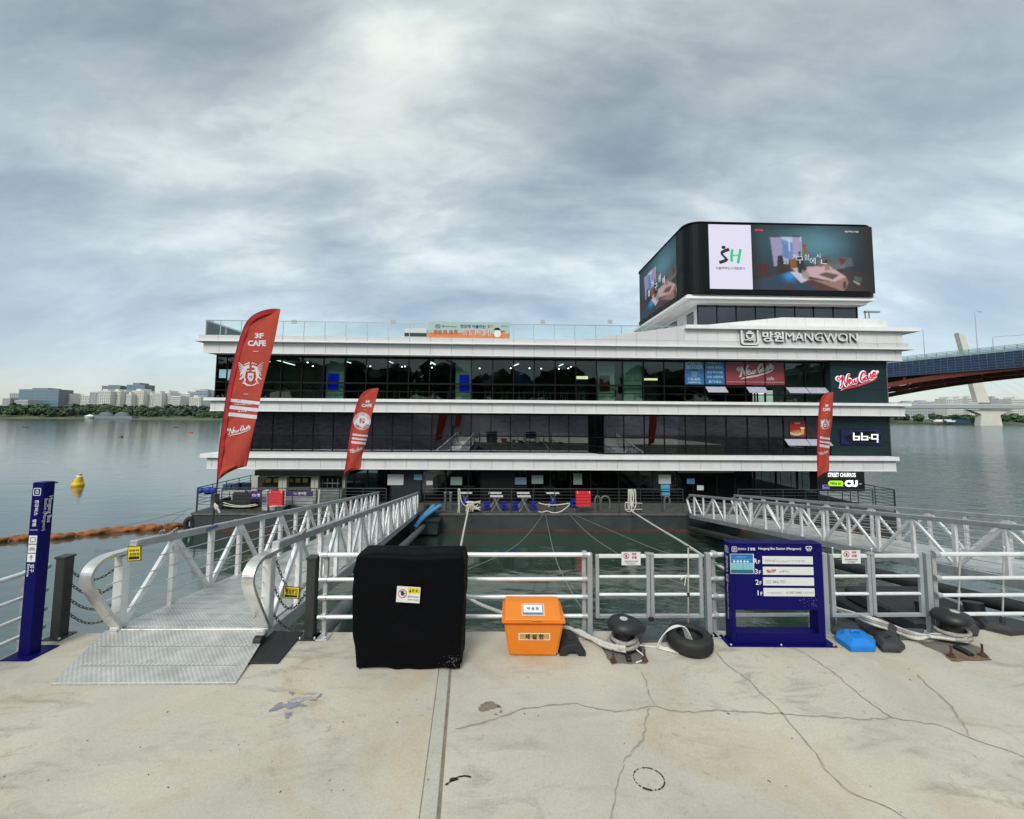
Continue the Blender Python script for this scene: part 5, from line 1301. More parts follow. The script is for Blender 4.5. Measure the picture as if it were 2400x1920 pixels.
for k in range(3):
    x0 = [1701.5, 1747.5, 1794][k]; x1 = [1744.5, 1791, 1837.5][k]; p, q_ = FU(x0, 902, vq), FU(x1, 843, vq)
    mb = MB(); mb.box((p.x, vq, p.z), (q_.x, vq + .012, q_.z)); bbuild(mb, 'sheet', REDP, r)
fr = FB(0, vq, 0); cx = U(1771, vq, 870); cz = Wz(1771, 871, vq)
mb = MB(); wordmark(mb, fr, cx, cz, U(1814, vq, 870) - U(1727, vq, 870), .42, .006, warp=tilt(fr, cx, cz, R(2))); text_mb(mb, 'cafe', fr, U(1805, vq, 870), Wz(1805, 887, vq), w=.48, t=.004, bold=.01)
for y in (851, 896): rect(mb, fr, a.x + .06, Wz(1770, y, vq), b.x - .06, Wz(1770, y, vq) + .02, .004)
bbuild(mb, 'lettering', PALEL, r, fix=False)
# menu poster second floor
r, fr, a, b = poster('chicken_poster', 1852, 987, 1887, 1023, v2b - .03, 'red and yellow fried chicken poster in the second floor window beside the small flag', REDP)
def chick(X, Y):
    img = np.zeros(X.shape + (3,)); img[:] = (0.36, 0.02, 0.02)
    def E(cx, cy, rx, ry, c): m = ((X - cx) / rx) ** 2 + ((Y - cy) / ry) ** 2 < 1; img[m] = c
    E(.42, .2, .42, .16, (.55, .5, .42)); 
    for i in range(9): E(.2 + .055 * i, .27 + .05 * math.sin(i * 2.3), .10, .09, ((.45, .22, .04), (.36, .15, .02), (.52, .30, .07))[i % 3])
    m = (X > .72) & (X < .93) & (Y > .14) & (Y < .5); img[m] = (.62, .42, .03); m = (X > .70) & (X < .95) & (Y > .5) & (Y < .6); img[m] = (.75, .72, .65); m = (X > .3) & (X < .66) & (Y > .8) & (Y < .9); img[m] = (.6, .45, .1)
    return img
mb = MB(); picture(mb, fr, a.x + .02, a.z + .02, b.x - .02, b.z - .02, paint_grid(22, 22, chick), .004); bbuild(mb, 'print', M_attr('print_ink', rough=.4), r, fix=False)
# blue square panels and small sheets seen in the third floor windows
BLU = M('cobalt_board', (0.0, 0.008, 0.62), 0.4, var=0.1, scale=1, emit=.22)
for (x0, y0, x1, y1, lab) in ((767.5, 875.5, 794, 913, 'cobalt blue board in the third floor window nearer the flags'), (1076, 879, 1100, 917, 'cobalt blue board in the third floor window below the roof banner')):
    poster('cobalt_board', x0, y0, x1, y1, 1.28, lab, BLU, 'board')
DBLU = M('navy_poster', (0.012, 0.03, 0.16), 0.5, var=0.3, scale=3)
for (x0, y0, x1, y1, lab) in ((1128, 866, 1160, 905, 'dim navy poster left in the middle of the third floor'), (1206, 866, 1248, 902, 'dim navy poster right in the middle of the third floor')): poster('navy_poster', x0, y0, x1, y1, 4.0, lab, DBLU)
poster('red_poster', 1405, 880, 1429, 917, 1.24, 'dark red poster on the pale column of the third floor', M('dark_red_poster', (0.16, 0.008, 0.02), 0.5, var=.3, scale=6))
poster('menu_sheet', 1464, 873, 1481, 893, 1.24, 'pale menu sheet left of its twin on the third floor column', M('pale_sheet', (0.45, 0.55, 0.53), 0.5, var=.15, scale=7))
poster('menu_sheet', 1485, 873, 1505, 891, 1.24, 'pale menu sheet with a dark ring, right of its twin on the third floor', M('pale_sheet', (0.45, 0.55, 0.53)))
for i, (x0, y0, x1, y1, lab) in enumerate([(513, 866, 531, 886, 'pale notice with a brown print in the left end third floor window'), (533, 866, 545, 891, 'pale notice half hidden behind the tallest flag')]): poster('window_notice', x0, y0, x1, y1, v3 - .02, lab, PALEB)
# sheets stuck to the ground floor glass
GNS = M('green_sheet', (0.16, 0.235, 0.21), 0.5, var=.1, scale=4); WSH = M('white_sheet', (0.50, 0.52, 0.51), 0.5, var=.18, scale=14); CYS = M('cyan_sheet', (0.10, 0.33, 0.50), 0.5, var=.3, scale=7)
for (x0, y0, x1, y1, m, lab) in ((908, 1112, 946, 1137, WSH, 'white notice board with small pictures beside the slatted wall'), (970, 1112, 989, 1125, CYS, 'small blue sheet on the grey slatted wall'), (999, 1127, 1014, 1137, WSH, 'small white notice left of the big green sheet'),
        (1056, 1118, 1083, 1137, GNS, 'green sheet in the window left of the black board'), (1207, 1119, 1234, 1136, M('teal_sheet', (0.09, 0.17, 0.22), .5, var=.3, scale=5), 'teal poster just right of the black board'), (1246, 1114, 1273, 1134, GNS, 'green sheet between the teal poster and the red locker'),
        (1344, 1110, 1364, 1136, GNS, 'green sheet in the window above the red locker'), (1544, 1113, 1572, 1134, WSH, 'white map poster above the two blue sheets'), (1549, 1136, 1570, 1151, CYS, 'upper blue sheet under the white map poster'), (1549, 1153, 1570, 1163, CYS, 'lower blue sheet under the white map poster'),
        (1610, 1122, 1628, 1134, M('blue_sheet', (0.05, 0.20, 0.36), .5, var=.3, scale=8), 'small blue sign with white border on the door glass'), (1634, 1138, 1649, 1149, WSH, 'small white notice above the right gangway end')):
    poster('window_sheet', x0, y0, x1, y1, v1 - .06, lab, m, 'sheet')
# roof banner
r, fr, a, b = poster('roof_banner', 1004, 756, 1195, 791.5, .26, 'teal and orange Korean banner tied to the roof balustrade', M('banner_teal', (0.36, 0.50, 0.48), 0.6, var=.05), 'banner')
def bz(zx, zy): p = FU(960 + zx * .2783, 720 + zy * .2783, .26); return p.x, p.z
mb = MB(); rect(mb, fr, a.x, a.z, b.x, a.z + .34, .003); bbuild(mb, 'stripe', M('banner_orange', (0.62, 0.20, 0.06), 0.6), r, fix=False)
mb = MB(); c = bz(535, 163); text_mb(mb, '한강에 어울리는', fr, c[0], c[1], w=bz(642, 0)[0] - bz(428, 0)[0], t=.006, bold=.03); c = bz(238, 161); text_mb(mb, 'CU', fr, c[0], c[1], w=.28, t=.006, bold=.04); p, q_ = bz(215, 178), bz(262, 145); frame_ring(mb, fr, p[0], p[1], q_[0], q_[1], .025, .12, .006)
c = bz(284, 162); text_mb(mb, '×', fr, c[0], c[1], w=.16, t=.006, bold=.03); c = bz(348, 163); text_mb(mb, '농심 ramyang', fr, c[0], c[1], w=.72, t=.006, bold=.01); bbuild(mb, 'lettering', M('banner_navy', (0.015, 0.04, 0.14), .6), r, fix=False)
mb = MB(); c = bz(565, 216); text_mb(mb, '바로 여기', fr, c[0], c[1], w=bz(680, 0)[0] - bz(450, 0)[0], h=.42, t=.006, bold=.09); bbuild(mb, 'lettering', M('banner_cream', (0.72, 0.66, 0.56), .6), r, fix=False)
mb = MB(); c = bz(565, 216); text_mb(mb, '바로 여기', fr, c[0], c[1], w=bz(676, 0)[0] - bz(454, 0)[0], h=.39, t=.010, bold=.02); c = bz(680, 163); text_mb(mb, '딸기', fr, c[0], c[1], w=.38, t=.006, bold=.03); bbuild(mb, 'lettering', M('banner_red', (0.55, 0.09, 0.05), .6), r, fix=False)
mb = MB()
for i, (x, y) in enumerate(((220, 212), (255, 212), (300, 212), (350, 215), (390, 210))):
    c = bz(x, y); mb.flat([(c[0] - .13, c[1] - .13), (c[0] + .13, c[1] - .13), (c[0] + .11, c[1] + .15), (c[0] - .12, c[1] + .13)], fr, .006)
bbuild(mb, 'food_print', M('banner_food', (0.34, 0.14, 0.06), .6, var=.5, scale=9), r, fix=False)
mb = MB(); c = bz(740, 225); disc(mb, fr, c[0], c[1], .22, .007); bbuild(mb, 'round_print', WHT, r, fix=False)
mb = MB(); c = bz(738, 192); mb.flat([(c[0] - .24, c[1]), (c[0] + .24, c[1]), (c[0] + .1, c[1] + .14), (c[0] - .1, c[1] + .14)], fr, .008); c = bz(802, 162); text_mb(mb, '한강버스', fr, c[0], c[1], w=.45, t=.006); bbuild(mb, 'dark_print', BLACKM, r, fix=False)
mb = MB(); c = bz(785, 207); disc(mb, fr, c[0] - .05, c[1], .09, .009); disc(mb, fr, c[0] + .07, c[1] + .02, .07, .009); bbuild(mb, 'red_print', M('banner_red', (0.55, 0.09, 0.05)), r, fix=False)
# ================================================================== QUAY FURNITURE AND GANGWAYS
GALV = M('galvanised_steel', (0.50, 0.52, 0.53), 0.42, 0.6, var=0.14, scale=9); RAILP = M('pale_rail_paint', (0.78, 0.80, 0.80), 0.38, 0.35, var=0.07, scale=7)
GATEP = M('gate_grey', (0.36, 0.39, 0.41), 0.42, 0.3, var=0.1, scale=6); ALU = M('aluminium', (0.86, 0.87, 0.87), 0.42, 0.4, var=0.1, scale=5, bump=0.05, bscale=30)
ALUD = M('dull_aluminium', (0.46, 0.48, 0.49), 0.5, 0.7, var=0.14, scale=4); BRSH = M('brushed_aluminium', (0.74, 0.73, 0.70), 0.32, 0.8, var=0.16, scale=7, stretch=(1, 1, .3))
NAVY = M('navy_paint', (0.0035, 0.0025, 0.092), 0.5, var=0.10, scale=4, spec=0.14); POSTG = M('post_charcoal', (0.028, 0.033, 0.031), 0.5, var=0.15, scale=6)
RUB = M('black_rubber', (0.014, 0.015, 0.016), 0.65, var=0.3, scale=9, bump=0.3, bscale=70); IRON = M('black_iron', (0.012, 0.013, 0.014), 0.45, var=0.3, scale=12, bump=0.2)
RUST = M('rusty_steel', (0.085, 0.038, 0.022), 0.85, var=0.5, scale=14, bump=0.4); ROPE = M('white_rope', (0.56, 0.55, 0.50), 0.85, var=0.2, scale=30, bump=0.5, bscale=120)
ROPEG = M('grey_rope', (0.32, 0.31, 0.28), 0.9, var=0.3, scale=30, bump=0.5, bscale=120); WIRE = M('wire', (0.20, 0.21, 0.20), 0.6)
STICK = M('sticker_white', (0.70, 0.70, 0.68), 0.5, var=0.06, scale=9); SYEL = M('sticker_yellow', (0.72, 0.58, 0.02), 0.5, var=0.06, scale=9); SRED = M('sticker_red', (0.42, 0.05, 0.05), 0.5); SBLK = M('print_black', (0.012, 0.012, 0.012), 0.5); SGRY = M('print_grey', (0.20, 0.20, 0.20), .5); SWHT = M('print_white', (0.76, 0.76, 0.76), 0.5)

# ---- gangways
GSL = -0.14
def gz(D): return 0.06 + GSL * (D - 5.89)
DECKT = M_tread('tread_plank', (0.76, 0.77, 0.75), 26.0, 0.6)
RAMPT = M_tread('tread_ramp', (0.74, 0.73, 0.70), 26.0, 0.6)
def gangway(label, xa, xb, D0, D1, curved, group):
    """xa(D), xb(D): left and right rail lines; deck slopes down to the barge"""
    root = thing('gangway', (xa(D0), D0, gz(D0)), label, 'gangway', group)
    for xf, sgn in ((xa, -1), (xb, 1)):
        P = lambda D, h, o=0.0: Vector((xf(D) + o * sgn, D, gz(D) + h))
        mb = MB(); mb.beam(P(D0 + (.16 if curved else -.05), 1.08), P(D1, 1.08), .11, .11); mb.build('top_rail', ALUD, root, bevel=.012)
        mb = MB(); mb.beam(P(D0 - .1, -.09), P(D1, -.09), .10, .20); mb.build('bottom_chord', ALUD, root, bevel=.008)
        n = int(D1 - D0) + 1
        for k in range(n):
            D = D0 + .03 + k * 1.0
            mb = MB(); mb.beam(P(D, .0), P(D, 1.03), .075, .09, up=(0, 1, 0)); mb.build('upright', ALU, root, bevel=.006)
            if k < n - 1:
                a, b = (0.0, 1.0) if k % 2 == 0 else (1.0, 0.0)
                mb = MB(); mb.beam(P(D + .03, .02 + a * 1.0), P(D + .97, .02 + b * 1.0), .062, .075, up=(0, 1, .3)); mb.build('diagonal', ALU, root, bevel=.005)
        for h in (.24, .44, .64, .84):
            mb = MB(); mb.tube([P(D0 - .3 if curved else D0, h, -.045), P(D1, h, -.045)], .0085, 6); mb.build('rod', BRSH, root)
    k = 0; D = D0
    while D < D1:
        e = min(D + .243, D1)
        mb = MB(); z = lambda q: gz(q) + .03
        a, b, c, d = Vector((xa(D) + .06, D + .004, z(D))), Vector((xb(D) - .06, D + .004, z(D))), Vector((xb(e) - .06, e, z(e))), Vector((xa(e) + .06, e, z(e)))
        dn = Vector((0, 0, -.035)); mb.add([a + dn, b + dn, c + dn, d + dn, a, b, c, d], [(0, 3, 2, 1), (4, 5, 6, 7), (0, 1, 5, 4), (1, 2, 6, 5), (2, 3, 7, 6), (3, 0, 4, 7)])
        mb.build('deck_plank', DECKT, root); D += .25; k += 1
    for D in np.arange(D0 + 1, D1, 2.0):
        mb = MB(); mb.beam((xa(D), D, gz(D) - .1), (xb(D), D, gz(D) - .1), .08, .1); mb.build('cross_beam', ALUD, root)
    return root
def lx(D): return -4.556 - .128 * D
def rx(D): return -2.64 - .1135 * D
gw = gangway('silver aluminium gangway on the left with looped rail ends and a ramp plate', lx, rx, 5.74, 23.9, True, 'gangways to the floating building')
for xf, sgn in ((lx, -1), (rx, 1)):
    prof = catmull([(0, 5.98, 1.09), (0, 5.68, 1.12), (0, 5.42, 1.135), (0, 5.25, 1.08), (0, 5.175, .95), (0, 5.22, .80), (0, 5.36, .58), (0, 5.58, .26), (0, 5.72, .08)], 5)
    mb = MB(); vs = []; w = .072; th = .045
    for i, p in enumerate(prof):
        d = (prof[min(i + 1, len(prof) - 1)] - prof[max(i - 1, 0)]).normalized(); nn = Vector((0, -d.z, d.y)) * th
        for s in (-w, w):
            for q in (p, p + nn): vs.append((xf(q.y) + s, q.y, q.z))
    n = len(prof); fs = []
    for i in range(n - 1):
        a = i * 4; b = a + 4
        fs += [(a, a + 2, b + 2, b), (a + 1, b + 1, b + 3, a + 3), (a, b, b + 1, a + 1), (a + 2, a + 3, b + 3, b + 2)]
    fs += [(0, 1, 3, 2), (4 * n - 4, 4 * n - 2, 4 * n - 1, 4 * n - 3)]
    mb.add(vs, fs, True); o = mb.build('rail_loop', BRSH, gw)
    o.data.polygons.foreach_set('use_smooth', [False] * len(o.data.polygons))
    mb = MB(); mb.box((xf(5.74) - .06, 5.68, 0.0), (xf(5.74) + .06, 5.80, 1.04)); mb.build('end_post', ALU, gw, bevel=.008)
# ramp plate resting on the concrete
c = [PZ(120, 1604, 0.012), PZ(552, 1602, 0.012), PZ(629, 1478, .075), PZ(247, 1478, .075)]
ramp = MB(); dn = Vector((0, 0, -.010)); ramp.add([p + dn for p in c] + c, [(0, 3, 2, 1), (4, 5, 6, 7), (0, 1, 5, 4), (1, 2, 6, 5), (2, 3, 7, 6), (3, 0, 4, 7)])
ramp.build('ramp_plate', RAMPT, gw)
mb = MB(); e = Vector((0, 0, .003)); mb.add([c[0] + e, c[1] + e, c[1].lerp(c[2], .022) + e, c[0].lerp(c[3], .022) + e], [(0, 1, 2, 3)]); mb.build('ramp_edge', M('bare_edge', (0.74, 0.74, 0.72), 0.4, 0.4), gw, fix=False)
for t in (.30, .66):
    n = 34
    for k in range(n):
        x0 = .07 + .86 * k / n; a = c[0].lerp(c[1], x0).lerp(c[3].lerp(c[2], x0), t); b = c[0].lerp(c[1], x0 + .013).lerp(c[3].lerp(c[2], x0 + .013), t)
        up = (c[3] - c[0]).normalized() * .045
        mb = MB(); z_ = Vector((0, 0, .004)); sh_ = Vector((.02, 0, 0)); mb.add([a + z_, b + z_, b + up + z_ + sh_, a + up + z_ + sh_], [(0, 1, 2, 3)]); mb.build('grip_rib', M('grip_edge', (0.80, 0.80, 0.78), 0.35, 0.6), gw, fix=False)
    a, b = c[0].lerp(c[3], t - .012), c[1].lerp(c[2], t - .012); mb = MB(); mb.beam(a + Vector((.12, 0, .002)), b + Vector((-.12, 0, .002)), .012, .006); mb.build('seam', ALUD, gw)
mb = MB(); mb.tube([c[3] + Vector((.05, .02, 0)), c[2] + Vector((-.04, .02, 0))], .016, 8); mb.build('hinge', BRSH, gw)
for dx in (0, .12):
    mb = MB(); mb.tube(catmull([(-3.30, 5.95, .02), (-3.27, 5.72, .10), (-3.24, 5.58, .09), (-3.23, 5.48, .05)], 4), .025, 8); 
mb.build('hinge_arm', BRSH, gw)
mb = MB(); mb.lathe([(.06, -.05), (.06, .05)], (0, 0, 0), 16); 
for i, p in enumerate(mb.v): mb.v[i] = Vector((-3.24 + p.z, 5.50 + p.x, .062 + p.y))
mb.build('roller', RUB, gw)
D = 7.55
mb = MB(); mb.box((lx(D) + .056, D - .25, gz(D) + 1.05), (lx(D) + .062, D + .25, gz(D) + 1.11)); mb.build('blue_plate', M('plate_blue', (0.08, 0.14, 0.26), .5, var=.3, scale=20), gw)
for xf, D in ((lx, 6.62), (rx, 6.75)):
    mb = MB(); r_ = random.Random(2)
    mb.tube(catmull([(xf(D) + .07 * math.cos(a) * (1 + .3 * math.sin(a * 3)), D + .09 * math.sin(a * 1.4), gz(D) + 1.14 + .06 * math.sin(a * 2.2)) for a in np.linspace(0, 9, 16)], 3), .012, 6)
    mb.build('rope_knot', ROPEG, gw)
# sloping bank of the second gangway, on the right
def nx(D): return 11.1 - .042 * (D - .2)
def fx_(D): return nx(D) + 2.55
gw2 = gangway('silver aluminium gangway on the right running down to the floating building', nx, fx_, 6.05, 23.6, False, 'gangways to the floating building')
for xf in (nx, fx_):
    D = 23.4; mb = MB(); mb.beam((xf(D), D, gz(D) + 1.08), (xf(D) - .02, D + .55, gz(D) + .75), .1, .05); mb.beam((xf(D) - .02, D + .55, gz(D) + .75), (xf(D), D + .1, gz(D) + .05), .1, .05); mb.build('rail_loop', BRSH, gw2)

# ---- pipes under the gangways, float, hoses
PIPE = M('black_pipe', (0.022, 0.023, 0.024), 0.55, var=0.25, scale=4); PIPEG = M('grey_pipe', (0.13, 0.135, 0.135), 0.6, var=0.3, scale=3, bump=.2, bscale=20)
o = MB().tube([(rx(6.4) + .45, 6.4, -.36), (rx(12) + .4, 12, gz(12) - .42), (rx(23.2) + .45, 23.2, -3.05)], .125, 14).build('pipe', PIPEG); tag(o, 'grey-brown pipe slung beside the left gangway', 'pipe')
o = MB().tube([(nx(6.2) - .25, 6.2, -.5), (nx(23.4) - .1, 23.4, -3.15)], .15, 14).build('pipe', PIPE); tag(o, 'black pipe slung under the right gangway', 'pipe')
o = MB().tube(catmull([(-2.55, 6.0, -.75), (-2.75, 6.3, -.45), (-2.9, 6.5, -.7), (-2.95, 6.7, -1.6), (-2.9, 6.8, -3.9)], 5), .11, 12).build('hose', PIPEG); tag(o, 'thick grey hose curving down beside the black covered box', 'hose')
o = MB().tube(catmull([(-2.3, 6.05, -.9), (-2.42, 6.2, -.55), (-2.5, 6.3, -.8), (-2.5, 6.4, -1.6), (-2.5, 6.4, -3.9)], 5), .09, 12).build('hose', M('blue_hose', (0.01, 0.06, 0.28), 0.5)); tag(o, 'blue hose curving down behind the black covered box', 'hose')
for i, dx in enumerate((0, .42, .75)):
    p0, p1 = PY(1018 - 14 * i if i else 990, 1189, 23.5), PY(985 - 4 * i, 1232, 21.5)
    q0 = PY(1000 + 14 * i, 1189, 23.6); q1 = PY(985 + 3 * i, 1215, 22.8); q2 = PY(968 + 2 * i, 1238, 21.8)
    o = MB().tube(catmull([q0 + Vector((0, .3, -.15)), q0 + Vector((0, .1, .02)), q1, q2], 5), .11, 10).build('hose', IRON if i == 0 else M('sky_blue_hose', (0.07, 0.27, 0.52), 0.5)); tag(o, ['black hose end at the barge edge beside two blue ones', 'blue hose on the barge edge between the black hose and its twin', 'blue hose on the barge edge, nearest the pair of deck posts'][i], 'hose')
fl = thing('pontoon', (8.6, 9.6, WATER_Z), 'dark floating pontoon block under the right gangway', 'pontoon')
mb = MB(); mb.box((8.0, 8.3, -4.2), (10.35, 10.5, -1.35)); mb.build('hull', M('pontoon_black', (0.008, 0.009, 0.009), 0.6, var=.3, scale=2), fl, bevel=.08)
mb = MB(); mb.box((8.1, 8.5, -1.35), (9.9, 10.3, -1.05)); mb.build('fender_pad', RUB, fl, bevel=.05)
for x in (8.5, 9.5):
    mb = MB(); mb.tube([(x, 8.6, -1.35), (x, 8.7, -.75)], .16, 12); mb.build('pile_cap', IRON, fl)

# ---- quay railings (the quay edge runs at a slight angle, parallel to the barge)
SK = .025
def PL(px, py, off=0.0):
    d = ray(px, py); t = (5.79 + off - EYE.y + SK * EYE.x) / (d.y - SK * d.x); return EYE + d * t
def sk(mb):
    mb.v = [Vector((p.x, p.y + SK * p.x, p.z)) for p in mb.v]; return mb
def railing(label, x0, x1, posts, zs=((1.075, .031), (.75, .025), (.515, .025), (.26, .025)), y=5.78, group='quay railings', ends=(True, True)):
    root = thing('railing', ((x0 + x1) / 2, y + SK * (x0 + x1) / 2, 0), label, 'railing', group)
    for z, r in zs:
        mb = MB(); mb.tube([(x0, y, z), (x1, y, z)], r, 14); sk(mb).build('rail', RAILP, root)
    for x in posts:
        mb = MB(); mb.box((x - .03, y + .02, .012), (x + .03, y + .075, 1.055)); o = sk(mb).build('post', GALV, root, bevel=.008)
        for z, r in zs:
            m2 = MB(); m2.tube([(x - .035, y, z), (x + .035, y, z)], r + .013, 14); m2.box((x - .025, y, z - r - .012), (x + .025, y + .05, z + r + .012)); sk(m2).build('clamp', GALV, o)
        m3 = MB(); m3.box((x - .10, y - .10, 0.002), (x + .10, y + .09, .014)); o2 = sk(m3).build('base_plate', GALV, root, bevel=.003)
        for dx in (-.07, .07):
            m4 = MB(); m4.lathe([(.013, 0), (.013, .018), (.006, .03)], (x + dx, y - .07, .014), 6, False); sk(m4).build('bolt', GALV, o2)
    return root
def X(px, py=1400): return PL(px, py).x
railing('four pale rails behind the black cover and orange box, left part of the quay edge', X(747), X(1383), [X(760), X(1370)])
railing('short rail stretch behind the blue information board', X(1664), X(1908), [X(1675), X(1903)])
rr = railing('four pale rails at the right edge, behind the flag poles', X(2193), X(2600), [X(2198), X(2560)])
def gate(label, px0, pxm, px1, group):
    y = 5.79; root = thing('gate', ((X(px0) + X(px1)) / 2, y + SK * (X(px0) + X(px1)) / 2, 0), label, 'gate', group)
    x0, xm, x1 = X(px0), X(pxm), X(px1)
    for x, nm, zb in ((x0 - .075, 'post', .012), (x1 + .075, 'post', .012)):
        mb = MB(); mb.box((x - .035, y - .035, zb), (x + .035, y + .035, 1.095)); sk(mb).build(nm, GATEP, root, bevel=.006)
        mb = MB(); mb.box((x - .08, y - .1, .002), (x + .08, y + .06, .014)); sk(mb).build('base_plate', GALV, root)
    for a, b, s in ((x0, xm, 0), (xm, x1, 1)):
        a += .004; b -= .004
        for x in (a + .025, b - .025):
            mb = MB(); mb.box((x - .025, y - .024, .228), (x + .025, y + .024, 1.075)); sk(mb).build('stile', GATEP, root, bevel=.005)
        for z in (1.053, .250):
            mb = MB(); mb.box((a + .05, y - .024, z - .022), (b - .05, y + .024, z + .022)); sk(mb).build('frame_bar', GATEP if z < 1 else RAILP, root, bevel=.005)
        for z in (.775, .535):
            mb = MB(); mb.tube([(a + .05, y, z), (b - .05, y, z)], .022, 12); sk(mb).build('rail', RAILP, root)
    mb = MB(); mb.lathe([(.03, 0), (.045, .02), (.03, .05)], (xm, y - .02, .20), 12); sk(mb).build('drop_bolt', IRON, root)
    mb = MB(); mb.beam((xm - .07, y - .02, 1.10), (xm + .05, y - .02, 1.085), .03, .03); sk(mb).build('latch', GALV, root)
    return root
gate('grey double gate between the orange box and the blue board, with a warning sheet', 1395, 1524, 1648, 'grey quay gates')
gate('grey double gate right of the blue board, with a warning sheet', 1946, 2043, 2165, 'grey quay gates')
mb = MB(); p = X(2190); mb.tube(catmull([(p, 5.86, 1.07), (p - .03, 5.86, .8), (p + .02, 5.86, .45), (p + .06, 5.86, .02)], 4), .03, 8); sk(mb).build('curved_stay', GALV, rr)
# side railing along the west edge, running towards the viewer
root = thing('railing', (-6.3, 3.5, 0), 'four pale rails along the left edge of the quay beside the navy post', 'railing', 'quay railings')
for z, r in ((.91, .031), (.605, .025), (.355, .025), (.125, .025)):
    mb = MB(); mb.tube([(-6.25, -1.0, z), (-6.25, 5.68, z)], r, 14); mb.build('rail', RAILP, root)
    mb = MB(); mb.sphere((-6.25, 5.69, z), r + .008, 10, 6); mb.build('rail_cap', GALV, root)
for y in (0.6, 2.6, 5.5):
    mb = MB(); mb.box((-6.33, y - .03, -.3), (-6.275, y + .03, .93)); mb.build('post', GALV, root, bevel=.006)
# warning sheets tied to the gates
def fall_sheet(px0, py0, px1, py1, label):
    a, b = PL(px0, py1, -.045), PL(px1, py0, -.045); r = thing('warning_sheet', tuple(a), label, 'warning sign', 'fall warnings on the gates')
    fr = FR((0, 5.745, 0)); mb = MB(); mb.box((a.x, 5.745, a.z), (b.x, 5.749, b.z)); sk(mb).build('sheet', STICK, r)
    w, h = b.x - a.x, b.z - a.z
    def P(x, y): return a.x + w * x, a.z + h * y
    mb = MB(); c = P(.25, .70); disc(mb, fr, c[0], c[1], .155 * w, .003, 24, r_in=.125 * w); stroke(mb, fr, (c[0] - .09 * w, c[1] + .09 * w), (c[0] + .09 * w, c[1] - .09 * w), .028 * w, .003, .001)
    c = P(.66, .84); text_mb(mb, '추락', fr, c[0], c[1], w=.26 * w, t=.003, bold=.03); c = P(.66, .58); text_mb(mb, '위험', fr, c[0], c[1], w=.26 * w, t=.003, bold=.03); sk(mb).build('red_print', SRED, r, fix=False)
    mb = MB(); c = P(.25, .70); disc(mb, fr, c[0] + .02 * w, c[1] + .06 * w, .025 * w, .0045, 10); ribbon(mb, [(c[0] + .02 * w, c[1] + .03 * w), (c[0] - .01 * w, c[1] - .02 * w), (c[0] - .05 * w, c[1] - .08 * w)], .05 * w, lambda x, y, d: Vector((x, 5.745 - d, y)), .0045)
    c = P(.5, .31); text_mb(mb, '난간에 올라가지 마세요', fr, c[0], c[1], w=.7 * w, t=.003, bold=.02); c = P(.5, .19); text_mb(mb, '추락 사고의 위험이 있습니다', fr, c[0], c[1], w=.6 * w, t=.003); c = P(.5, .10); text_mb(mb, '한강사업본부', fr, c[0], c[1], w=.4 * w, t=.003); sk(mb).build('black_print', SBLK, r, fix=False)
fall_sheet(1457, 1294, 1501, 1325, 'white fall warning sheet on the gate left of the blue board'); fall_sheet(1974, 1290, 2016, 1321, 'white fall warning sheet on the gate right of the blue board')

# ---- navy totem, charcoal posts, chains
tt = thing('totem_sign', (-5.93, 5.27, 0), 'tall narrow navy totem sign with white pictograms at the left edge', 'sign')
x0, x1, y0, y1, zt = -6.00, -5.86, 5.21, 5.34, 2.10
mb = MB(); mb.box((x0, y0, .014), (x1, y1, zt)); mb.build('body', NAVY, tt, bevel=.004)
mb = MB(); mb.box((x0 - .11, y0 - .09, .002), (x1 + .10, y1 + .12, .014)); mb.build('base_plate', NAVY, tt, bevel=.003)
fr = FR((0, y0, 0)); fs_ = FR((x1, 0, 0), X=(0, 1, 0)); xc = (x0 + x1) / 2 - .005
def vert_text(mb, body, fr, cx, cz, w, bold=.02, t=.002):   # lettering turned to read downwards
    O, Xv, Yv, Nn = fr; f2 = (O + Xv * cx + Yv * cz, -Yv, Xv, Nn); text_mb(mb, body, f2, 0, 0, w=w, t=t, bold=bold)
mb = MB(); boat_logo(mb, fr, xc, 1.985, .095, .002)
vert_text(mb, '한강버스', fr, xc + .01, 1.79, .19, .015); vert_text(mb, '망원', fr, xc, 1.605, .085, .03); rect(mb, fr, xc - .05, 1.515, xc + .05, 1.52, .002)
for z in (1.40, 1.29, 1.18): rect(mb, fr, xc - .05, z - .05, xc + .05, z + .05, .002)
vert_text(mb, '입구', fr, xc + .02, 1.055, .095, .015); vert_text(mb, 'Entrance', fr, xc - .025, 1.03, .15, .01)
vert_text(mb, 'Hangang Bus', fs_, y0 + .085, 1.755, .33, .012); vert_text(mb, 'Station (Mangwon)', fs_, y0 + .035, 1.70, .40, .006)
mb.build('white_print', SWHT, tt, fix=False)
mb = MB(); frame_ring(mb, fr, xc - .035, 1.368, xc + .035, 1.432, .009, .016, .004); disc(mb, fr, xc, 1.375, .009, .005, 10)
for s in (-1, 1): disc(mb, fr, xc + s * .024, 1.281, .017, .004, 16, r_in=.012)
ribbon(mb, [(xc - .024, 1.281), (xc - .008, 1.305), (xc + .014, 1.303), (xc + .024, 1.281)], .005, lambda x, y, d: Vector((x, y0 - d, y)), .004, taper=False); ribbon(mb, [(xc - .008, 1.305), (xc, 1.281), (xc + .014, 1.303)], .005, lambda x, y, d: Vector((x, y0 - d, y)), .004, taper=False)
stroke(mb, fr, (xc, 1.152), (xc, 1.204), .008, .004, .001); stroke(mb, fr, (xc - .018, 1.188), (xc, 1.208), .008, .004, .001); stroke(mb, fr, (xc + .018, 1.188), (xc, 1.208), .008, .004, .001)
mb.build('pictogram', SGRY, tt, fix=False)
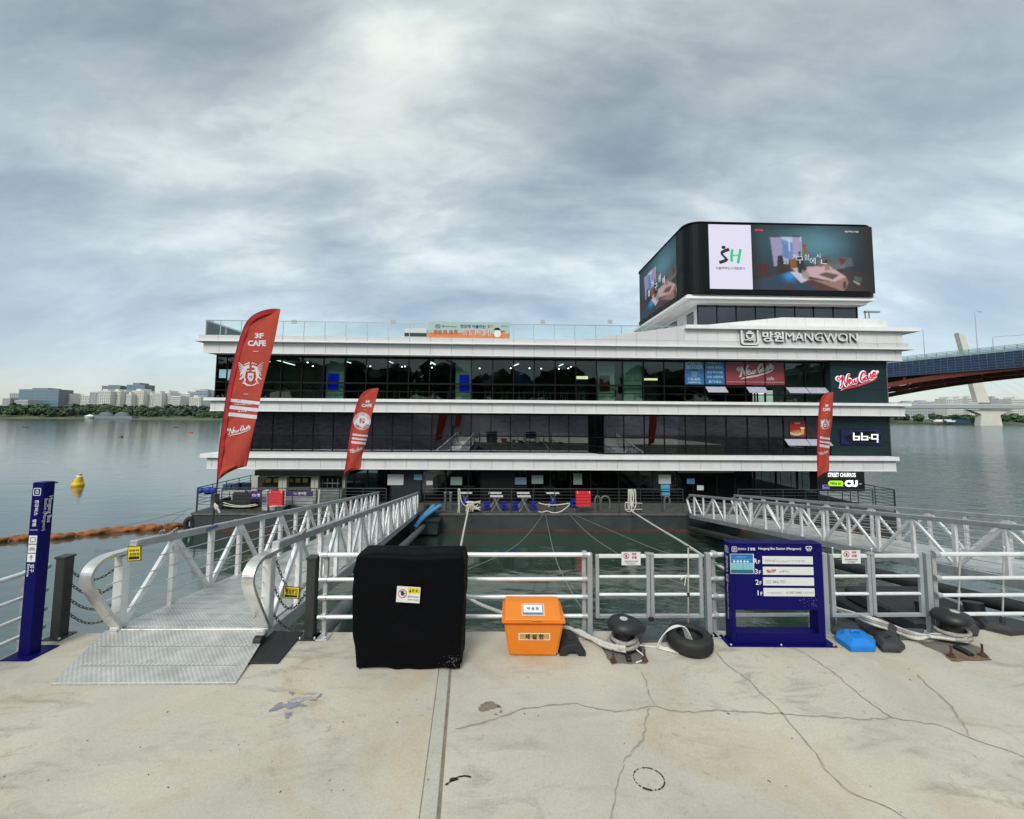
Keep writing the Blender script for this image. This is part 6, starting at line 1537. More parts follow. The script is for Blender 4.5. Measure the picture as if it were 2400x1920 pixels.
def bollard_post(cx, cy, h, w, label):
    r = thing('bollard_post', (cx, cy, 0), label, 'post', 'charcoal chain posts')
    mb = MB(); mb.box((cx - w / 2, cy - w / 2, .014), (cx + w / 2, cy + w / 2, h - .03)); mb.build('shaft', POSTG, r, bevel=.006)
    mb = MB(); mb.box((cx - w / 2 - .012, cy - w / 2 - .012, h - .03), (cx + w / 2 + .012, cy + w / 2 + .012, h)); mb.build('cap', POSTG, r, bevel=.004)
    mb = MB(); mb.box((cx - w * .95, cy - w * .85, .002), (cx + w * .95, cy + w * .95, .014)); b = mb.build('base_plate', POSTG, r)
    for dx in (-1, 1):
        for dy in (-1, 1):
            m2 = MB(); m2.lathe([(.013, 0), (.013, .02), (.006, .03)], (cx + dx * w * .8, cy + dy * w * .72, .014), 6, False); m2.build('bolt', GALV, b)
bollard_post(-6.0, 5.67, 1.06, .125, 'charcoal square post beside the navy totem')
bollard_post(-2.68, 5.715, 1.06, .12, 'charcoal square post right of the left gangway')
LINK = None
def chain(a, b, sag, label, side_=0.0, grp='black safety chains'):
    """hanging chain: interlocked links, each its own part"""
    global LINK
    a = Vector(a); b = Vector(b); r = thing('safety_chain', a, label, 'chain', grp); pts = []
    for i in range(81):
        t = i / 80; p = a.lerp(b, t); p.z -= sag * 4 * t * (1 - t); p.x += side_ * math.sin(math.pi * t); pts.append(p)
    if LINK is None:
        m = MB(); n = 14; m.tube([(.021 * math.cos(q) + (.010 if math.cos(q) > 0 else -.010), .0135 * math.sin(q), 0) for q in [2 * math.pi * k / n for k in range(n)]], .0046, 5, closed=True)
        LINK = bpy.data.meshes.new('link'); LINK.from_pydata([tuple(p) for p in m.v], [], m.f); LINK.materials.append(IRON)
    d = 0; k = 0; step = .046
    for i in range(80):
        seg = pts[i + 1] - pts[i]; L_ = seg.length
        while d <= L_:
            p = pts[i] + seg * (d / L_); o = bpy.data.objects.new('link', LINK); COL.objects.link(o); o.parent = r
            q = seg.to_track_quat('X', 'Z').to_matrix().to_4x4() @ Matrix.Rotation(R(90 if k % 2 else 0) + R(20), 4, 'X')
            o.matrix_local = WM[r.name].inverted() @ (Matrix.Translation(p) @ q); d += step; k += 1
        d -= L_
cp = Vector((-5.93, 5.67, 0))
E_ = Vector((lx(5.85) - .06, 5.84, 0))
chain(cp + Vector((.02, 0, .86)), E_ + Vector((.0, 0, .98)), .20, 'top chain between the left charcoal post and the gangway')
chain(cp + Vector((.02, 0, .70)), E_ + Vector((0, 0, .72)), .19, 'second chain from the top left of the gangway')
chain(cp + Vector((.02, 0, .50)), E_ + Vector((0, 0, .44)), .15, 'third chain from the top left of the gangway')
chain(cp + Vector((.02, 0, .32)), E_ + Vector((0, 0, .30)), .17, 'lowest chain left of the gangway')
E2 = Vector((rx(5.85) + .07, 5.80, 0)); cq = Vector((-2.75, 5.71, 0))
chain(E2 + Vector((0, 0, .98)), cq + Vector((0, 0, .72)), .26, 'top chain between the right rail loop and the charcoal post')
chain(E2 + Vector((0, 0, .60)), cq + Vector((0, 0, .62)), .26, 'middle chain holding the yellow sign right of the gangway')
chain(E2 + Vector((0, 0, .25)), cq + Vector((0, 0, .12)), .10, 'lowest chain right of the gangway')
def yellow_sign(o, w, h, label, l1, l2, tiltx=0.0, extra=False, cat='warning sign'):
    r = thing('yellow_sign', o, label, cat)
    fr = (Vector(o), Vector((math.cos(tiltx), 0, math.sin(tiltx))), Vector((-math.sin(tiltx), 0, math.cos(tiltx))), Vector((0, -1, 0)))
    mb = MB(); mb.prism([(0, 0), (w, 0), (w, h), (0, h)], fr, -.006, 0); mb.build('board', SBLK, r)
    mb = MB(); rect(mb, fr, w * .05, h * .05, w * .95, h * .95, .002); mb.build('yellow_face', SYEL, r, fix=False)
    mb = MB(); rect(mb, fr, w * .12, h * .12, w * .88, h * .30, .004); text_mb(mb, l1, fr, w * .5, h * .70, w=w * .74, t=.004, bold=.03); text_mb(mb, l2, fr, w * .52, h * .44, w=w * .7, t=.004, bold=.02); mb.build('black_print', SBLK, r, fix=False)
    if extra:
        mb = MB(); disc(mb, fr, w * .16, h * .84, w * .07, .006, 16); mb.build('red_dot', SRED, r, fix=False)
D = 5.63; a, b = PY(299, 1316, D), PY(333, 1281, D)
yellow_sign((a.x, D, a.z), b.x - a.x, b.z - a.z, 'yellow slip warning sign on the left rail of the gangway', '미끄럼 주의', '천천히', R(4))
a, b = PY(662, 1402, 5.72), PY(702, 1374, 5.72)
yellow_sign((a.x, 5.72, a.z), b.x - a.x, b.z - a.z, 'yellow sign hanging on the chain right of the gangway', '출입금지', '관계자 외', R(-3), True)
a, b = PY(204, 1402, 5.82), PY(221, 1378, 5.82)
yellow_sign((a.x, 5.82, a.z), (b.x - a.x) * 1.8, b.z - a.z, 'yellow sign hanging half hidden behind the left rail loop', '출입금지', '관계자 외', R(-8))
# black rubber mat beside the ramp
mb = MB(); mb.prism([(p.x, p.y) for p in (PZ(572, 1558), PZ(652, 1557), PZ(712, 1484), PZ(610, 1482))], (Vector((0, 0, 0)), Vector((1, 0, 0)), Vector((0, 1, 0)), Vector((0, 0, 1))), .003, .022)
tag(mb.build('rubber_mat', RUB, None, bevel=.004), 'flat black rubber mat beside the ramp plate', 'mat')

# ---- covered cabinet
cab = thing('covered_box', (-1.22, 5.0, 0), 'big square box under a black fabric cover with a warning sticker', 'covered box')
xl0, xr0 = PZ(834, 1570).x, PZ(1080, 1572).x
def cover_point(s, t, dep):
    """s across 0..1, t up 0..1, dep 0 front .. 1 back"""
    w0, w1 = PZ(838, 1570), PZ(1080, 1572)
    yf = w0.y; xl = -1.83 + .03 * (1 - t) - (.05 * math.sin(math.pi * t)); xr = -.60 - .0 + .05 * math.sin(math.pi * t * .8) - .01 * t
    x = xl + (xr - xl) * s; y = yf + .40 * dep; z = .02 + 1.285 * t
    return x, y, z
def wrinkle(x, y, z):
    return .010 * mnoise.noise(Vector((x * 3, z * 2.2, 1))) + .006 * mnoise.noise(Vector((x * 9, z * 5, 4)))
mb = MB(); ns, nt_ = 40, 44; fv = []
# one closed sheet: front, left, right, top, built from a rounded-square outline per height
def outline(t, n=72):
    out = []; rr = .07
    pts = rrect_pts(0, 0, 1, 1, .10, 6)
    return pts
prof = [i / 34 for i in range(35)]
base_n = None; vs = []
for t in prof:
    ring_ = []
    raw = rrect_pts(0, 0, 1, 1, .055, 5); dense = []
    for i in range(len(raw)):
        a = raw[i]; b = raw[(i + 1) % len(raw)]; m = 8 if (abs(a[0] - b[0]) + abs(a[1] - b[1])) > .4 else 1
        for k in range(m): dense.append((a[0] + (b[0] - a[0]) * k / m, a[1] + (b[1] - a[1]) * k / m))
    base_n = len(dense)
    for (s, d) in dense:
        x, y, z = cover_point(s, t, d)
        hem = .025 * math.sin(s * 9 + d * 7) * (1 - t) ** 3
        fold = .014 * math.sin(s * 21 + d * 13 + 2 * math.sin(t * 3)) * (1 - t) ** 1.5
        top_round = .014 * max(0, (t - .955) / .045) ** 2
        sag = .018 * math.sin(math.pi * s) * max(0, t - .9) * 10 * (1 if d < .5 else .2)
        k = 1 + 0.0; cx, cy = -1.22, PZ(838, 1570).y + .24
        nx_, ny_ = (x - cx), (y - cy); ln = math.hypot(nx_, ny_)
        off = wrinkle(x, y, z) * 2.2 + fold - top_round
        # diagonal drag folds below the upper corners
        off += .022 * math.exp(-((t - (.86 - .35 * s)) / .035) ** 2) * (1 - s) + .016 * math.exp(-((t - (.60 + .30 * s)) / .04) ** 2) * s
        ring_.append((x + nx_ / ln * off, y + ny_ / ln * off, z + hem * (t < .05) * .6 - sag))
    vs += ring_
N_ = base_n; fs = []
for j in range(len(prof) - 1):
    for i in range(N_): fs.append((j * N_ + i, j * N_ + (i + 1) % N_, (j + 1) * N_ + (i + 1) % N_, (j + 1) * N_ + i))
top = vs[-N_:]; ctr = Vector((0, 0, 0))
for p in top: ctr += Vector(p)
ctr /= N_; k0 = len(vs)
for q in (.7, .35):
    for p in top: v_ = Vector(p).lerp(ctr, 1 - q); vs.append((v_.x, v_.y, v_.z + .012 + .01 * mnoise.noise(Vector((v_.x * 6, v_.y * 6, 9))) - .012 * (q < .5)))
vs.append(tuple(ctr + Vector((0, 0, -.01)))); m_ = len(vs) - 1; base = k0 - N_
for q in range(2):
    for i in range(N_): fs.append((base + q * N_ + i, base + q * N_ + (i + 1) % N_, base + (q + 1) * N_ + (i + 1) % N_, base + (q + 1) * N_ + i))
for i in range(N_): fs.append((base + 2 * N_ + i, base + 2 * N_ + (i + 1) % N_, m_))
mb.add(vs, fs, True)
mb.build('fabric_cover', M('black_fabric', (0.0024, 0.0026, 0.0036), 0.6, var=0.25, scale=14, bump=0.2, bscale=220, spec=0.07), cab)
yf = PZ(838, 1570).y - .035
fr = FR((0, yf, 0)); a, b = PY(928, 1411, yf), PY(984, 1374, yf); w, h = b.x - a.x, b.z - a.z
st = thing('cover_sticker', (a.x, yf, a.z), 'white and yellow do-not-touch sticker on the black cover', 'sticker'); fr = (Vector((a.x, yf, a.z)), Vector((math.cos(R(-3)), 0, math.sin(R(-3)))), Vector((math.sin(R(3)), 0, math.cos(R(3)))), Vector((0, -1, 0)))
mb = MB(); mb.prism([(0, 0), (w, 0), (w, h), (0, h)], fr, -.003, 0); mb.build('sheet', STICK, st)
mb = MB(); rect(mb, fr, w * .48, h * .60, w * .97, h * .95, .002); mb.build('yellow_field', SYEL, st, fix=False)
mb = MB(); disc(mb, fr, w * .25, h * .55, w * .185, .002, 28, r_in=w * .155); stroke(mb, fr, (w * .14, h * .70), (w * .36, h * .40), w * .03, .002, .001); mb.build('red_ring', SRED, st, fix=False)
mb = MB(); c_ = (w * .25, h * .53); disc(mb, fr, *c_, w * .07, .0035, 14)
for k, an in enumerate((130, 108, 88, 68, 20)): q = R(an); stroke(mb, fr, (c_[0] + .05 * w * math.cos(q), c_[1] + .05 * w * math.sin(q)), (c_[0] + .125 * w * math.cos(q), c_[1] + .125 * w * math.sin(q)), w * .028, .0035, .001)
text_mb(mb, '경 고', fr, w * .77, h * .77, w=w * .26, t=.004, bold=.03); mb.flat([(w * .52, h * .66), (w * .62, h * .66), (w * .57, h * .88)], fr, .004); text_mb(mb, '만지지 마시오', fr, w * .72, h * .38, w=w * .46, t=.002, bold=.02); text_mb(mb, '손대지 마세요', fr, w * .72, h * .19, w=w * .46, t=.002); mb.build('black_print', SBLK, st, fix=False)
mb = MB(); r_ = random.Random(11); MUD = M('dried_mud', (0.075, 0.073, 0.07), 0.9, var=.4, scale=30)
for k in range(60):
    px, py = r_.gauss(1062, 12), r_.gauss(1548, 13)
    if px > 1076 or py > 1566: continue
    p = PY(px, py, yf + .012); s = r_.uniform(.002, .008)
    mb.add([(p.x - s, p.y, p.z - s * .7), (p.x + s * .8, p.y, p.z - s), (p.x + s, p.y, p.z + s * .8), (p.x - s * .6, p.y, p.z + s)], [(0, 1, 2, 3)])
o = mb.build('mud_splash', MUD, cab, fix=False); o['kind'] = 'stuff'
for x in (-1.76, -.66):
    mb = MB(); mb.lathe([(.018, 0), (.018, .05)], (x, PZ(838, 1570).y + .03, 0), 10); mb.build('foot', IRON, cab)

# ---- orange de-icing box
ob = thing('deicing_box', (.32, 5.3, 0), 'bright orange de-icing box with a tapered body and overhanging lid', 'box')
ORA = M('orange_plastic', (0.74, 0.205, 0.012), 0.42, var=0.06, scale=6, bump=.08, bscale=150)
def taper(x0, x1, y0, y1, z0, X0, X1, Y0, Y1, z1): 
    m = MB(); return m.add([(x0, y0, z0), (x1, y0, z0), (x1, y1, z0), (x0, y1, z0), (X0, Y0, z1), (X1, Y0, z1), (X1, Y1, z1), (X0, Y1, z1)], [(0, 3, 2, 1), (4, 5, 6, 7), (0, 1, 5, 4), (1, 2, 6, 5), (2, 3, 7, 6), (3, 0, 4, 7)])
bx0, bx1 = PZ(1193, 1539).x, PZ(1306, 1539).x; by = PZ(1250, 1539).y
taper(bx0, bx1, by, by + .40, .004, bx0 - .065, bx1 + .075, by - .03, by + .47, .40).build('body', ORA, ob, bevel=.022, seg=3)
yl = by - .06; lx0, lx1 = PY(1176, 1460, yl).x, PY(1326, 1460, yl).x; zl = PY(1250, 1463, yl).z
mb = MB(); mb.box((lx0, yl, zl), (lx1, yl + .60, zl + .03)); mb.build('lid_rim', ORA, ob, bevel=.01, seg=2)
m = MB(); prof_ = [(yl + .015, zl + .028), (yl + .03, zl + .045), (yl + .30, zl + .135), (yl + .42, zl + .15), (yl + .56, zl + .10), (yl + .585, zl + .028)]
m.add([(lx0 + .035, y, z) for y, z in prof_] + [(lx1 - .05, y, z) for y, z in prof_], [tuple(range(6)), tuple(reversed(range(6, 12)))] + [(i, 6 + i, 6 + (i + 1) % 6, (i + 1) % 6) for i in range(6)])
m.build('lid', ORA, ob, bevel=.02, seg=3)
m = MB(); m.tube(catmull([(lx0 + .38, yl - .002, zl + .03), (lx0 + .385, yl - .012, zl + .047), (lx0 + .43, yl - .014, zl + .05), (lx0 + .475, yl - .012, zl + .047), (lx0 + .48, yl - .002, zl + .03)], 4), .006, 6); m.build('grip', ORA, ob)
# labels on lid and front
d_ = Vector((0, .27, .09)).normalized(); O_ = Vector((0, yl + .03, zl + .045)) + Vector((0, 0, .0)); frl = (O_, Vector((1, 0, 0)), d_, Vector((1, 0, 0)).cross(d_))
xa_, xb_ = PY(1226, 1440, by + .1).x, PY(1272, 1440, by + .1).x
lab = thing('lid_label', (xa_, yl + .1, zl + .08), 'white paper label in a plastic sleeve on the orange lid', 'label')
mb = MB(); rect(mb, frl, xa_ - .02, .045, xb_ + .025, .255, .004); mb.build('sleeve', M('clear_sleeve', (0.72, 0.42, 0.22), 0.25), lab, fix=False)
mb = MB(); rect(mb, frl, xa_, .065, xb_, .235, .006); mb.build('paper', SWHT, lab, fix=False)
mb = MB(); rect(mb, frl, xa_ + .005, .07, xb_ - .005, .10, .008); frame_ring(mb, frl, xa_, .065, xb_, .235, .006, .002, .008); mb.build('blue_print', M('print_blue', (0.06, 0.22, 0.42), .5), lab, fix=False)
mb = MB(); text_mb(mb, '제 설 함', frl, (xa_ + xb_) / 2, .165, w=.155, t=.008, bold=.02); mb.build('black_print', SBLK, lab, fix=False)
# front label lies on the sloping front face
f0, f1 = Vector((0, by, .004)), Vector((0, by - .03, .40)); d2 = (f1 - f0).normalized(); frf = (f0, Vector((1, 0, 0)), d2, Vector((1, 0, 0)).cross(d2))
xa_, xb_ = PY(1215.5, 1490, by).x, PY(1289, 1490, by).x; za = PY(1250, 1499, by).z; zb2 = PY(1250, 1482, by).z
lab = thing('front_label', (xa_, by, za), 'kraft-coloured label with black Korean letters on the front of the orange box', 'label')
mb = MB(); rect(mb, frf, xa_, za, xb_, zb2, .004); mb.build('paper', SWHT, lab, fix=False); mb = MB(); rect(mb, frf, xa_ + .012, za + .010, xb_ - .012, zb2 - .010, .006); mb.build('kraft_field', M('kraft', (0.50, 0.31, 0.10), .6, var=.15, scale=12), lab, fix=False)
mb = MB(); text_mb(mb, '제 설 함', frf, (xa_ + xb_) / 2, (za + zb2) / 2, w=.235, t=.008, bold=.03); mb.build('black_print', SBLK, lab, fix=False)
# black ramp piece beside the box
p0, p1 = PZ(1312, 1539), PZ(1373, 1538)
m = MB(); W_ = p1.x - p0.x; n = 12; sec = [(0, 0), (W_ * .28, 0), (W_ * .33, .045), (W_ * .67, .045), (W_ * .72, 0), (W_, 0), (W_, .05)] + [(W_ / 2 + W_ / 2 * .98 * math.cos(R(a)), .05 + .085 * math.sin(R(a))) for a in range(15, 166, 15)] + [(0, .05)]
L0, L1 = Vector((p0.x, p0.y, .003)), Vector((p0.x - .04, p0.y + .62, .003)); K = len(sec)
m.add([L0 + Vector((x, 0, z)) for x, z in sec] + [L1 + Vector((x * .8, 0, z * .95)) for x, z in sec], [tuple(range(K)), tuple(reversed(range(K, 2 * K)))] + [(i, K + i, K + (i + 1) % K, (i + 1) % K) for i in range(K)])
kr = thing('kerb_ramp', L0, 'black plastic arched ramp block leaning beside the orange box', 'ramp block'); m.build('body', RUB, kr, bevel=.006)
m = MB(); m.box((p0.x + W_ * .36, p0.y + .12, .136), (p0.x + W_ * .60, p0.y + .42, .142)); m.build('grip_plate', IRON, kr)

# ---- mooring bollards with rope turns
def braid(mb, pts, r): mb.tube(catmull(pts, 6), r, 9, twist=(.22, 3, .55))
def turns(mb, c, r0, z0, n, r, dz, ex=1.0, seed=1):
    r_ = random.Random(seed); P = []
    for k in range(int(n * 12) + 1):
        t = 2 * math.pi * k / 12; P.append((c[0] + (r0 + .012 * math.sin(t * .37 + seed)) * ex * math.cos(t), c[1] + r0 * math.sin(t), z0 + dz * t / (2 * math.pi) + r_.uniform(-.006, .006)))
    mb.tube(catmull(P, 3), r, 8, twist=(.2, 3, .8)); return P
def mooring(cx, cy, rz, label, pit):
    b = thing('mooring_bollard', (cx, cy, 0), label, 'bollard', 'cast iron mooring bollards', )
    def TR(mb):
        for i, p in enumerate(mb.v):
            q = Matrix.Rotation(rz, 3, 'Z') @ Vector((p.x, p.y, 0)); mb.v[i] = Vector((cx + q.x, cy + q.y, p.z))
        return mb
    m = MB(); m.lathe([(.15, -.02), (.15, .05), (.115, .12), (.11, .24), (.13, .27)], (0, 0, 0), 20); TR(m).build('stem', IRON, b)
    m = MB(); pr = [(.02, .235), (.15, .24), (.205, .265), (.21, .30), (.175, .352), (.10, .388), (.02, .396)]
    m.lathe(pr, (0, 0, 0), 26)
    for i, p in enumerate(m.v):     # head drawn out into a horn on one side
        if p.x > 0: m.v[i] = Vector((p.x * 1.32, p.y * (1 - .6 * p.x), p.z - .06 * p.x))
    TR(m).build('head', IRON, b)
    m = MB(); m.lathe([(.05, 0), (.05, .006)], (0, -.05, .392), 16); TR(m).build('number_disc', M('pale_disc', (0.45, 0.45, 0.40), .7), b)
    for (x, y, s) in pit:
        m = MB(); m.box((x - .035, y - .03, .002), (x + .035, y + .03, .03)); pl = m.build('anchor_plate', RUST, b, bevel=.004)
        m2 = MB(); m2.lathe([(.02, .03), (.02, .055), (.012, .06), (.012, .12 * s), (.016, .125 * s)], (x, y, 0), 8, False); m2.build('anchor_bolt', RUST, pl)
    return b
c1 = PZ(1462, 1520); 
pit = thing('anchor_pit', PZ(1462, 1540), 'rough dark concrete pit with a steel foot around the left bollard', 'pit')
def pitpatch(pts, seed, name='rough_patch', mat=CONC_OLD, z=.004):
    r_ = random.Random(seed); G = [PZ(*p) for p in pts]; P = []
    for i in range(len(G)):
        for k in range(6):
            q = G[i].lerp(G[(i + 1) % len(G)], k / 6); P.append((q.x + r_.uniform(-.012, .012), q.y + r_.uniform(-.012, .012), z))
    m = MB(); m.add(P, [tuple(range(len(P)))]); m.build(name, mat, pit if seed < 5 else pit2, fix=False)
pitpatch([(1408, 1516), (1432, 1557), (1518, 1556), (1510, 1512), (1480, 1500), (1430, 1500)], 1)
for a, b in (((1412, 1522), (1452, 1516)), ((1476, 1516), (1502, 1530)), ((1462, 1516), (1475, 1553))):
    p, q_ = PZ(*a), PZ(*b); m = MB(); m.beam(p + Vector((0, 0, .03)), q_ + Vector((0, 0, .02)), .06, .045); m.build('steel_foot', IRON, pit, bevel=.006)
def gp(px, py): p = PZ(px, py); return (p.x, p.y)
mooring(c1.x, c1.y, R(-12), 'black mooring bollard with rope turns between the orange box and the tyre', [(*gp(1437, 1552), 1.1), (*gp(1511, 1550), 1.1)])
mr = thing('mooring_rope', (c1.x, c1.y, .1), 'thick white braided rope wound round the left bollard', 'rope', 'thick mooring ropes')
mb = MB(); turns(mb, (c1.x, c1.y), .165, .06, 1.0, .026, .03, 1.05, 1); mb.build('turn', ROPEG, mr)
mb = MB(); turns(mb, (c1.x, c1.y), .15, .12, 1.1, .026, .02, 1.05, 3); mb.build('turn', ROPEG, mr)
barge1 = FU(1099, 1188, -1.9); B1_ = BM @ barge1
mb = MB(); braid(mb, [(c1.x - .02, c1.y - .17, .10), (c1.x - .22, c1.y - .06, .08), PZ(1372, 1490, .06), PY(1335, 1474, 5.7), PY(1300, 1468, 5.85), PY(1175, 1437, 6.6), PY(1100, 1402, 8.2), PY(1075, 1372, 9.6)], .028); mb.build('line', ROPE, mr)
mb = MB(); braid(mb, [(c1.x - .02, c1.y - .18, .07), (c1.x - .28, c1.y - .02, .05), PZ(1360, 1480, .05), PY(1330, 1480, 5.7), PY(1300, 1482, 5.9)], .026); mb.build('loose_end', ROPE, mr)
mb = MB(); P = [PY(1075, 1372, 9.6), PY(1066, 1330, 12), PY(1078, 1290, 15.5), PY(1088, 1240, 20), B1_]; mb.tube(catmull(P, 10), .045, 8); mb.build('long_line', ROPE, mr)
c2 = PZ(2232, 1500)
pit2 = thing('anchor_pit', PZ(2240, 1530), 'rusty broken concrete pit around the right bollard', 'pit')
pitpatch([(2152, 1508), (2210, 1532), (2236, 1550), (2322, 1546), (2300, 1520), (2240, 1496)], 6)
pitpatch([(2205, 1530), (2234, 1552), (2325, 1547), (2300, 1535)], 7, 'rust_stain', M('rust_stain', (0.16, 0.10, 0.06), .9, var=.5, scale=18), .0065)
p, q_ = PZ(2238, 1520), PZ(2278, 1540); m = MB(); m.beam(p + Vector((0, 0, .03)), q_ + Vector((0, 0, .02)), .07, .045); m.build('steel_foot', IRON, pit2, bevel=.006)
mooring(c2.x, c2.y, R(8), 'black mooring bollard with rope turns at the right end of the quay', [(*gp(2230, 1541), 1.1), (*gp(2303, 1539), 1.2)])
mr2 = thing('mooring_rope', (c2.x, c2.y, .1), 'thick white braided rope wound round the right bollard', 'rope', 'thick mooring ropes')
for k in range(2):
    mb = MB(); turns(mb, (c2.x, c2.y), .165 - .012 * k, .055 + .05 * k, 1.0, .026, .03, 1.05, 5 + k); mb.build('turn', ROPEG, mr2)
B2_ = BM @ FU(1478, 1197, -1.95)
for k in range(3):
    o_ = .05 * k
    mb = MB(); braid(mb, [(c2.x + .02, c2.y - .17, .07 + o_ * .5), (c2.x - .22, c2.y - .10 + o_, .07), PZ(2150, 1487 + 5 * k, .06), PZ(2090, 1466 + 6 * k, .05), PY(2050, 1452 + 6 * k, 5.72), PY(1990, 1434 + 3 * k, 6.1), PY(1936, 1419 + k, 6.6)], .021); mb.build('line', ROPE if k != 1 else ROPEG, mr2)
mb = MB(); P = [PY(1936, 1419, 6.6), PY(1830, 1385, 8), PY(1700, 1335, 10.5), PY(1600, 1272, 15), PY(1530, 1230, 20), B2_]; mb.tube(catmull(P, 10), .042, 8); mb.build('long_line', ROPE, mr2)
# thin guy wires from the barge to the quay
for i, (pts, lab) in enumerate([
    ([((1276, 1202), 23.9), ((1240, 1250), 18), ((1190, 1292), 13.5), ((1088, 1338), 10), ((1000, 1375), 7)], 'thin wire slanting down left from the middle of the barge'),
    ([((1278, 1203), 23.9), ((1297, 1291), 13), ((1330, 1370), 8.5), ((1362, 1424), 6.6)], 'thin wire falling almost straight from the middle of the barge'),
    ([((1332, 1203), 23.9), ((1372, 1245), 17), ((1430, 1287), 13), ((1515, 1333), 9.5), ((1600, 1370), 7.4), ((1680, 1398), 6)], 'thin wire slanting right behind the gate warning sheet'),
    ([((1335, 1202), 23.9), ((1430, 1243), 18), ((1530, 1285), 13.5), ((1610, 1308), 11), ((1700, 1325), 8)], 'uppermost thin wire slanting right towards the blue board')]):
    mb = MB(); mb.tube(catmull([PY(*p, d) for p, d in pts], 8), .0135, 6); tag(mb.build('guy_wire', WIRE), lab, 'wire', 'thin wires across the water')

# ---- tyre, rubber plate, flag bases
tc_ = PZ(1617, 1520); ty = thing('old_tyre', (tc_.x, tc_.y, 0), 'old black car tyre lying flat on the concrete with white rope in it', 'tyre')
m = MB(); R_ = .275; prof_ = [(.155, .03), (.165, .008), (.215, .002), (.255, .010), (.272, .035), (.277, .06), (.277, .125), (.272, .15), (.255, .175), (.215, .186), (.165, .178), (.155, .155), (.165, .14), (.20, .11), (.20, .07)]
vs = []; fs = []; n = 48; K = len(prof_)
for k in range(n):
    t = 2 * math.pi * k / n
    for (r, z) in prof_: vs.append((tc_.x + r * math.cos(t), tc_.y + r * math.sin(t), z + .006 + .03 * (math.sin(t) * r / R_ + 1) * .5))
for k in range(n):
    for j in range(K): fs.append((k * K + j, ((k + 1) % n) * K + j, ((k + 1) % n) * K + (j + 1) % K, k * K + (j + 1) % K))
m.add(vs, fs, True); m.build('carcass', RUB, ty)
m = MB()
for k in range(64):
    t = 2 * math.pi * k / 64
    for z0, z1, sh_ in ((.05, .09, .02), (.10, .14, -.02)):
        q = [(tc_.x + r * math.cos(t + a), tc_.y + r * math.sin(t + a), z + .006 + .03 * (math.sin(t) + 1) * .5) for r, a, z in ((.282, 0, z0), (.282, .05, z0), (.282, .05 + sh_, z1), (.282, sh_, z1))]
        m.add(q, [(0, 1, 2, 3)])
o = m.build('tread', M('tyre_tread', (0.02, 0.021, 0.022), .8), ty, fix=False); o['kind'] = 'stuff'
wr = thing('rope_coil', (tc_.x - .2, tc_.y, .1), 'loose loops of thin white rope spilling out of the tyre', 'rope')
for k in range(5):
    P = [(tc_.x - .02 + .01 * k, tc_.y - .03 * k + .06, .10), (tc_.x - .10, tc_.y + .04 - .03 * k, .26 + .012 * k), (tc_.x - .24 - .015 * k, tc_.y + .06 - .02 * k, .22), (tc_.x - .34 - .024 * k, tc_.y + .08 - .03 * k, .05), (tc_.x - .36, tc_.y + .02 - .02 * k, .015), (tc_.x - .26, tc_.y - .06 - .012 * k, .014), (tc_.x - .2, tc_.y - .10 - .01 * k, .014)]
    mb = MB(); mb.tube(catmull(P, 5), .0065, 7); mb.build('loop', M('thin_white_rope', (0.66, 0.66, 0.63), .8), wr)
mb = MB(); mb.tube(catmull([(tc_.x - .28, tc_.y - .02, .012), (tc_.x - .55, tc_.y + .02, .012), (c1.x + .22, c1.y - .02, .05), (c1.x + .1, c1.y - .12, .08), (c1.x + .2, c1.y - .22, .012), (c1.x + .06, c1.y - .33, .012)], 6), .009, 7); mb.build('loose_end', M('thin_white_rope', (0.66, 0.66, 0.63)), wr)
SLATE = M('slate_plastic', (0.055, 0.065, 0.072), 0.6, var=.15, scale=9, bump=.15, bscale=90); DPL = M('dark_plastic', (0.030, 0.034, 0.034), 0.6, var=.2, scale=9, bump=.15, bscale=90); BPL = M('blue_plastic', (0.006, 0.20, 0.62), 0.42, var=.06, scale=9)
mb = MB(); mb.prism([gp(1484, 1490), gp(1498, 1508), gp(1562, 1506), gp(1566, 1478), gp(1560, 1476), gp(1512, 1478)], (Vector((0, 0, 0)), Vector((1, 0, 0)), Vector((0, 1, 0)), Vector((0, 0, 1))), .003, .03)
tag(mb.build('slate_plate', SLATE, None, bevel=.008), 'flat slate grey plate lying behind the rope between bollard and tyre', 'plate')
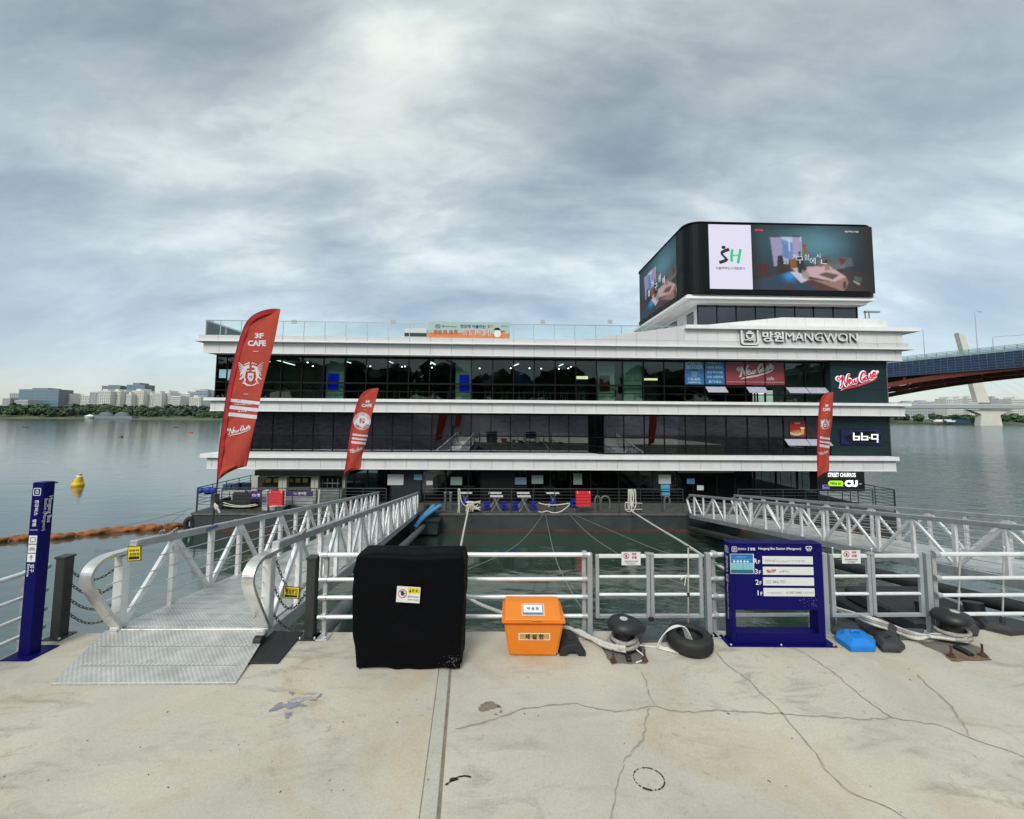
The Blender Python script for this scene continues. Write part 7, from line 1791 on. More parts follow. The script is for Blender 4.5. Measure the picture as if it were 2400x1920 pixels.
def flag_base(pts, h, label, mat, pole=None, top=.7, extra=None, loc_h=None):
    """a moulded weight: outline on the ground, sides sloping in to a smaller top; optional pole"""
    G = [PZ(*p) for p in pts]; c = sum(G, Vector((0, 0, 0))) / len(G)
    r = thing('flag_base', (c.x, c.y, 0), label, 'flag base', 'plastic flag weights on the quay')
    n = len(G); m = MB(); Z = lambda z: Vector((0, 0, z))
    lay = [(1.0, .003), (1.0, h * .55), (top + (1 - top) * .35, h * .8), (top, h)]
    vs = [c + (g - c) * s + Z(z) for s, z in lay for g in G]
    fs = [tuple(reversed(range(n)))] + [(l * n + i, l * n + (i + 1) % n, (l + 1) * n + (i + 1) % n, (l + 1) * n + i) for l in range(3) for i in range(n)] + [tuple(range(3 * n, 4 * n))]
    m.add(vs, fs); m.build('weight', mat, r, bevel=.006, seg=2)
    if pole:
        (bx, by_), (tx, ty_), colr = pole; p0 = PZ(bx, by_, h * .9); p1 = PY(tx, ty_, p0.y)
        m = MB(); m.lathe([(.032, 0), (.028, .06), (.016, .07)], (p0.x, p0.y, h), 12); m.build('socket', mat, r)
        m = MB(); m.tube([(p0.x, p0.y, h + .02), p1], .0115, 10); m.build('pole', BRSH, r)
        m = MB(); m.sphere(tuple(p1 + Vector((0, 0, .01))), .018, 10, 6, 1, 1, .6); m.build('pole_cap', IRON if colr else BRSH, r)
        mid = p0.lerp(p1, .42); m = MB(); m.tube([mid - Vector((0, 0, .02)), mid + Vector((0, 0, .03))], .02, 10); m.build('collar', IRON if colr else GALV, r)
    if extra == 'handle':
        m = MB(); m.tube(catmull([c + Vector((-.05, -.0, h - .004)), c + Vector((-.04, 0, h + .035)), c + Vector((.04, 0, h + .035)), c + Vector((.05, 0, h - .004))], 4), .012, 8); m.build('handle', mat, r)
    if extra == 'caps':
        for dx in (-.04, .03):
            m = MB(); m.lathe([(.022, 0), (.022, .012)], (c.x + dx, c.y + dx * .5, h), 12); m.build('filler_cap', IRON, r)
    if extra == 'ovals':
        for s in (-1, 1):
            m = MB(); m.lathe([(.07, 0), (.07, .004)], (c.x + s * .1, c.y + .01, h), 18, True, 1, .5); m.build('recess', DPL, r)
    return r
flag_base([(1575, 1468), (1570, 1482), (1600, 1496), (1648, 1492), (1652, 1478), (1642, 1464), (1600, 1460)], .08, 'slate grey flag base behind the tyre with a thin pole', SLATE, ((1613, 1476), (1613, 1283), True), .85, 'ovals')
rag = thing('white_rag', PY(1607, 1354, 5.2), 'white rag knotted on the flag pole above the tyre', 'rag'); m = MB()
pz_ = PY(1611, 1354, PZ(1613, 1476, .07).y)
for k, q in enumerate(((-.10, -.02), (-.05, -.10), (-.04, -.005), (.02, .02))): m.tube(catmull([pz_, pz_ + Vector((q[0] * .5, -.02, .02)), pz_ + Vector((q[0], -.02, q[1]))], 4), [.008] * 9, 6)
m.build('cloth', ROPE, rag)
flag_base([(1938, 1462), (1950, 1488), (1985, 1500), (2020, 1492), (2018, 1478), (1975, 1458), (1950, 1454)], .10, 'dark grey flag base touching the right foot of the blue board, with a pole', DPL, ((1960, 1466), (1951, 1286), False), .8)
flag_base([(2004, 1460), (2012, 1478), (2060, 1498), (2102, 1496), (2104, 1482), (2060, 1458), (2020, 1450)], .11, 'dark grey flag base in the middle of the right group, with a pole', DPL, ((2050, 1460), (2042, 1288), False), .8)
flag_base([(1958, 1503), (1994, 1529), (2052, 1529), (2053, 1513), (2022, 1488), (1962, 1486)], .12, 'bright blue wedge shaped flag base in front of the dark ones', BPL, None, .55, 'handle')
flag_base([(2048, 1507), (2068, 1530), (2110, 1532), (2122, 1522), (2098, 1494), (2052, 1488)], .10, 'dark grey flag base without a pole, right of the blue one', DPL, None, .75, 'caps')
flag_base([(2240, 1482), (2260, 1494), (2292, 1493), (2296, 1480), (2270, 1468)], .09, 'dark grey flag base half hidden behind the right bollard, with a pole', DPL, ((2246, 1466), (2250, 1289), False), .8)
flag_base([(2296, 1462), (2310, 1478), (2370, 1492), (2420, 1488), (2416, 1474), (2370, 1462), (2310, 1450)], .10, 'dark grey flag base at the right edge of the photo, with a pole', DPL, ((2350, 1460), (2353, 1284), False), .8)
mb = MB(); mb.prism([gp(2104, 1490), gp(2108, 1502), gp(2160, 1501), gp(2166, 1478), gp(2112, 1476)], (Vector((0, 0, 0)), Vector((1, 0, 0)), Vector((0, 1, 0)), Vector((0, 0, 1))), .003, .028)
tag(mb.build('slate_plate', SLATE, None, bevel=.008), 'flat slate grey plate between the dark flag bases and the right bollard', 'plate')

# ---- blue information board
ib = thing('information_board', (PZ(1822, 1512).x, 5.68, 0), 'blue floor guide board with white name strips and an open lower part', 'sign')
yF = 5.60; xL, xR = PY(1714, 1400, yF).x, PY(1932, 1400, yF).x; zT = PY(1820, 1274, yF).z; dB = .17; fw = .085
zO0, zO1 = PY(1820, 1485, yF).z, PY(1820, 1430, yF).z
xo0, xo1 = xL + .055, xR - .09
mb = MB(); mb.box((xL, yF, .014), (xo0, yF + dB, zT)); mb.build('side_post', NAVY, ib, bevel=.004)
mb = MB(); mb.box((xo1, yF, .014), (xR, yF + dB, zT)); mb.build('side_post', NAVY, ib, bevel=.004)
mb = MB(); mb.box((xo0, yF + .001, zO1), (xo1, yF + dB - .001, zT - .0005)); mb.build('panel', NAVY, ib)
mb = MB(); mb.box((xo0, yF + .001, .014), (xo1, yF + dB - .001, zO0)); mb.build('plinth', NAVY, ib)
b0_, b1_ = PZ(1706, 1520), PZ(1966, 1514)
mb = MB(); mb.box((xL - .075, yF - .055, .002), (xR + .11, yF + dB + .06, .014)); bs = mb.build('base_plate', NAVY, ib, bevel=.003)
for x in (xL - .04, (xL + xR) / 2, xR + .07):
    mb = MB(); mb.lathe([(.012, 0), (.012, .015), (.005, .022)], (x, yF - .035, .014), 8, False); mb.build('bolt', GALV, bs)
fr = FR((0, yF, 0))
def iz(zx, zy):
    p = PY(1680 + zx * .15649, 1260 + zy * .15649, yF); return p.x, p.z
mb = MB()
c = iz(262, 175); boat_logo(mb, fr, c[0], c[1], .070, .002); c = iz(378, 172); text_mb(mb, '한강버스', fr, c[0], c[1], w=iz(442, 172)[0] - iz(314, 172)[0], t=.002, bold=.015)
c = iz(472, 172); rect(mb, fr, c[0] - .004, c[1] - .02, c[0] + .004, c[1] + .022, .002); c = iz(536, 172); text_mb(mb, '망원', fr, c[0], c[1], w=iz(572, 172)[0] - iz(500, 172)[0], t=.002, bold=.03)
c = iz(940, 170); text_mb(mb, 'Hangang Bus Station (Mangwon)', fr, c[0], c[1], w=iz(1258, 172)[0] - iz(620, 172)[0], t=.002, bold=.01)
c = iz(1355, 155); disc(mb, fr, c[0], c[1], .024, .002, 18, r_in=.014); c = iz(1397, 155); disc(mb, fr, c[0], c[1], .024, .002, 18, r_in=.014); c = iz(1378, 195); text_mb(mb, 'SEOUL', fr, c[0], c[1], w=.06, t=.002, bold=.03)
for ch, x, y in (('R', 580, 352), ('3', 592, 508), ('2', 603, 668), ('1', 617, 828)):
    c = iz(x, y); text_mb(mb, ch, fr, c[0], c[1], h=.066, t=.002, bold=.012); c = iz(x + 52, y + 13); text_mb(mb, 'F', fr, c[0], c[1], h=.047, t=.002, bold=.012)
for k in range(70):
    r_ = rnd.random(); x, y = 1210 + 290 * rnd.random(), 900 + 140 * rnd.random()
    if x - 1210 < (y - 900) * .6: continue
    c = iz(x, y); q = .0016
    if rnd.random() < .55: rect(mb, fr, c[0] - q, c[1] - q, c[0] + q, c[1] + q, .002)
mb.build('white_print', SWHT, ib, fix=False)
strips = [((682, 284), (1432, 396)), ((690, 442), (1442, 556)), ((694, 600), (1449, 716)), ((700, 760), (1459, 876))]
for (a_, b_) in strips:
    p, q_ = iz(a_[0], b_[1]), iz(b_[0], a_[1]); mb = MB(); mb.box((p[0], yF - .006, p[1]), (q_[0], yF + .0005, q_[1])); mb.build('name_strip', M('strip_white', (0.66, 0.67, 0.66), .45, var=.03), ib, bevel=.0015)
f2 = FR((0, yF - .006, 0)); mb = MB()
c = iz(796, 345); text_mb(mb, '피크닉존', f2, c[0], c[1], w=iz(876, 0)[0] - iz(720, 0)[0], t=.002, bold=.005); c = iz(965, 352); text_mb(mb, 'Picnic Zone', f2, c[0], c[1], w=iz(1044, 0)[0] - iz(890, 0)[0], t=.002); c = iz(1185, 350); text_mb(mb, '(행사/대관 프로그램 이벤트)', f2, c[0], c[1], w=iz(1318, 0)[0] - iz(1055, 0)[0], t=.002)
c = iz(1005, 505); text_mb(mb, '뉴케이스', f2, c[0], c[1], w=iz(1082, 0)[0] - iz(930, 0)[0], t=.002, bold=.005); c = iz(928, 661); text_mb(mb, 'BBQ 치킨', f2, c[0], c[1], w=iz(1020, 0)[0] - iz(838, 0)[0], t=.002, bold=.005)
p, q_ = iz(730, 682), iz(804, 640); frame_ring(mb, f2, p[0], p[1], q_[0], q_[1], .003, .002, .002); c = iz(767, 661); text_mb(mb, 'bb.q', f2, c[0], c[1], w=.035, t=.002)
c = iz(875, 826); text_mb(mb, '바로 편의점', f2, c[0], c[1], w=iz(946, 0)[0] - iz(808, 0)[0], t=.002, bold=.005); c = iz(768, 823); text_mb(mb, 'CU', f2, c[0], c[1], w=.036, t=.002); c = iz(968, 822); rect(mb, f2, c[0] - .0015, c[1] - .018, c[0] + .0015, c[1] + .018, .002)
c = iz(1047, 823); disc(mb, f2, c[0], c[1], .0135, .002, 16, r_in=.008); c = iz(1174, 822); text_mb(mb, 'STREET CHURROS', f2, c[0], c[1], w=iz(1270, 0)[0] - iz(1078, 0)[0], h=.026, t=.002, bold=.02); c = iz(1366, 823); text_mb(mb, '스트릿 츄러스', f2, c[0], c[1], w=iz(1444, 0)[0] - iz(1288, 0)[0], t=.002)
mb.build('black_print', SGRY, ib, fix=False)
mb = MB(); c = iz(808, 500); wordmark(mb, f2, c[0], c[1], .128, .5, .002); mb.build('red_print', SRED, ib, fix=False)
p, q_ = iz(205, 540), iz(550, 246); mb = MB(); mb.box((p[0], yF - .004, p[1]), (q_[0], yF + .0005, q_[1])); mp = tag(mb.build('route_map', STICK, ib))
def routemap(X_, Y_):
    img = np.zeros(X_.shape + (3,)); top_ = np.array((.01, .16, .42)); img[:] = top_
    m = Y_ < .55; img[m] = (np.array((.10, .42, .52)) * np.ones(img.shape))[m]; m = Y_ < .18; img[m] = (.02, .12, .16)
    m = (Y_ < .55) & (Y_ > .2) & (np.sin(X_ * 95) > .55); img[m] = (.35, .60, .62); m = (Y_ > .72) & (Y_ < .74); img[m] = (.1, .3, .55)
    for k in range(5): m = (X_ - .16 - k * .15) ** 2 + (Y_ - .62) ** 2 * .8 < .0025; img[m] = (.65, .72, .75)
    m = (abs(Y_ - .86) < .02) & (X_ > .22) & (X_ < .66) & (np.sin(X_ * 160) > -.4); img[m] = (.45, .6, .7)
    return img
fm = FR((0, yF - .004, 0)); mb = MB(); picture(mb, fm, p[0] + .004, p[1] + .006, q_[0] - .012, q_[1] - .003, paint_grid(44, 38, routemap), .002); mb.build('map_print', M_attr('print_ink', rough=.4), ib, fix=False)
fsd = (Vector((xL, 0, 0)), Vector((0, -1, 0)), Vector((0, 0, 1)), Vector((-1, 0, 0)))
mb = MB(); boat_logo(mb, fsd, -(yF + .085), zT - .10, .085, .002); vert_text(mb, '한강버스 망원', fsd, -(yF + .085), zT - .36, .34, .01); vert_text(mb, 'Hangang Bus Station (Mangwon)', fsd, -(yF + .085), zT - .78, .46, .006); mb.build('white_print', SWHT, ib, fix=False)
# ================================================================== DECK FITTINGS, FLAGS, THINGS ON THE WATER
DKR = M('deck_rail_paint', (0.045, 0.05, 0.055), 0.5, 0.3, var=.15, scale=8)
wD_ = wD
def deck_rail(u0, u1, v, label, n=None, h=1.34, rows=(1.34, 1.17, .99, .80, .61, .42), group='steel railings round the barge deck', along='u'):
    L_ = abs(u1 - u0); n = n or max(1, round(L_ / 1.27))
    P = (lambda s, z: Vector((s, v, wD + z))) if along == 'u' else (lambda s, z: Vector((v, s, wD + z)))
    r = bthing('deck_railing', *P((u0 + u1) / 2, 0), label, 'railing', group)
    for k in range(n + 1):
        s = u0 + (u1 - u0) * k / n; mb = MB(); mb.tube([P(s, .0), P(s, h)], .026, 6); bbuild(mb, 'post', DKR, r)
    for i, z in enumerate(rows):
        mb = MB(); mb.tube([P(u0, z), P(u1, z)], .026 if i == 0 else .014, 6); bbuild(mb, 'rail', DKR, r)
    return r
vE = -1.86
deck_rail(U(463, vE, 1175), U(905, vE, 1175), vE, 'dark deck railing along the barge edge left of the left gangway')
deck_rail(U(994, vE, 1175), U(1601, vE, 1175), vE, 'long dark deck railing between the two gangways')
deck_rail(U(1730, vE, 1175), U(2098, vE, 1175), vE, 'dark deck railing behind the right gangway')
deck_rail(-1.8, 14.4, U(461, -1.8, 1175), 'dark railing running back along the left end of the barge', along='v')
deck_rail(-1.8, 14.4, U(2096, -1.8, 1175), 'dark railing running back along the right end of the barge', along='v')
for px in (1025, 1223, 1400, 1592):
    pass
# folding tables and stools
TOP = M('table_white', (0.62, 0.62, 0.60), 0.4, var=.08, scale=8); STB = M('stool_blue', (0.004, 0.012, 0.34), 0.4, var=.06, scale=9); TFR = M('table_frame', (0.55, 0.56, 0.57), 0.35, .6)
def place_table(px, v, label, src=[None]):
    u = U(px, v, 1190); p = BM @ Vector((u, v, wD))
    if src[0] is None:
        r = thing('folding_table', (0, 0, 0), None, 'table', 'folding tables on the deck')
        mb = MB(); mb.box((-.40, -.30, .80), (.40, .30, .835)); mb.build('tabletop', TOP, r, bevel=.01)
        for y in (-.26, .26):
            mb = MB(); mb.tube(catmull([(-.30, y, .01), (-.16, y, .12), (0, y, .42), (.20, y, .80)], 4), .016, 6); mb.build('leg', TFR, r)
            mb = MB(); mb.tube(catmull([(.30, y, .01), (.16, y, .12), (0, y + .02, .42), (-.20, y, .80)], 4), .016, 6); mb.build('leg', TFR, r)
        src[0] = r; o = r
    else: o = copy_tree(src[0])
    o.location = p; o.rotation_euler = (0, 0, BRZ); o['label'] = label
def place_stool(px, v, label, src=[None]):
    u = U(px, v, 1190); p = BM @ Vector((u, v, wD))
    if src[0] is None:
        r = thing('plastic_stool', (0, 0, 0), None, 'stool', 'blue plastic stools on the deck')
        mb = MB(); mb.box((-.15, -.15, .46), (.15, .15, .50)); mb.build('seat', STB, r, bevel=.015)
        for sx in (-1, 1):
            for sy in (-1, 1):
                m = MB(); a, b = .145, .21
                m.add([(sx * a, sy * a, .46), (sx * (a - .09), sy * a, .46), (sx * (a - .09), sy * (a - .09), .46), (sx * a, sy * (a - .09), .46), (sx * b, sy * b, 0), (sx * (b - .07), sy * b, 0), (sx * (b - .07), sy * (b - .07), 0), (sx * b, sy * (b - .07), 0)],
                      [(0, 1, 2, 3), (7, 6, 5, 4), (0, 4, 5, 1), (1, 5, 6, 2), (2, 6, 7, 3), (3, 7, 4, 0)]); m.build('leg', STB, r)
        mb = MB(); mb.box((-.185, -.185, .18), (.185, .185, .25)); mb.box((-.165, -.165, .33), (.165, .165, .46)); mb.build('skirt', STB, r)
        src[0] = r; o = r
    else: o = copy_tree(src[0])
    o.location = p; o.rotation_euler = (0, 0, BRZ); o['label'] = label
for px, v, l in ((1163, -1.3, 'white folding table by the deck rail, left of the front pair'), (1228, -1.3, 'white folding table by the deck rail, right of the front pair'), (1160, -.2, 'white folding table behind the left front one'), (1226, -.2, 'white folding table behind the right front one'), (1091, -.2, 'white folding table behind the heaped rope'), (1295, -.2, 'white folding table behind the hanging rope garland')): place_table(px, v, l)
for px, v, l in ((1141, -1.35, 'blue stool left of the left front table'), (1181, -1.35, 'blue stool right of the left front table'), (1208, -1.35, 'blue stool left of the right front table'), (1250, -1.35, 'blue stool right of the right front table'), (1091, -.3, 'blue stool under the table behind the heaped rope'), (1296, -.3, 'blue stool behind the hanging rope garland'), (1345, -.6, 'blue stool half hidden by the red locker')): place_stool(px, v, l)
# red lockers hung on the rail
LRED = M('locker_red', (0.55, 0.010, 0.022), 0.42, var=.07, scale=6)
for px0, px1, y0, y1, lab in ((1350, 1385, 1152, 1187, 'red slatted life vest locker on the rail between the gangways'), (628.5, 664, 1151, 1185, 'red slatted life vest locker on the rail left of the left gangway')):
    v = -2.06; a, b = FU(px0, y1, v), FU(px1, y0, v); r = bthing('vest_locker', a.x, v, a.z, lab, 'locker', 'red lockers on the deck rail')
    mb = MB(); mb.box((a.x, v + .005, a.z), (b.x, v + .16, b.z)); bbuild(mb, 'case', LRED, r, bevel=.01)
    h = (b.z - a.z) / 5
    for k in range(5):
        mb = MB(); mb.add([(a.x + .02, v - .035, a.z + h * k + .01), (b.x - .02, v - .035, a.z + h * k + .01), (b.x - .02, v + .004, a.z + h * k + .01), (a.x + .02, v + .004, a.z + h * k + .01), (a.x + .02, v - .002, a.z + h * (k + 1) - .01), (b.x - .02, v - .002, a.z + h * (k + 1) - .01), (b.x - .02, v + .004, a.z + h * (k + 1) - .01), (a.x + .02, v + .004, a.z + h * (k + 1) - .01)],
                      [(0, 3, 2, 1), (4, 5, 6, 7), (0, 1, 5, 4), (1, 2, 6, 5), (2, 3, 7, 6), (3, 0, 4, 7)]); bbuild(mb, 'slat', LRED, r)
    for x in (a.x + .09, b.x - .09):
        mb = MB(); mb.box((x - .012, v - .04, b.z - .12), (x + .012, v + .02, b.z + .01)); bbuild(mb, 'strap', LIP, r)
# ropes on the rail
CROPE = M('cream_rope', (0.60, 0.58, 0.49), .85, var=.2, scale=12, bump=.4, bscale=60)
def brope(pts, r, label, cat='rope', grp='ropes on the barge rail', sub=5):
    mb = MB(); mb.tube(catmull(pts, sub), r, 7); return tag(bbuild(mb, 'deck_rope', CROPE, None), label, cat, grp)
def B(px, py, v=-2.0): return FU(px, py, v)
r = bthing('hanging_rope', *B(1075, 1150), 'long white rope looped over the rail and hanging straight down', 'rope')
for k, (xa, xb) in enumerate(((1074, 1074.5), (1077.5, 1076.5))):
    mb = MB(); mb.tube(catmull([B(xa, 1148), B(xa + .3, 1170), B(xb, 1190), B(xb - 2 + k * 3, 1204)], 5), .028, 7); bbuild(mb, 'strand', CROPE, r)
mb = MB(); mb.tube(catmull([B(1074, 1149), B(1076, 1146), B(1078, 1149)], 4), .03, 7); bbuild(mb, 'strand', CROPE, r)
mb = MB(); mb.tube(catmull([B(1079, 1160), B(1082, 1176), B(1090, 1186), B(1096, 1184)], 5), .026, 7); bbuild(mb, 'strand', CROPE, r)
r = bthing('rope_heap', *B(1108, 1200), 'heap of white rope wound round the steel cleat on the barge edge', 'rope')
mb = MB(); a, b = B(1094, 1201, -1.75), B(1122, 1180, -1.75); mb.box((a.x, -1.8, wD), (b.x, -1.5, b.z)); bbuild(mb, 'cleat', IRON, r)
r_ = random.Random(5)
for k in range(9):
    y = 1173 + k * 2.6; P = [B(1094 + r_.uniform(-3, 3), y + r_.uniform(-2, 5), -1.95), B(1104, y + r_.uniform(-5, 5), -2.05), B(1114, y + r_.uniform(-4, 5), -2.02), B(1123 + r_.uniform(-4, 4), y + r_.uniform(-2, 6), -1.95)]
    mb = MB(); mb.tube(catmull(P, 5), .03, 7); bbuild(mb, 'turn', CROPE, r)
for k, (x, y) in enumerate(((1099, 1186), (1104, 1190))):
    mb = MB(); mb.tube(catmull([B(x - 5, 1204 - 4 * k, -2.1), B(x - 5, 1190, -2.14), B(x, 1183, -2.16), B(x + 5, 1190, -2.14), B(x + 4, 1199, -2.1)], 5), .036, 8); bbuild(mb, 'turn', CROPE, r)
brope([B(1262, 1179), B(1278, 1183), B(1300, 1184), B(1322, 1182), B(1335, 1180), B(1328, 1190), B(1312, 1200), B(1296, 1202), B(1281, 1198), B(1270, 1201), B(1262, 1199)], .030, 'cream rope strung as a sagging garland in the middle of the barge rail')
r = bthing('hanging_rope', *B(1482, 1150), 'bundle of white rope loops hung over the rail near the right gangway', 'rope')
for k in range(4):
    x = 1473 + (0, 4.2, 7.0, 12.5)[k]; w = (2.4, 3.4, 2.2, 3.8)[k]
    mb = MB(); mb.tube(catmull([B(x, 1170), B(x, 1152), B(x + w / 2, 1147.5), B(x + w, 1152), B(x + w + (1.5, -.8, 2.2, .6)[k], 1172), B(x + w + (0, 2, -1.6, 1)[k], 1184 + (4, -5, 7, 1)[k]), B(x + w / 2, 1190 + (3, -6, 8, 0)[k]), B(x - (1.2, -.6, .4, 1.5)[k], 1184), B(x - .5, 1170)], 4), .033, 7); bbuild(mb, 'loop', CROPE, r)
for y0, y1 in ((1178, 1180), (1194, 1194)):
    mb = MB(); mb.tube([B(1465, y0), B(1505, y1)], .022, 6); bbuild(mb, 'strand', CROPE, r)
mb = MB(); mb.tube(catmull([B(1466, 1179), B(1466, 1195), B(1480, 1200), B(1488, 1192)], 4), .026, 6); bbuild(mb, 'strand', CROPE, r)
# vents and posts on deck
GPN = M('deck_grey', (0.15, 0.155, 0.16), .55, var=.2, scale=4)
for px, lab in ((1043.5, 'grey deck post beside the blue hoses, left of its twin'), (1055.5, 'grey deck post right of its twin near the hanging rope')):
    b = B(px, 1200, -1.2); r = bthing('mooring_post', b.x, -1.2, wD, lab, 'post', 'grey mooring posts on deck'); mb = MB(); mb.lathe([(.075, 0), (.075, .95)], (b.x, -1.2, wD), 12); bbuild(mb, 'shaft', GPN, r); mb = MB(); mb.lathe([(.11, .95), (.11, 1.02), (.03, 1.05)], (b.x, -1.2, wD), 12); bbuild(mb, 'cap', GPN, r)
for px, wd, lab in ((1401, .16, 'narrow goose neck vent pipe on deck right of the red locker'), (1419, .26, 'wider goose neck vent pipe on deck right of the narrow one'), (1564, .16, 'goose neck vent pipe on deck near the right gangway')):
    b = B(px, 1200, -1.2); mb = MB(); mb.tube(catmull([(b.x - wd, -1.2, wD), (b.x - wd, -1.2, wD + .55), (b.x - wd * .6, -1.2, wD + .75), (b.x, -1.2, wD + .8), (b.x + wd * .6, -1.2, wD + .75), (b.x + wd, -1.2, wD + .55), (b.x + wd, -1.2, wD + (.05 if wd > .2 else .4))], 5), .055, 8); tag(bbuild(mb, 'vent_pipe', GPN, None), lab, 'vent pipe', 'vent pipes on deck')
# left end of the deck: covers, crates, loungers, banners, cold cabinet
def dbox(name, px0, px1, y0, y1, v, dep, mat, lab, cat, grp=None, bev=.015, lid=None):
    a, b = FU(px0, y1, v), FU(px1, y0, v); r = bthing(name, (a.x + b.x) / 2, v, max(a.z, wD), lab, cat, grp)
    mb = MB(); mb.box((a.x, v, max(a.z, wD + .002)), (b.x, v + dep, b.z)); bbuild(mb, 'body', mat, r, bevel=bev)
    if lid:
        mb = MB(); mb.box((a.x - .02, v - .02, b.z + .001), (b.x + .02, v + dep + .02, b.z + .05)); bbuild(mb, 'lid', lid, r, bevel=.01)
    return r
TARP = M('blue_tarp', (0.008, 0.035, 0.30), .55, var=.35, scale=6, bump=.5, bscale=8)
for i, (px, rx_, y, lab) in enumerate(((471, .17, 1150, 'small blue tarp bundle at the left tip of the railing'), (487, .26, 1150, 'big blue tarp bundle behind the pole of the tallest flag'), (499, .18, 1150, 'blue tarp bundle right behind the tallest flag pole'))):
    c = FU(px, y, -1.86); mb = MB(); mb.sphere(tuple(c), rx_, 14, 10, 1, .8, .9)
    mb.v = [p + (p - c) * .25 * mnoise.noise(p * 5) for p in mb.v]; tag(bbuild(mb, 'tarp_bundle', TARP, None), lab, 'bundle', 'blue tarp bundles on the rail')
dbox('grey_cabinet', 492, 505, 1159, 1192, -1.3, .4, M('cabinet_grey', (0.10, 0.115, 0.125), .5), 'small grey cabinet on deck behind the tallest flag pole', 'cabinet')
for k, (a_, b_) in enumerate(((521, 541), (543, 563), (565, 588))): dbox('blue_crate', a_, b_, 1134 + (k == 0) * 2, 1149, 2.0, .6, M('crate_blue', (0.035, 0.075, 0.17), .6, var=.3, scale=5), ['blue covered crate farthest left in the rear row on deck', 'blue covered crate in the middle of the rear row on deck', 'blue covered crate next to the kiosk'][k], 'crate', 'blue crates on deck')
CRT = M('crate_white', (0.42, 0.43, 0.43), .6, var=.2, scale=6)
k = 0
for row, (ya, yb) in enumerate(((1160, 1168), (1152, 1159.5))):
    for a_ in (526, 538, 550, 562):
        lab = '%s white crate, number-free end of the %s layer behind the black sofa' 
        dbox('white_crate', a_, a_ + 11, ya, yb, -.1, .4, CRT, ['leftmost', 'second', 'third', 'rightmost'][(a_ - 526) // 12] + ' white crate of the ' + ('lower' if row == 0 else 'upper') + ' layer behind the black sofa on deck', 'crate', 'white crates on deck', bev=.01)
so = bthing('deck_sofa', U(556, -.9, 1180), -.9, wD, 'black outdoor sofa on the left end of the deck', 'sofa'); SOF = M('sofa_black', (0.02, 0.021, 0.022), .7, var=.3, scale=4)
a, b = FU(527, 1199, -.9), FU(590, 1177, -.9); mb = MB(); mb.box((a.x, -1.3, wD + .12), (b.x, -.5, wD + .42)); bbuild(mb, 'seat', SOF, so, bevel=.05, seg=2)
mb = MB(); mb.box((a.x + .1, -.5, wD + .3), (b.x, -.3, wD + .85)); bbuild(mb, 'backrest', SOF, so, bevel=.06, seg=2)
for x in (a.x - .12, b.x): mb = MB(); mb.box((x, -1.3, wD + .05), (x + .16, -.4, wD + .6)); bbuild(mb, 'armrest', SOF, so, bevel=.04, seg=2)
for i, (pts, lab) in enumerate((([B(524, 1178, -1.9), B(545, 1184, -2.0), B(570, 1186, -2.0), B(600, 1182, -1.9)], 'upper cream rope sagging along the left deck rail'), ([B(524, 1184, -1.9), B(548, 1188, -2.0), B(580, 1188, -2.0), B(604, 1184, -1.9)], 'lower cream rope sagging along the left deck rail'))): brope(pts, .024, lab)
PUR = M('banner_purple', (0.055, 0.018, 0.16), .6)
def dbanner(px0, px1, y0, y1, v, lab, mat, word, wc, half=None):
    a, b = FU(px0, y1, v), FU(px1, y0, v); r = bthing('rail_banner', (a.x + b.x) / 2, v, a.z, lab, 'banner', 'banners tied to the left deck rail'); fr = FB(0, v, 0)
    mb = MB(); mb.box((a.x, v, a.z), (b.x, v + .012, b.z)); bbuild(mb, 'sheet', mat, r)
    if half is not None:
        mb = MB(); rect(mb, fr, a.x, b.z - half * (b.z - a.z), b.x, b.z - .02, .003); bbuild(mb, 'stripe', PUR, r, fix=False)
    mb = MB(); text_mb(mb, word, fr, (a.x + b.x) / 2, (a.z + b.z) / 2 if half is None else b.z - half * .5 * (b.z - a.z), w=(b.x - a.x) * (.8 if half is None else .5), t=.006, bold=.03); bbuild(mb, 'lettering', wc, r, fix=False)
dbanner(588, 612, 1151, 1170, -1.92, 'purple rail banner with a white shop logo left of the white boxes', PUR, 'CU 편', WHT)
dbanner(669, 734, 1151, 1186, -1.2, 'silver and purple rail banner right of the left red locker', M('silver_sheet', (0.36, 0.37, 0.38), .45, var=.25, scale=3), 'CU 편의점', WHT, .36)
for k in range(4): dbox('foam_box', 613, 626.5, 1151 + 12.4 * k, 1162.8 + 12.4 * k, -1.5, .45, M('foam_white', (0.55, 0.56, 0.56), .7, var=.12, scale=5), ['top foam box of the stack left of the red locker', 'second foam box from the top of the stack left of the red locker', 'third foam box from the top of the stack left of the red locker', 'bottom foam box of the stack left of the red locker'][k], 'box', 'foam boxes stacked on deck', bev=.012)
for k, (a_, b_) in enumerate(((631, 645), (648, 662))): dbox('white_bucket', a_, b_, 1189, 1201, -1.5, .3, CRT, ['white tub on deck under the left side of the red locker', 'white tub on deck under the right side of the red locker'][k], 'tub', 'white tubs on deck', lid=LIP)
dbox('cold_cabinet', 738, 801, 1151, 1196, -.9, .6, M('cabinet_green_grey', (0.13, 0.17, 0.155), .35, var=.3, scale=3), 'greenish glass cold cabinet in front of the kiosk', 'cabinet', lid=STEEL)
mb = MB(); a, b = FU(664, 1201, -1.2), FU(725, 1186, -1.2); mb.prism([(a.x, wD), (b.x, wD), (b.x - .15, wD + .12), (a.x + .35, b.z + .1), (a.x, b.z - .1)], FB(0, -1.3, 0), -.5, 0); tag(bbuild(mb, 'folded_tarp', M('tarp_charcoal', (0.03, 0.032, 0.034), .8), None, bevel=.03), 'charcoal folded tarp on deck beneath the silver banner', 'tarp')
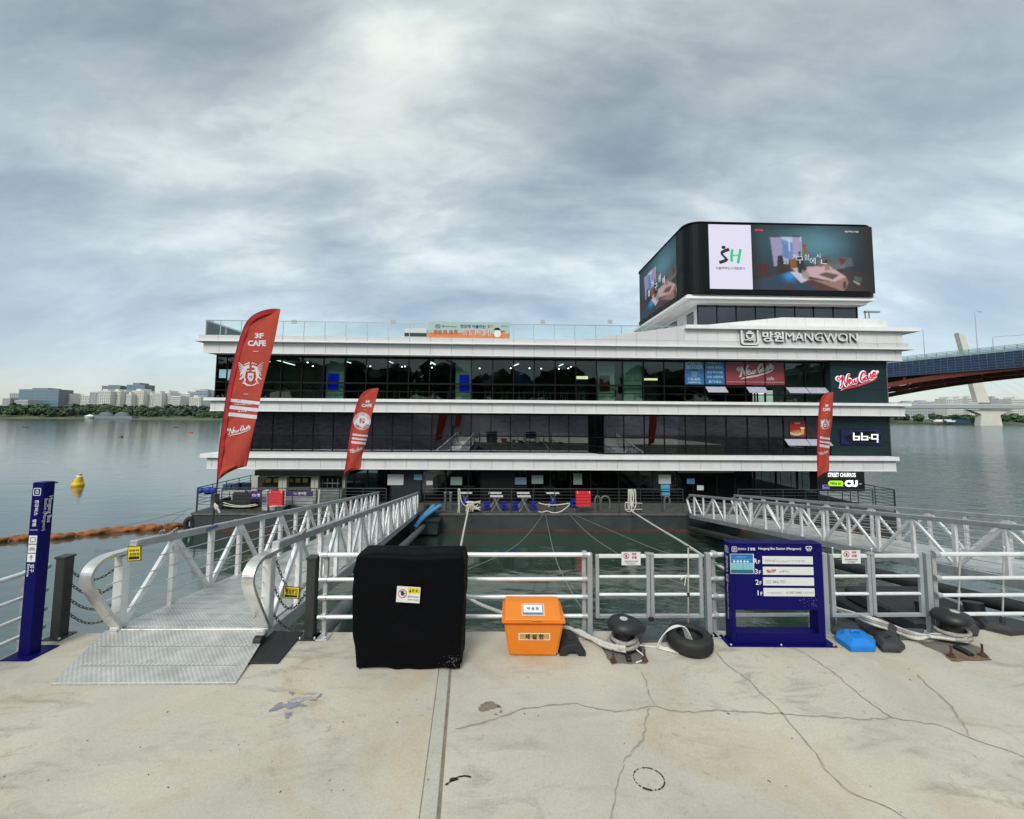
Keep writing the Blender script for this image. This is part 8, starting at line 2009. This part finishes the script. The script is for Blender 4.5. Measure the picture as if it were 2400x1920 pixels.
mb = MB(); mb.tube([FU(749.5, 1147, -2.0), FU(746, 1186, -2.0)], .05, 8); tag(bbuild(mb, 'fender_pole', ROPE, None), 'white rope wrapped pole leaning on the rail left of the gangway', 'pole')
hf = bthing('hull_tyre', *FU(447, 1227, -1.7), 'black tyre fender hanging on the left corner of the barge hull', 'tyre')
c = FU(446, 1228, -2.05); mb = MB(); mb.tube([(c.x + .13 * math.cos(t) - .05, c.y + .1 * math.cos(t), c.z + .30 * math.sin(t)) for t in np.linspace(0, 2 * math.pi, 22)[:-1]], .13, 8, closed=True); bbuild(mb, 'carcass', RUB, hf)
mb = MB(); mb.tube([(c.x, c.y - .02, c.z + .42), (c.x + .1, -1.9, wD - .05)], .025, 6); bbuild(mb, 'lashing', ROPE, hf)
# bar stools and tables behind the third floor glass
STL = M('stool_frame', (0.30, 0.32, 0.32), .4, .5)
def bar_stool(px, v, label, src=[None]):
    u = U(px, v, 920); p = BM @ Vector((u, v, 4.10))
    if src[0] is None:
        r = thing('bar_stool', (0, 0, 0), None, 'bar stool', 'bar stools along the cafe window')
        mb = MB(); mb.box((-.17, -.16, .70), (.17, .16, .75)); mb.build('seat', BLACKM, r, bevel=.02)
        mb = MB(); mb.tube(catmull([(-.16, .15, .76), (-.15, .17, .98), (0, .18, 1.02), (.15, .17, .98), (.16, .15, .76)], 3), .016, 5); mb.build('backrest', BLACKM, r)
        for sx in (-1, 1):
            for sy in (-1, 1):
                m = MB(); m.tube([(sx * .14, sy * .13, .70), (sx * .21, sy * .20, 0)], .016, 5); m.build('leg', STL, r)
        mb = MB(); mb.tube([(-.18, -.17, .25), (.18, -.17, .25)], .012, 5); mb.build('footrest', STL, r); src[0] = r; o = r
    else: o = copy_tree(src[0])
    o.location = p; o.rotation_euler = (0, 0, BRZ + (px % 7) * .1 - .3); o['label'] = label
ORD = 'first second third fourth fifth sixth seventh eighth ninth tenth eleventh twelfth thirteenth fourteenth fifteenth sixteenth seventeenth eighteenth nineteenth'.split()
for i, px in enumerate((632, 672, 722, 736, 785, 846, 890, 930, 970, 985, 1020, 1056, 1143, 1182, 1222, 1268, 1283, 1322, 1362)): bar_stool(px, 1.55 + .25 * (i % 2), 'dark bar stool with pale legs, ' + ORD[i] + ' from the left along the third floor glass')
# small round mirrors of daylight: people-free counter glows on the third floor
for (x0, y0, x1, y1, lab) in ((1352, 882, 1378, 888, 'lit counter edge of the cafe left of the pale column'), (1512, 887, 1541, 891, 'lit counter edge of the cafe right of the pale menu sheets')):
    a, b = FU(x0, y1, 3.0), FU(x1, y0, 3.0); r = bthing('cafe_counter', a.x, 3.0, 4.1, lab, 'counter'); mb = MB(); mb.box((a.x, 3.0, a.z), (b.x, 3.2, b.z)); bbuild(mb, 'light_strip', M('counter_glow', (1.0, 0.86, 0.55), .5, var=0, emit=1.1), r)
    mb = MB(); mb.box((a.x, 3.05, 4.1), (b.x, 3.6, a.z - .01)); bbuild(mb, 'front', INT, r)

# ---- feather flags --------------------------------------------------
def m_cloth(name, col):
    m = M(name, col, .75, var=.10, scale=5, bump=.12, bscale=160, spec=.2); nt = m.node_tree; b = nt.nodes['Principled BSDF']; out = [n for n in nt.nodes if n.type == 'OUTPUT_MATERIAL'][0]
    tl = nt.nodes.new('ShaderNodeBsdfTranslucent'); tl.inputs[0].default_value = (*col, 1); mx = nt.nodes.new('ShaderNodeMixShader'); mx.inputs[0].default_value = .3
    nt.links.new(b.outputs[0], mx.inputs[1]); nt.links.new(tl.outputs[0], mx.inputs[2]); nt.links.new(mx.outputs[0], out.inputs[0]); return m
FLR = m_cloth('flag_red', (0.56, 0.088, 0.062)); SLV = M('sleeve_red', (0.40, 0.008, 0.016), .7, var=.08, scale=6); FPR = M('flag_print', (0.62, 0.58, 0.62), .7, var=.08, scale=12); FPD = M('flag_dark_print', (0.22, 0.035, 0.04), .7); POLE = M('flag_pole', (0.02, 0.02, 0.022), .4)
def feather(label, Lp, Rp, D, conv, foot, kind, k, seed):
    """Lp / Rp: left and right outline, bottom tip first; conv: readings -> photo pixels; k: print scale"""
    Lq = [conv(*p) for p in Lp]; Rq = [conv(*p) for p in Rp]
    def edge(Q, y):
        for (x0, y0), (x1, y1) in zip(Q[:-1], Q[1:]):
            if (y0 - y) * (y1 - y) <= 0 and y0 != y1: return x0 + (x1 - x0) * (y - y0) / (y1 - y0)
        return Q[0][0] if abs(y - Q[0][1]) < abs(y - Q[-1][1]) else Q[-1][0]
    Ls = [(p.x, p.y) for p in catmull(Lq, 6)]; Rs = [(p.x, p.y) for p in catmull(Rq, 4)]
    y0, y1 = Lq[0][1], Lq[-1][1]
    def wave(s, y): 
        q = (y - y1) / (y0 - y1)
        return .08 * math.sin(3.2 * s + 2.5 * q + seed) * s + .04 * math.sin(9 * q + 4 * s + seed * 2) * s + .011 * math.sin(26 * q - 11 * s + seed) * s * (1.2 - s) + .009 * math.sin(47 * q + 17 * s + 3 * math.sin(9 * q)) * max(0, 1 - 2.2 * s) + .012 * math.sin(38 * q - 30 * s) * max(0, q - .68) * 3 + .025 * max(0, q - .75) * 4 * math.sin(9 * s + 14 * q + seed)
    def at(px, py, d=0.0):
        a, b = edge(Ls, py), edge(Rs, py); s = 0 if abs(b - a) < .01 else (px - a) / (b - a); return PY(px, py, D + wave(max(0, min(1, s)), py) - d)
    r = thing('feather_flag', PY(*foot, D), label, 'flag', 'red feather flags')
    ns, nt_ = 22, 96; vs = []
    for j in range(nt_ + 1):
        y = y0 + (y1 - y0) * j / nt_
        if j == 0: y -= .3
        if j == nt_: y += .3
        a, b = edge(Ls, y), edge(Rs, y)
        for i in range(ns + 1): vs.append(at(a + (b - a) * i / ns, y))
    fs = [(j * (ns + 1) + i, j * (ns + 1) + i + 1, (j + 1) * (ns + 1) + i + 1, (j + 1) * (ns + 1) + i) for j in range(nt_) for i in range(ns)]
    mb = MB(); mb.add(vs, fs, True); o = mb.build('cloth', FLR, r, fix=False); md = o.modifiers.new('thickness', 'SOLIDIFY'); md.thickness = .003
    mb = MB(); w = 9.5 * k; q = []
    for i, (x, y) in enumerate(Ls):
        nx_ = Ls[min(i + 1, len(Ls) - 1)]; pv = Ls[max(i - 1, 0)]; d = Vector((nx_[0] - pv[0], nx_[1] - pv[1])); d.normalize(); n = Vector((-d.y, d.x))
        ww = w * min(1, .25 + i / 8); q.append((PY(x, y, D - .012), PY(x + n.x * ww, y + n.y * ww, D - .012 + wave(.12, y))))
    for a, b in zip(q[:-1], q[1:]): mb.add([a[0], a[1], b[1], b[0]], [(0, 1, 2, 3)])
    mb.build('sleeve', SLV, r, fix=False)
    mb = MB(); P = [PY(*foot, D + .01)] + [PY(x, y, D + .006) for x, y in Ls]; mb.tube(P, .014, 8); mb.build('pole', POLE, r)
    # print
    pos = lambda X_, Y_, d: at(X_, -Y_, .006 + d); fr0 = FR((0, 0, 0))
    def txt(body, x, y, w=None, h=None, bold=.03, mb=None): x, y = conv(x, y); text_mb(mb, body, fr0, x, -y, w=w, h=h, t=.002, bold=bold, warp=pos)
    W1 = MB(); D1 = MB()
    for body, x, y, h, w in kind['text']: txt(body, x, y, w=w * k, h=h * k, bold=.05, mb=W1)
    for (ya, yb_) in kind['stripes']:
        n = 8; A = []
        for i in range(n + 1):
            s = i / n; pts = []
            for yy in (ya, yb_):
                yq = conv(0, yy)[1]; a, b = edge(Ls, yq) + 10 * k, edge(Rs, yq) - .6; ys = yq + 7 * k * s; pts.append(at(a + (b - a) * s, ys, .008))
            A.append(pts)
        for p, q_ in zip(A[:-1], A[1:]): W1.add([p[0], q_[0], q_[1], p[1]], [(0, 1, 2, 3)])
    for body, x, y, w, dark in kind['lines']: txt(body, x, y, w=w * k, bold=.03, mb=D1 if dark else W1)
    x, y, w = kind['logo']; x, y = conv(x, y); sl = R(8); wp = lambda X_, Y_, d: pos(x + (X_ - x) , -y + (Y_ + y) + (X_ - x) * .08, d); wordmark(W1, fr0, x, -y, w * k, .42, .003, warp=wp)
    if 'crest' in kind:
        ex, ey, es = kind['crest']; cx, cy = conv(ex, ey); s = es * k
        cp_ = lambda X_, Y_, d: pos(cx + X_ * s, -cy + Y_ * s, d)
        for sg_ in (-1, 1):
            for q in range(6): ribbon(W1, [(sg_ * .42, .38), (sg_ * (.75 + .02 * q), .72 - .16 * q), (sg_ * (1.12 - .05 * q), 1.0 - .24 * q)], .075, cp_, .003)
            ribbon(W1, [(sg_ * .10, .62), (sg_ * .40, .55), (sg_ * .52, .30), (sg_ * .58, -.05), (sg_ * .62, -.3)], .26, cp_, .003, taper=False)
            ribbon(W1, [(sg_ * .55, -.15), (sg_ * .75, -.35), (sg_ * .95, -.50)], .16, cp_, .0034); ribbon(W1, [(sg_ * .58, -.25), (sg_ * .48, -.55), (sg_ * .62, -.72)], .15, cp_, .0036)
            ribbon(W1, [(sg_ * .45, .35), (sg_ * .28, .22), (sg_ * .10, .28)], .12, cp_, .0036); ribbon(W1, [(0, -1.02), (sg_ * .3, -.98), (sg_ * .55, -.80), (sg_ * .72, -.85)], .13, cp_, .003)
            for q in range(3): ribbon(W1, [(sg_ * (.08 + .16 * q), .82), (sg_ * (.16 + .16 * q), .98 - .08 * q), (sg_ * (.24 + .16 * q), .80)], .07, cp_, .003)
        W1.add([cp_(px_, py_, .004) for px_, py_ in ((-.24, .05), (.24, .05), (.26, -.35), (.13, -.62), (0, -.7), (-.13, -.62), (-.26, -.35))], [tuple(reversed(range(7)))])
        text_mb(D1, 'N', fr0, cx, -(cy + .28 * s), w=.24 * s, t=.006, bold=.03, warp=pos)
    if 'roundel' in kind:
        ex, ey, er = kind['roundel']; cx, cy = conv(ex, ey); er *= k; [disc(W1, fr0, cx, -cy, er * q1, .010, 28, warp=pos, r_in=er * q0) for q0, q1 in ((.02, .25), (.25, .5), (.5, .75), (.75, 1))]; pos0 = pos; pos = lambda X_, Y_, d: pos0(X_, Y_, d + .008); disc(D1, fr0, cx, -cy, er * .93, .005, 36, warp=pos, r_in=er * .89); text_mb(D1, 'N', fr0, cx, -cy + er * .05, w=er * .55, t=.006, bold=.01, warp=pos); text_mb(D1, 'C', fr0, cx, -cy + er * .05, w=er * .5, t=.006, bold=-.005, warp=pos)
        for st_, n0, lower in (('NEW CASE', 8, True), ('SWEET LOVE CAFE', 15, False)):
            for i, ch in enumerate(st_):
                if ch == ' ': continue
                a = R(215 + 110 * i / (n0 - 1)) if lower else R(160 - 140 * i / (n0 - 1)); rr = er * .74; c_, s_ = math.cos(a), math.sin(a); f2 = (lambda a=a, rr=rr, lower=lower: (lambda X_, Y_, d: pos(cx + rr * math.cos(a) + ((-math.sin(a)) * X_ + math.cos(a) * Y_) * (1 if lower else -1), -cy + rr * math.sin(a) + (math.cos(a) * X_ + math.sin(a) * Y_) * (1 if lower else -1), d)))()
                ff = (lambda a=a, rr=rr, lower=lower: (lambda X_, Y_, d: pos(cx + rr * math.cos(a) + (X_ * (-math.sin(a)) - Y_ * math.cos(a)) if lower else cx + rr * math.cos(a) + (X_ * math.sin(a) + Y_ * math.cos(a)), -cy + rr * math.sin(a) + (X_ * math.cos(a) - Y_ * math.sin(a)) if lower else -cy + rr * math.sin(a) + (-X_ * math.cos(a) + Y_ * math.sin(a)), d)))()
                text_mb(D1, ch, fr0, 0, 0, h=er * (.28 if lower else .15), t=.006, bold=.03, warp=ff)
    W1.build('white_print', FPR, r, fix=False); D1.build('dark_print', FPD, r, fix=False)
    return r
c4 = lambda x, y: (510 + x * .2436, 720 + y * .2436)
feather('tallest red feather flag with a white crest, on the left gangway rail', [(0, 1670), (18, 1380), (60, 1060), (100, 790), (150, 560), (205, 350), (265, 180), (330, 95), (420, 45), (520, 22), (600, 25)],
        [(0, 1670), (50, 1630), (110, 1590), (200, 1550), (275, 1538), (330, 1270), (370, 1080), (400, 930), (440, 750), (490, 560), (545, 330), (603, 25)], 7.75, c4, (494, 1268),
        dict(text=[('3F', 400, 275, 12.5, 21), ('CAFE', 378, 348, 14, 43)], stripes=[(880, 912), (945, 980), (1012, 1048)], lines=[('WHAT THE WORLD NEEDS NOW IS', 256, 898, 66, True), ('LOVE, SWEET LOVE', 246, 936, 40, False), ('SWEET LOVE', 243, 968, 25, True), ('♥ LOVE ♥', 238, 1004, 20, False), ('♥', 236, 1036, 3.4, True), ('—', 368, 425, 13, False), ('—', 272, 837, 11, False)], logo=(205, 1190, 55), crest=(318, 640, 27)), 1.0, .4)
c1_ = lambda x, y: (400 + x * .2783, 680 + y * .2783)
feather('middle red feather flag with a white round emblem, farther along the left gangway', [(1460, 1560), (1490, 1370), (1515, 1190), (1545, 1050), (1580, 930), (1615, 870), (1680, 835), (1752, 829)],
        [(1460, 1560), (1490, 1535), (1540, 1515), (1598, 1506), (1610, 1410), (1640, 1300), (1670, 1180), (1695, 1050), (1725, 940), (1755, 829)], 16.3, c1_, (801, 1178),
        dict(text=[('3F', 1660, 940, 11.5, 20), ('CAFE', 1652, 972, 14, 44)], stripes=[(1208, 1224), (1240, 1256), (1270, 1290)], lines=[('WHAT THE WORLD NEEDS NOW', 1585, 1218, 62, True), ('SWEET LOVE', 1578, 1250, 25, True), ('♥', 1572, 1282, 4, True), ('—', 1638, 1007, 9, False)], logo=(1560, 1350, 58), roundel=(1612, 1105, 38)), .54, 1.7)
c4_ = lambda x, y: (1500 + x * .3015, 780 + y * .3015)
feather('narrow red feather flag with a crest, on the right gangway', [(1383, 1130), (1378, 980), (1380, 820), (1388, 650), (1400, 540), (1425, 490), (1455, 468), (1500, 464)],
        [(1383, 1130), (1400, 1110), (1440, 1085), (1468, 1072), (1472, 960), (1475, 880), (1480, 800), (1495, 690), (1500, 560), (1503, 464)], 17.3, c4_, (1919, 1176),
        dict(text=[('3F', 1452, 567, 11, 15), ('CAFE', 1450, 597, 14, 33)], stripes=[(805, 822), (838, 852), (866, 886)], lines=[('WHAT THE WORLD NEEDS', 1430, 814, 44, True), ('SWEET LOVE', 1428, 845, 22, True), ('—', 1452, 628, 8, False)], logo=(1425, 935, 40), crest=(1440, 710, 21)), .54, 2.9)
rag = thing('white_rag', PY(508, 1184, 7.68), 'white cloth tied low on the pole of the tallest flag', 'rag')
mb = MB(); a = PY(504, 1180, 7.72)
for q in ((.05, -.10), (.12, -.16), (.08, -.06)): mb.tube(catmull([a, a + Vector((q[0] * .4, -.03, q[1] * .3)), a + Vector((q[0], -.03, q[1]))], 4), [.012] * 4 + [.018] * 5, 7)
mb.build('cloth', ROPE, rag)

# ---- river: yellow buoy, floating boom, bits of flotsam --------------
YB_ = M('buoy_yellow', (0.72, 0.46, 0.012), .45, var=.12, scale=3); YO = M('buoy_orange', (0.62, 0.22, 0.02), .5)
bc = PZ(182, 1139, WATER_Z); by_ = thing('buoy', bc, 'yellow cone buoy floating on the river at the left', 'buoy')
lean = Matrix.Rotation(R(9), 3, 'Y')
def leanb(m):
    m.v = [bc + lean @ (p - bc) * .78 for p in m.v]; return m
m = MB(); m.lathe([(.45, -.25), (.56, -.05), (.58, .2), (.50, .42), (.44, .46)], tuple(bc), 22); leanb(m).build('float', YB_, by_)
m = MB(); m.lathe([(.44, .46), (.40, .70), (.28, 1.05), (.27, 1.12)], tuple(bc), 18); leanb(m).build('cone', YB_, by_)
m = MB(); m.lathe([(.30, 1.12), (.30, 1.19), (.24, 1.2)], tuple(bc), 18); leanb(m).build('white_band', LIP, by_)
m = MB(); m.lathe([(.17, 1.2), (.17, 1.36), (.10, 1.46), (.01, 1.48)], tuple(bc), 14); leanb(m).build('lantern', YO, by_)
for s in (-1, 1):
    m = MB(); m.tube([bc + Vector((s * .5, -.1, .3)), bc + Vector((s * .62, -.12, .42)), bc + Vector((s * .5, -.1, .54))], .03, 6); leanb(m).build('lifting_eye', YB_, by_)
BOOM = M('boom_orange', (0.27, 0.088, 0.02), .7, var=.4, scale=3, bump=.6, bscale=6)
bm_ = thing('floating_boom', PZ(60, 1266, WATER_Z), 'rust orange floating boom stretched across the water to the barge', 'boom')
bp_ = [PZ(x, y, WATER_Z) for x, y in ((-700, 1365), (-300, 1312), (0, 1271), (70, 1264), (146, 1261), (219, 1252), (292, 1245), (353, 1241), (382, 1240), (436, 1231))]
P = catmull(bp_, 14); seg = 16; i = 0; k = 0
cuts = [0, 30, 62, len(P) - 1]
cuts = sorted(set(cuts) | {14 * 8})
for a, b in zip(cuts[:-1], cuts[1:]):
    if b - a < 2: continue
    Q = P[a:b + 1]; n = len(Q); m = MB(); pp = []; rr = []
    for j, p in enumerate(Q):
        t = j / (n - 1); e = min(1, 9 * min(t, 1 - t)); rr.append(.08 + .10 * e * (1 + .07 * math.sin(j * .7 + a))); pp.append(p + Vector((0, 0, .08 + .03 * math.sin(j * 1.1))))
    pp = catmull(pp, 3); rr = list(np.interp(np.linspace(0, n - 1, len(pp)), range(n), rr))
    m.tube(pp, rr, 14, twist=(.22, 2, .13)); m.v = [p + Vector((0, 0, .04 * mnoise.noise(p * 1.6))) + .05 * Vector((mnoise.noise(p * 1.7), mnoise.noise(p * 1.9 + Vector((5, 0, 0))), 0)) for p in m.v]; m.build('float_segment', BOOM, bm_)
for pts, lab in (([PY(450, 1192, 24.2), PY(340, 1222, 22.6), PY(225, 1246, 21.6)], 'thin cable from the barge corner down to the floating boom'), ([PY(437, 1198, 24.4), PY(415, 1214, 24), PY(396, 1230, 23.5)], 'short cable from the barge corner to the boom end'), ([PZ(-300, 1142, -3.2), PZ(-20, 1135, -3.2), PZ(90, 1133, -3.25), PZ(96, 1133, -3.5)], 'thin line just over the river behind the navy totem')):
    mb = MB(); mb.tube(catmull(pts, 6), .016, 6); tag(mb.build('cable', WIRE), lab, 'cable')
DARKF = M('float_black', (0.02, 0.02, 0.022), .6); REDF = M('float_red', (0.45, 0.03, 0.035), .5)
for px, py, rx_, rz_, m_, lab in ((59, 1001.5, 1.6, .35, DARKF, 'dark drifting log far out on the river at the left'), (410.5, 1002.5, 1.5, .35, DARKF, 'dark low float near the far shore left of the barge'), (446, 1015, 1.1, .35, REDF, 'red float on the river just left of the barge'), (286, 1025, .42, .42, DARKF, 'round black float right of the yellow buoy, farther out'), (279, 1026, .5, .08, DARKF, 'short dark stick beside the round black float'), (132, 1131, .16, .09, DARKF, 'tiny dark float beside the top of the navy totem')):
    p = PZ(px, py, WATER_Z); mb = MB(); mb.sphere((p.x, p.y, p.z + rz_ * .3), 1.0, 12, 7); mb.v = [Vector((p.x + (q.x - p.x) * rx_, p.y + (q.y - p.y) * .6 * rx_, p.z + (q.z - p.z) * rz_)) for q in mb.v]; tag(mb.build('float', m_), lab, 'float')
bpy.data.scenes.remove(TSC)
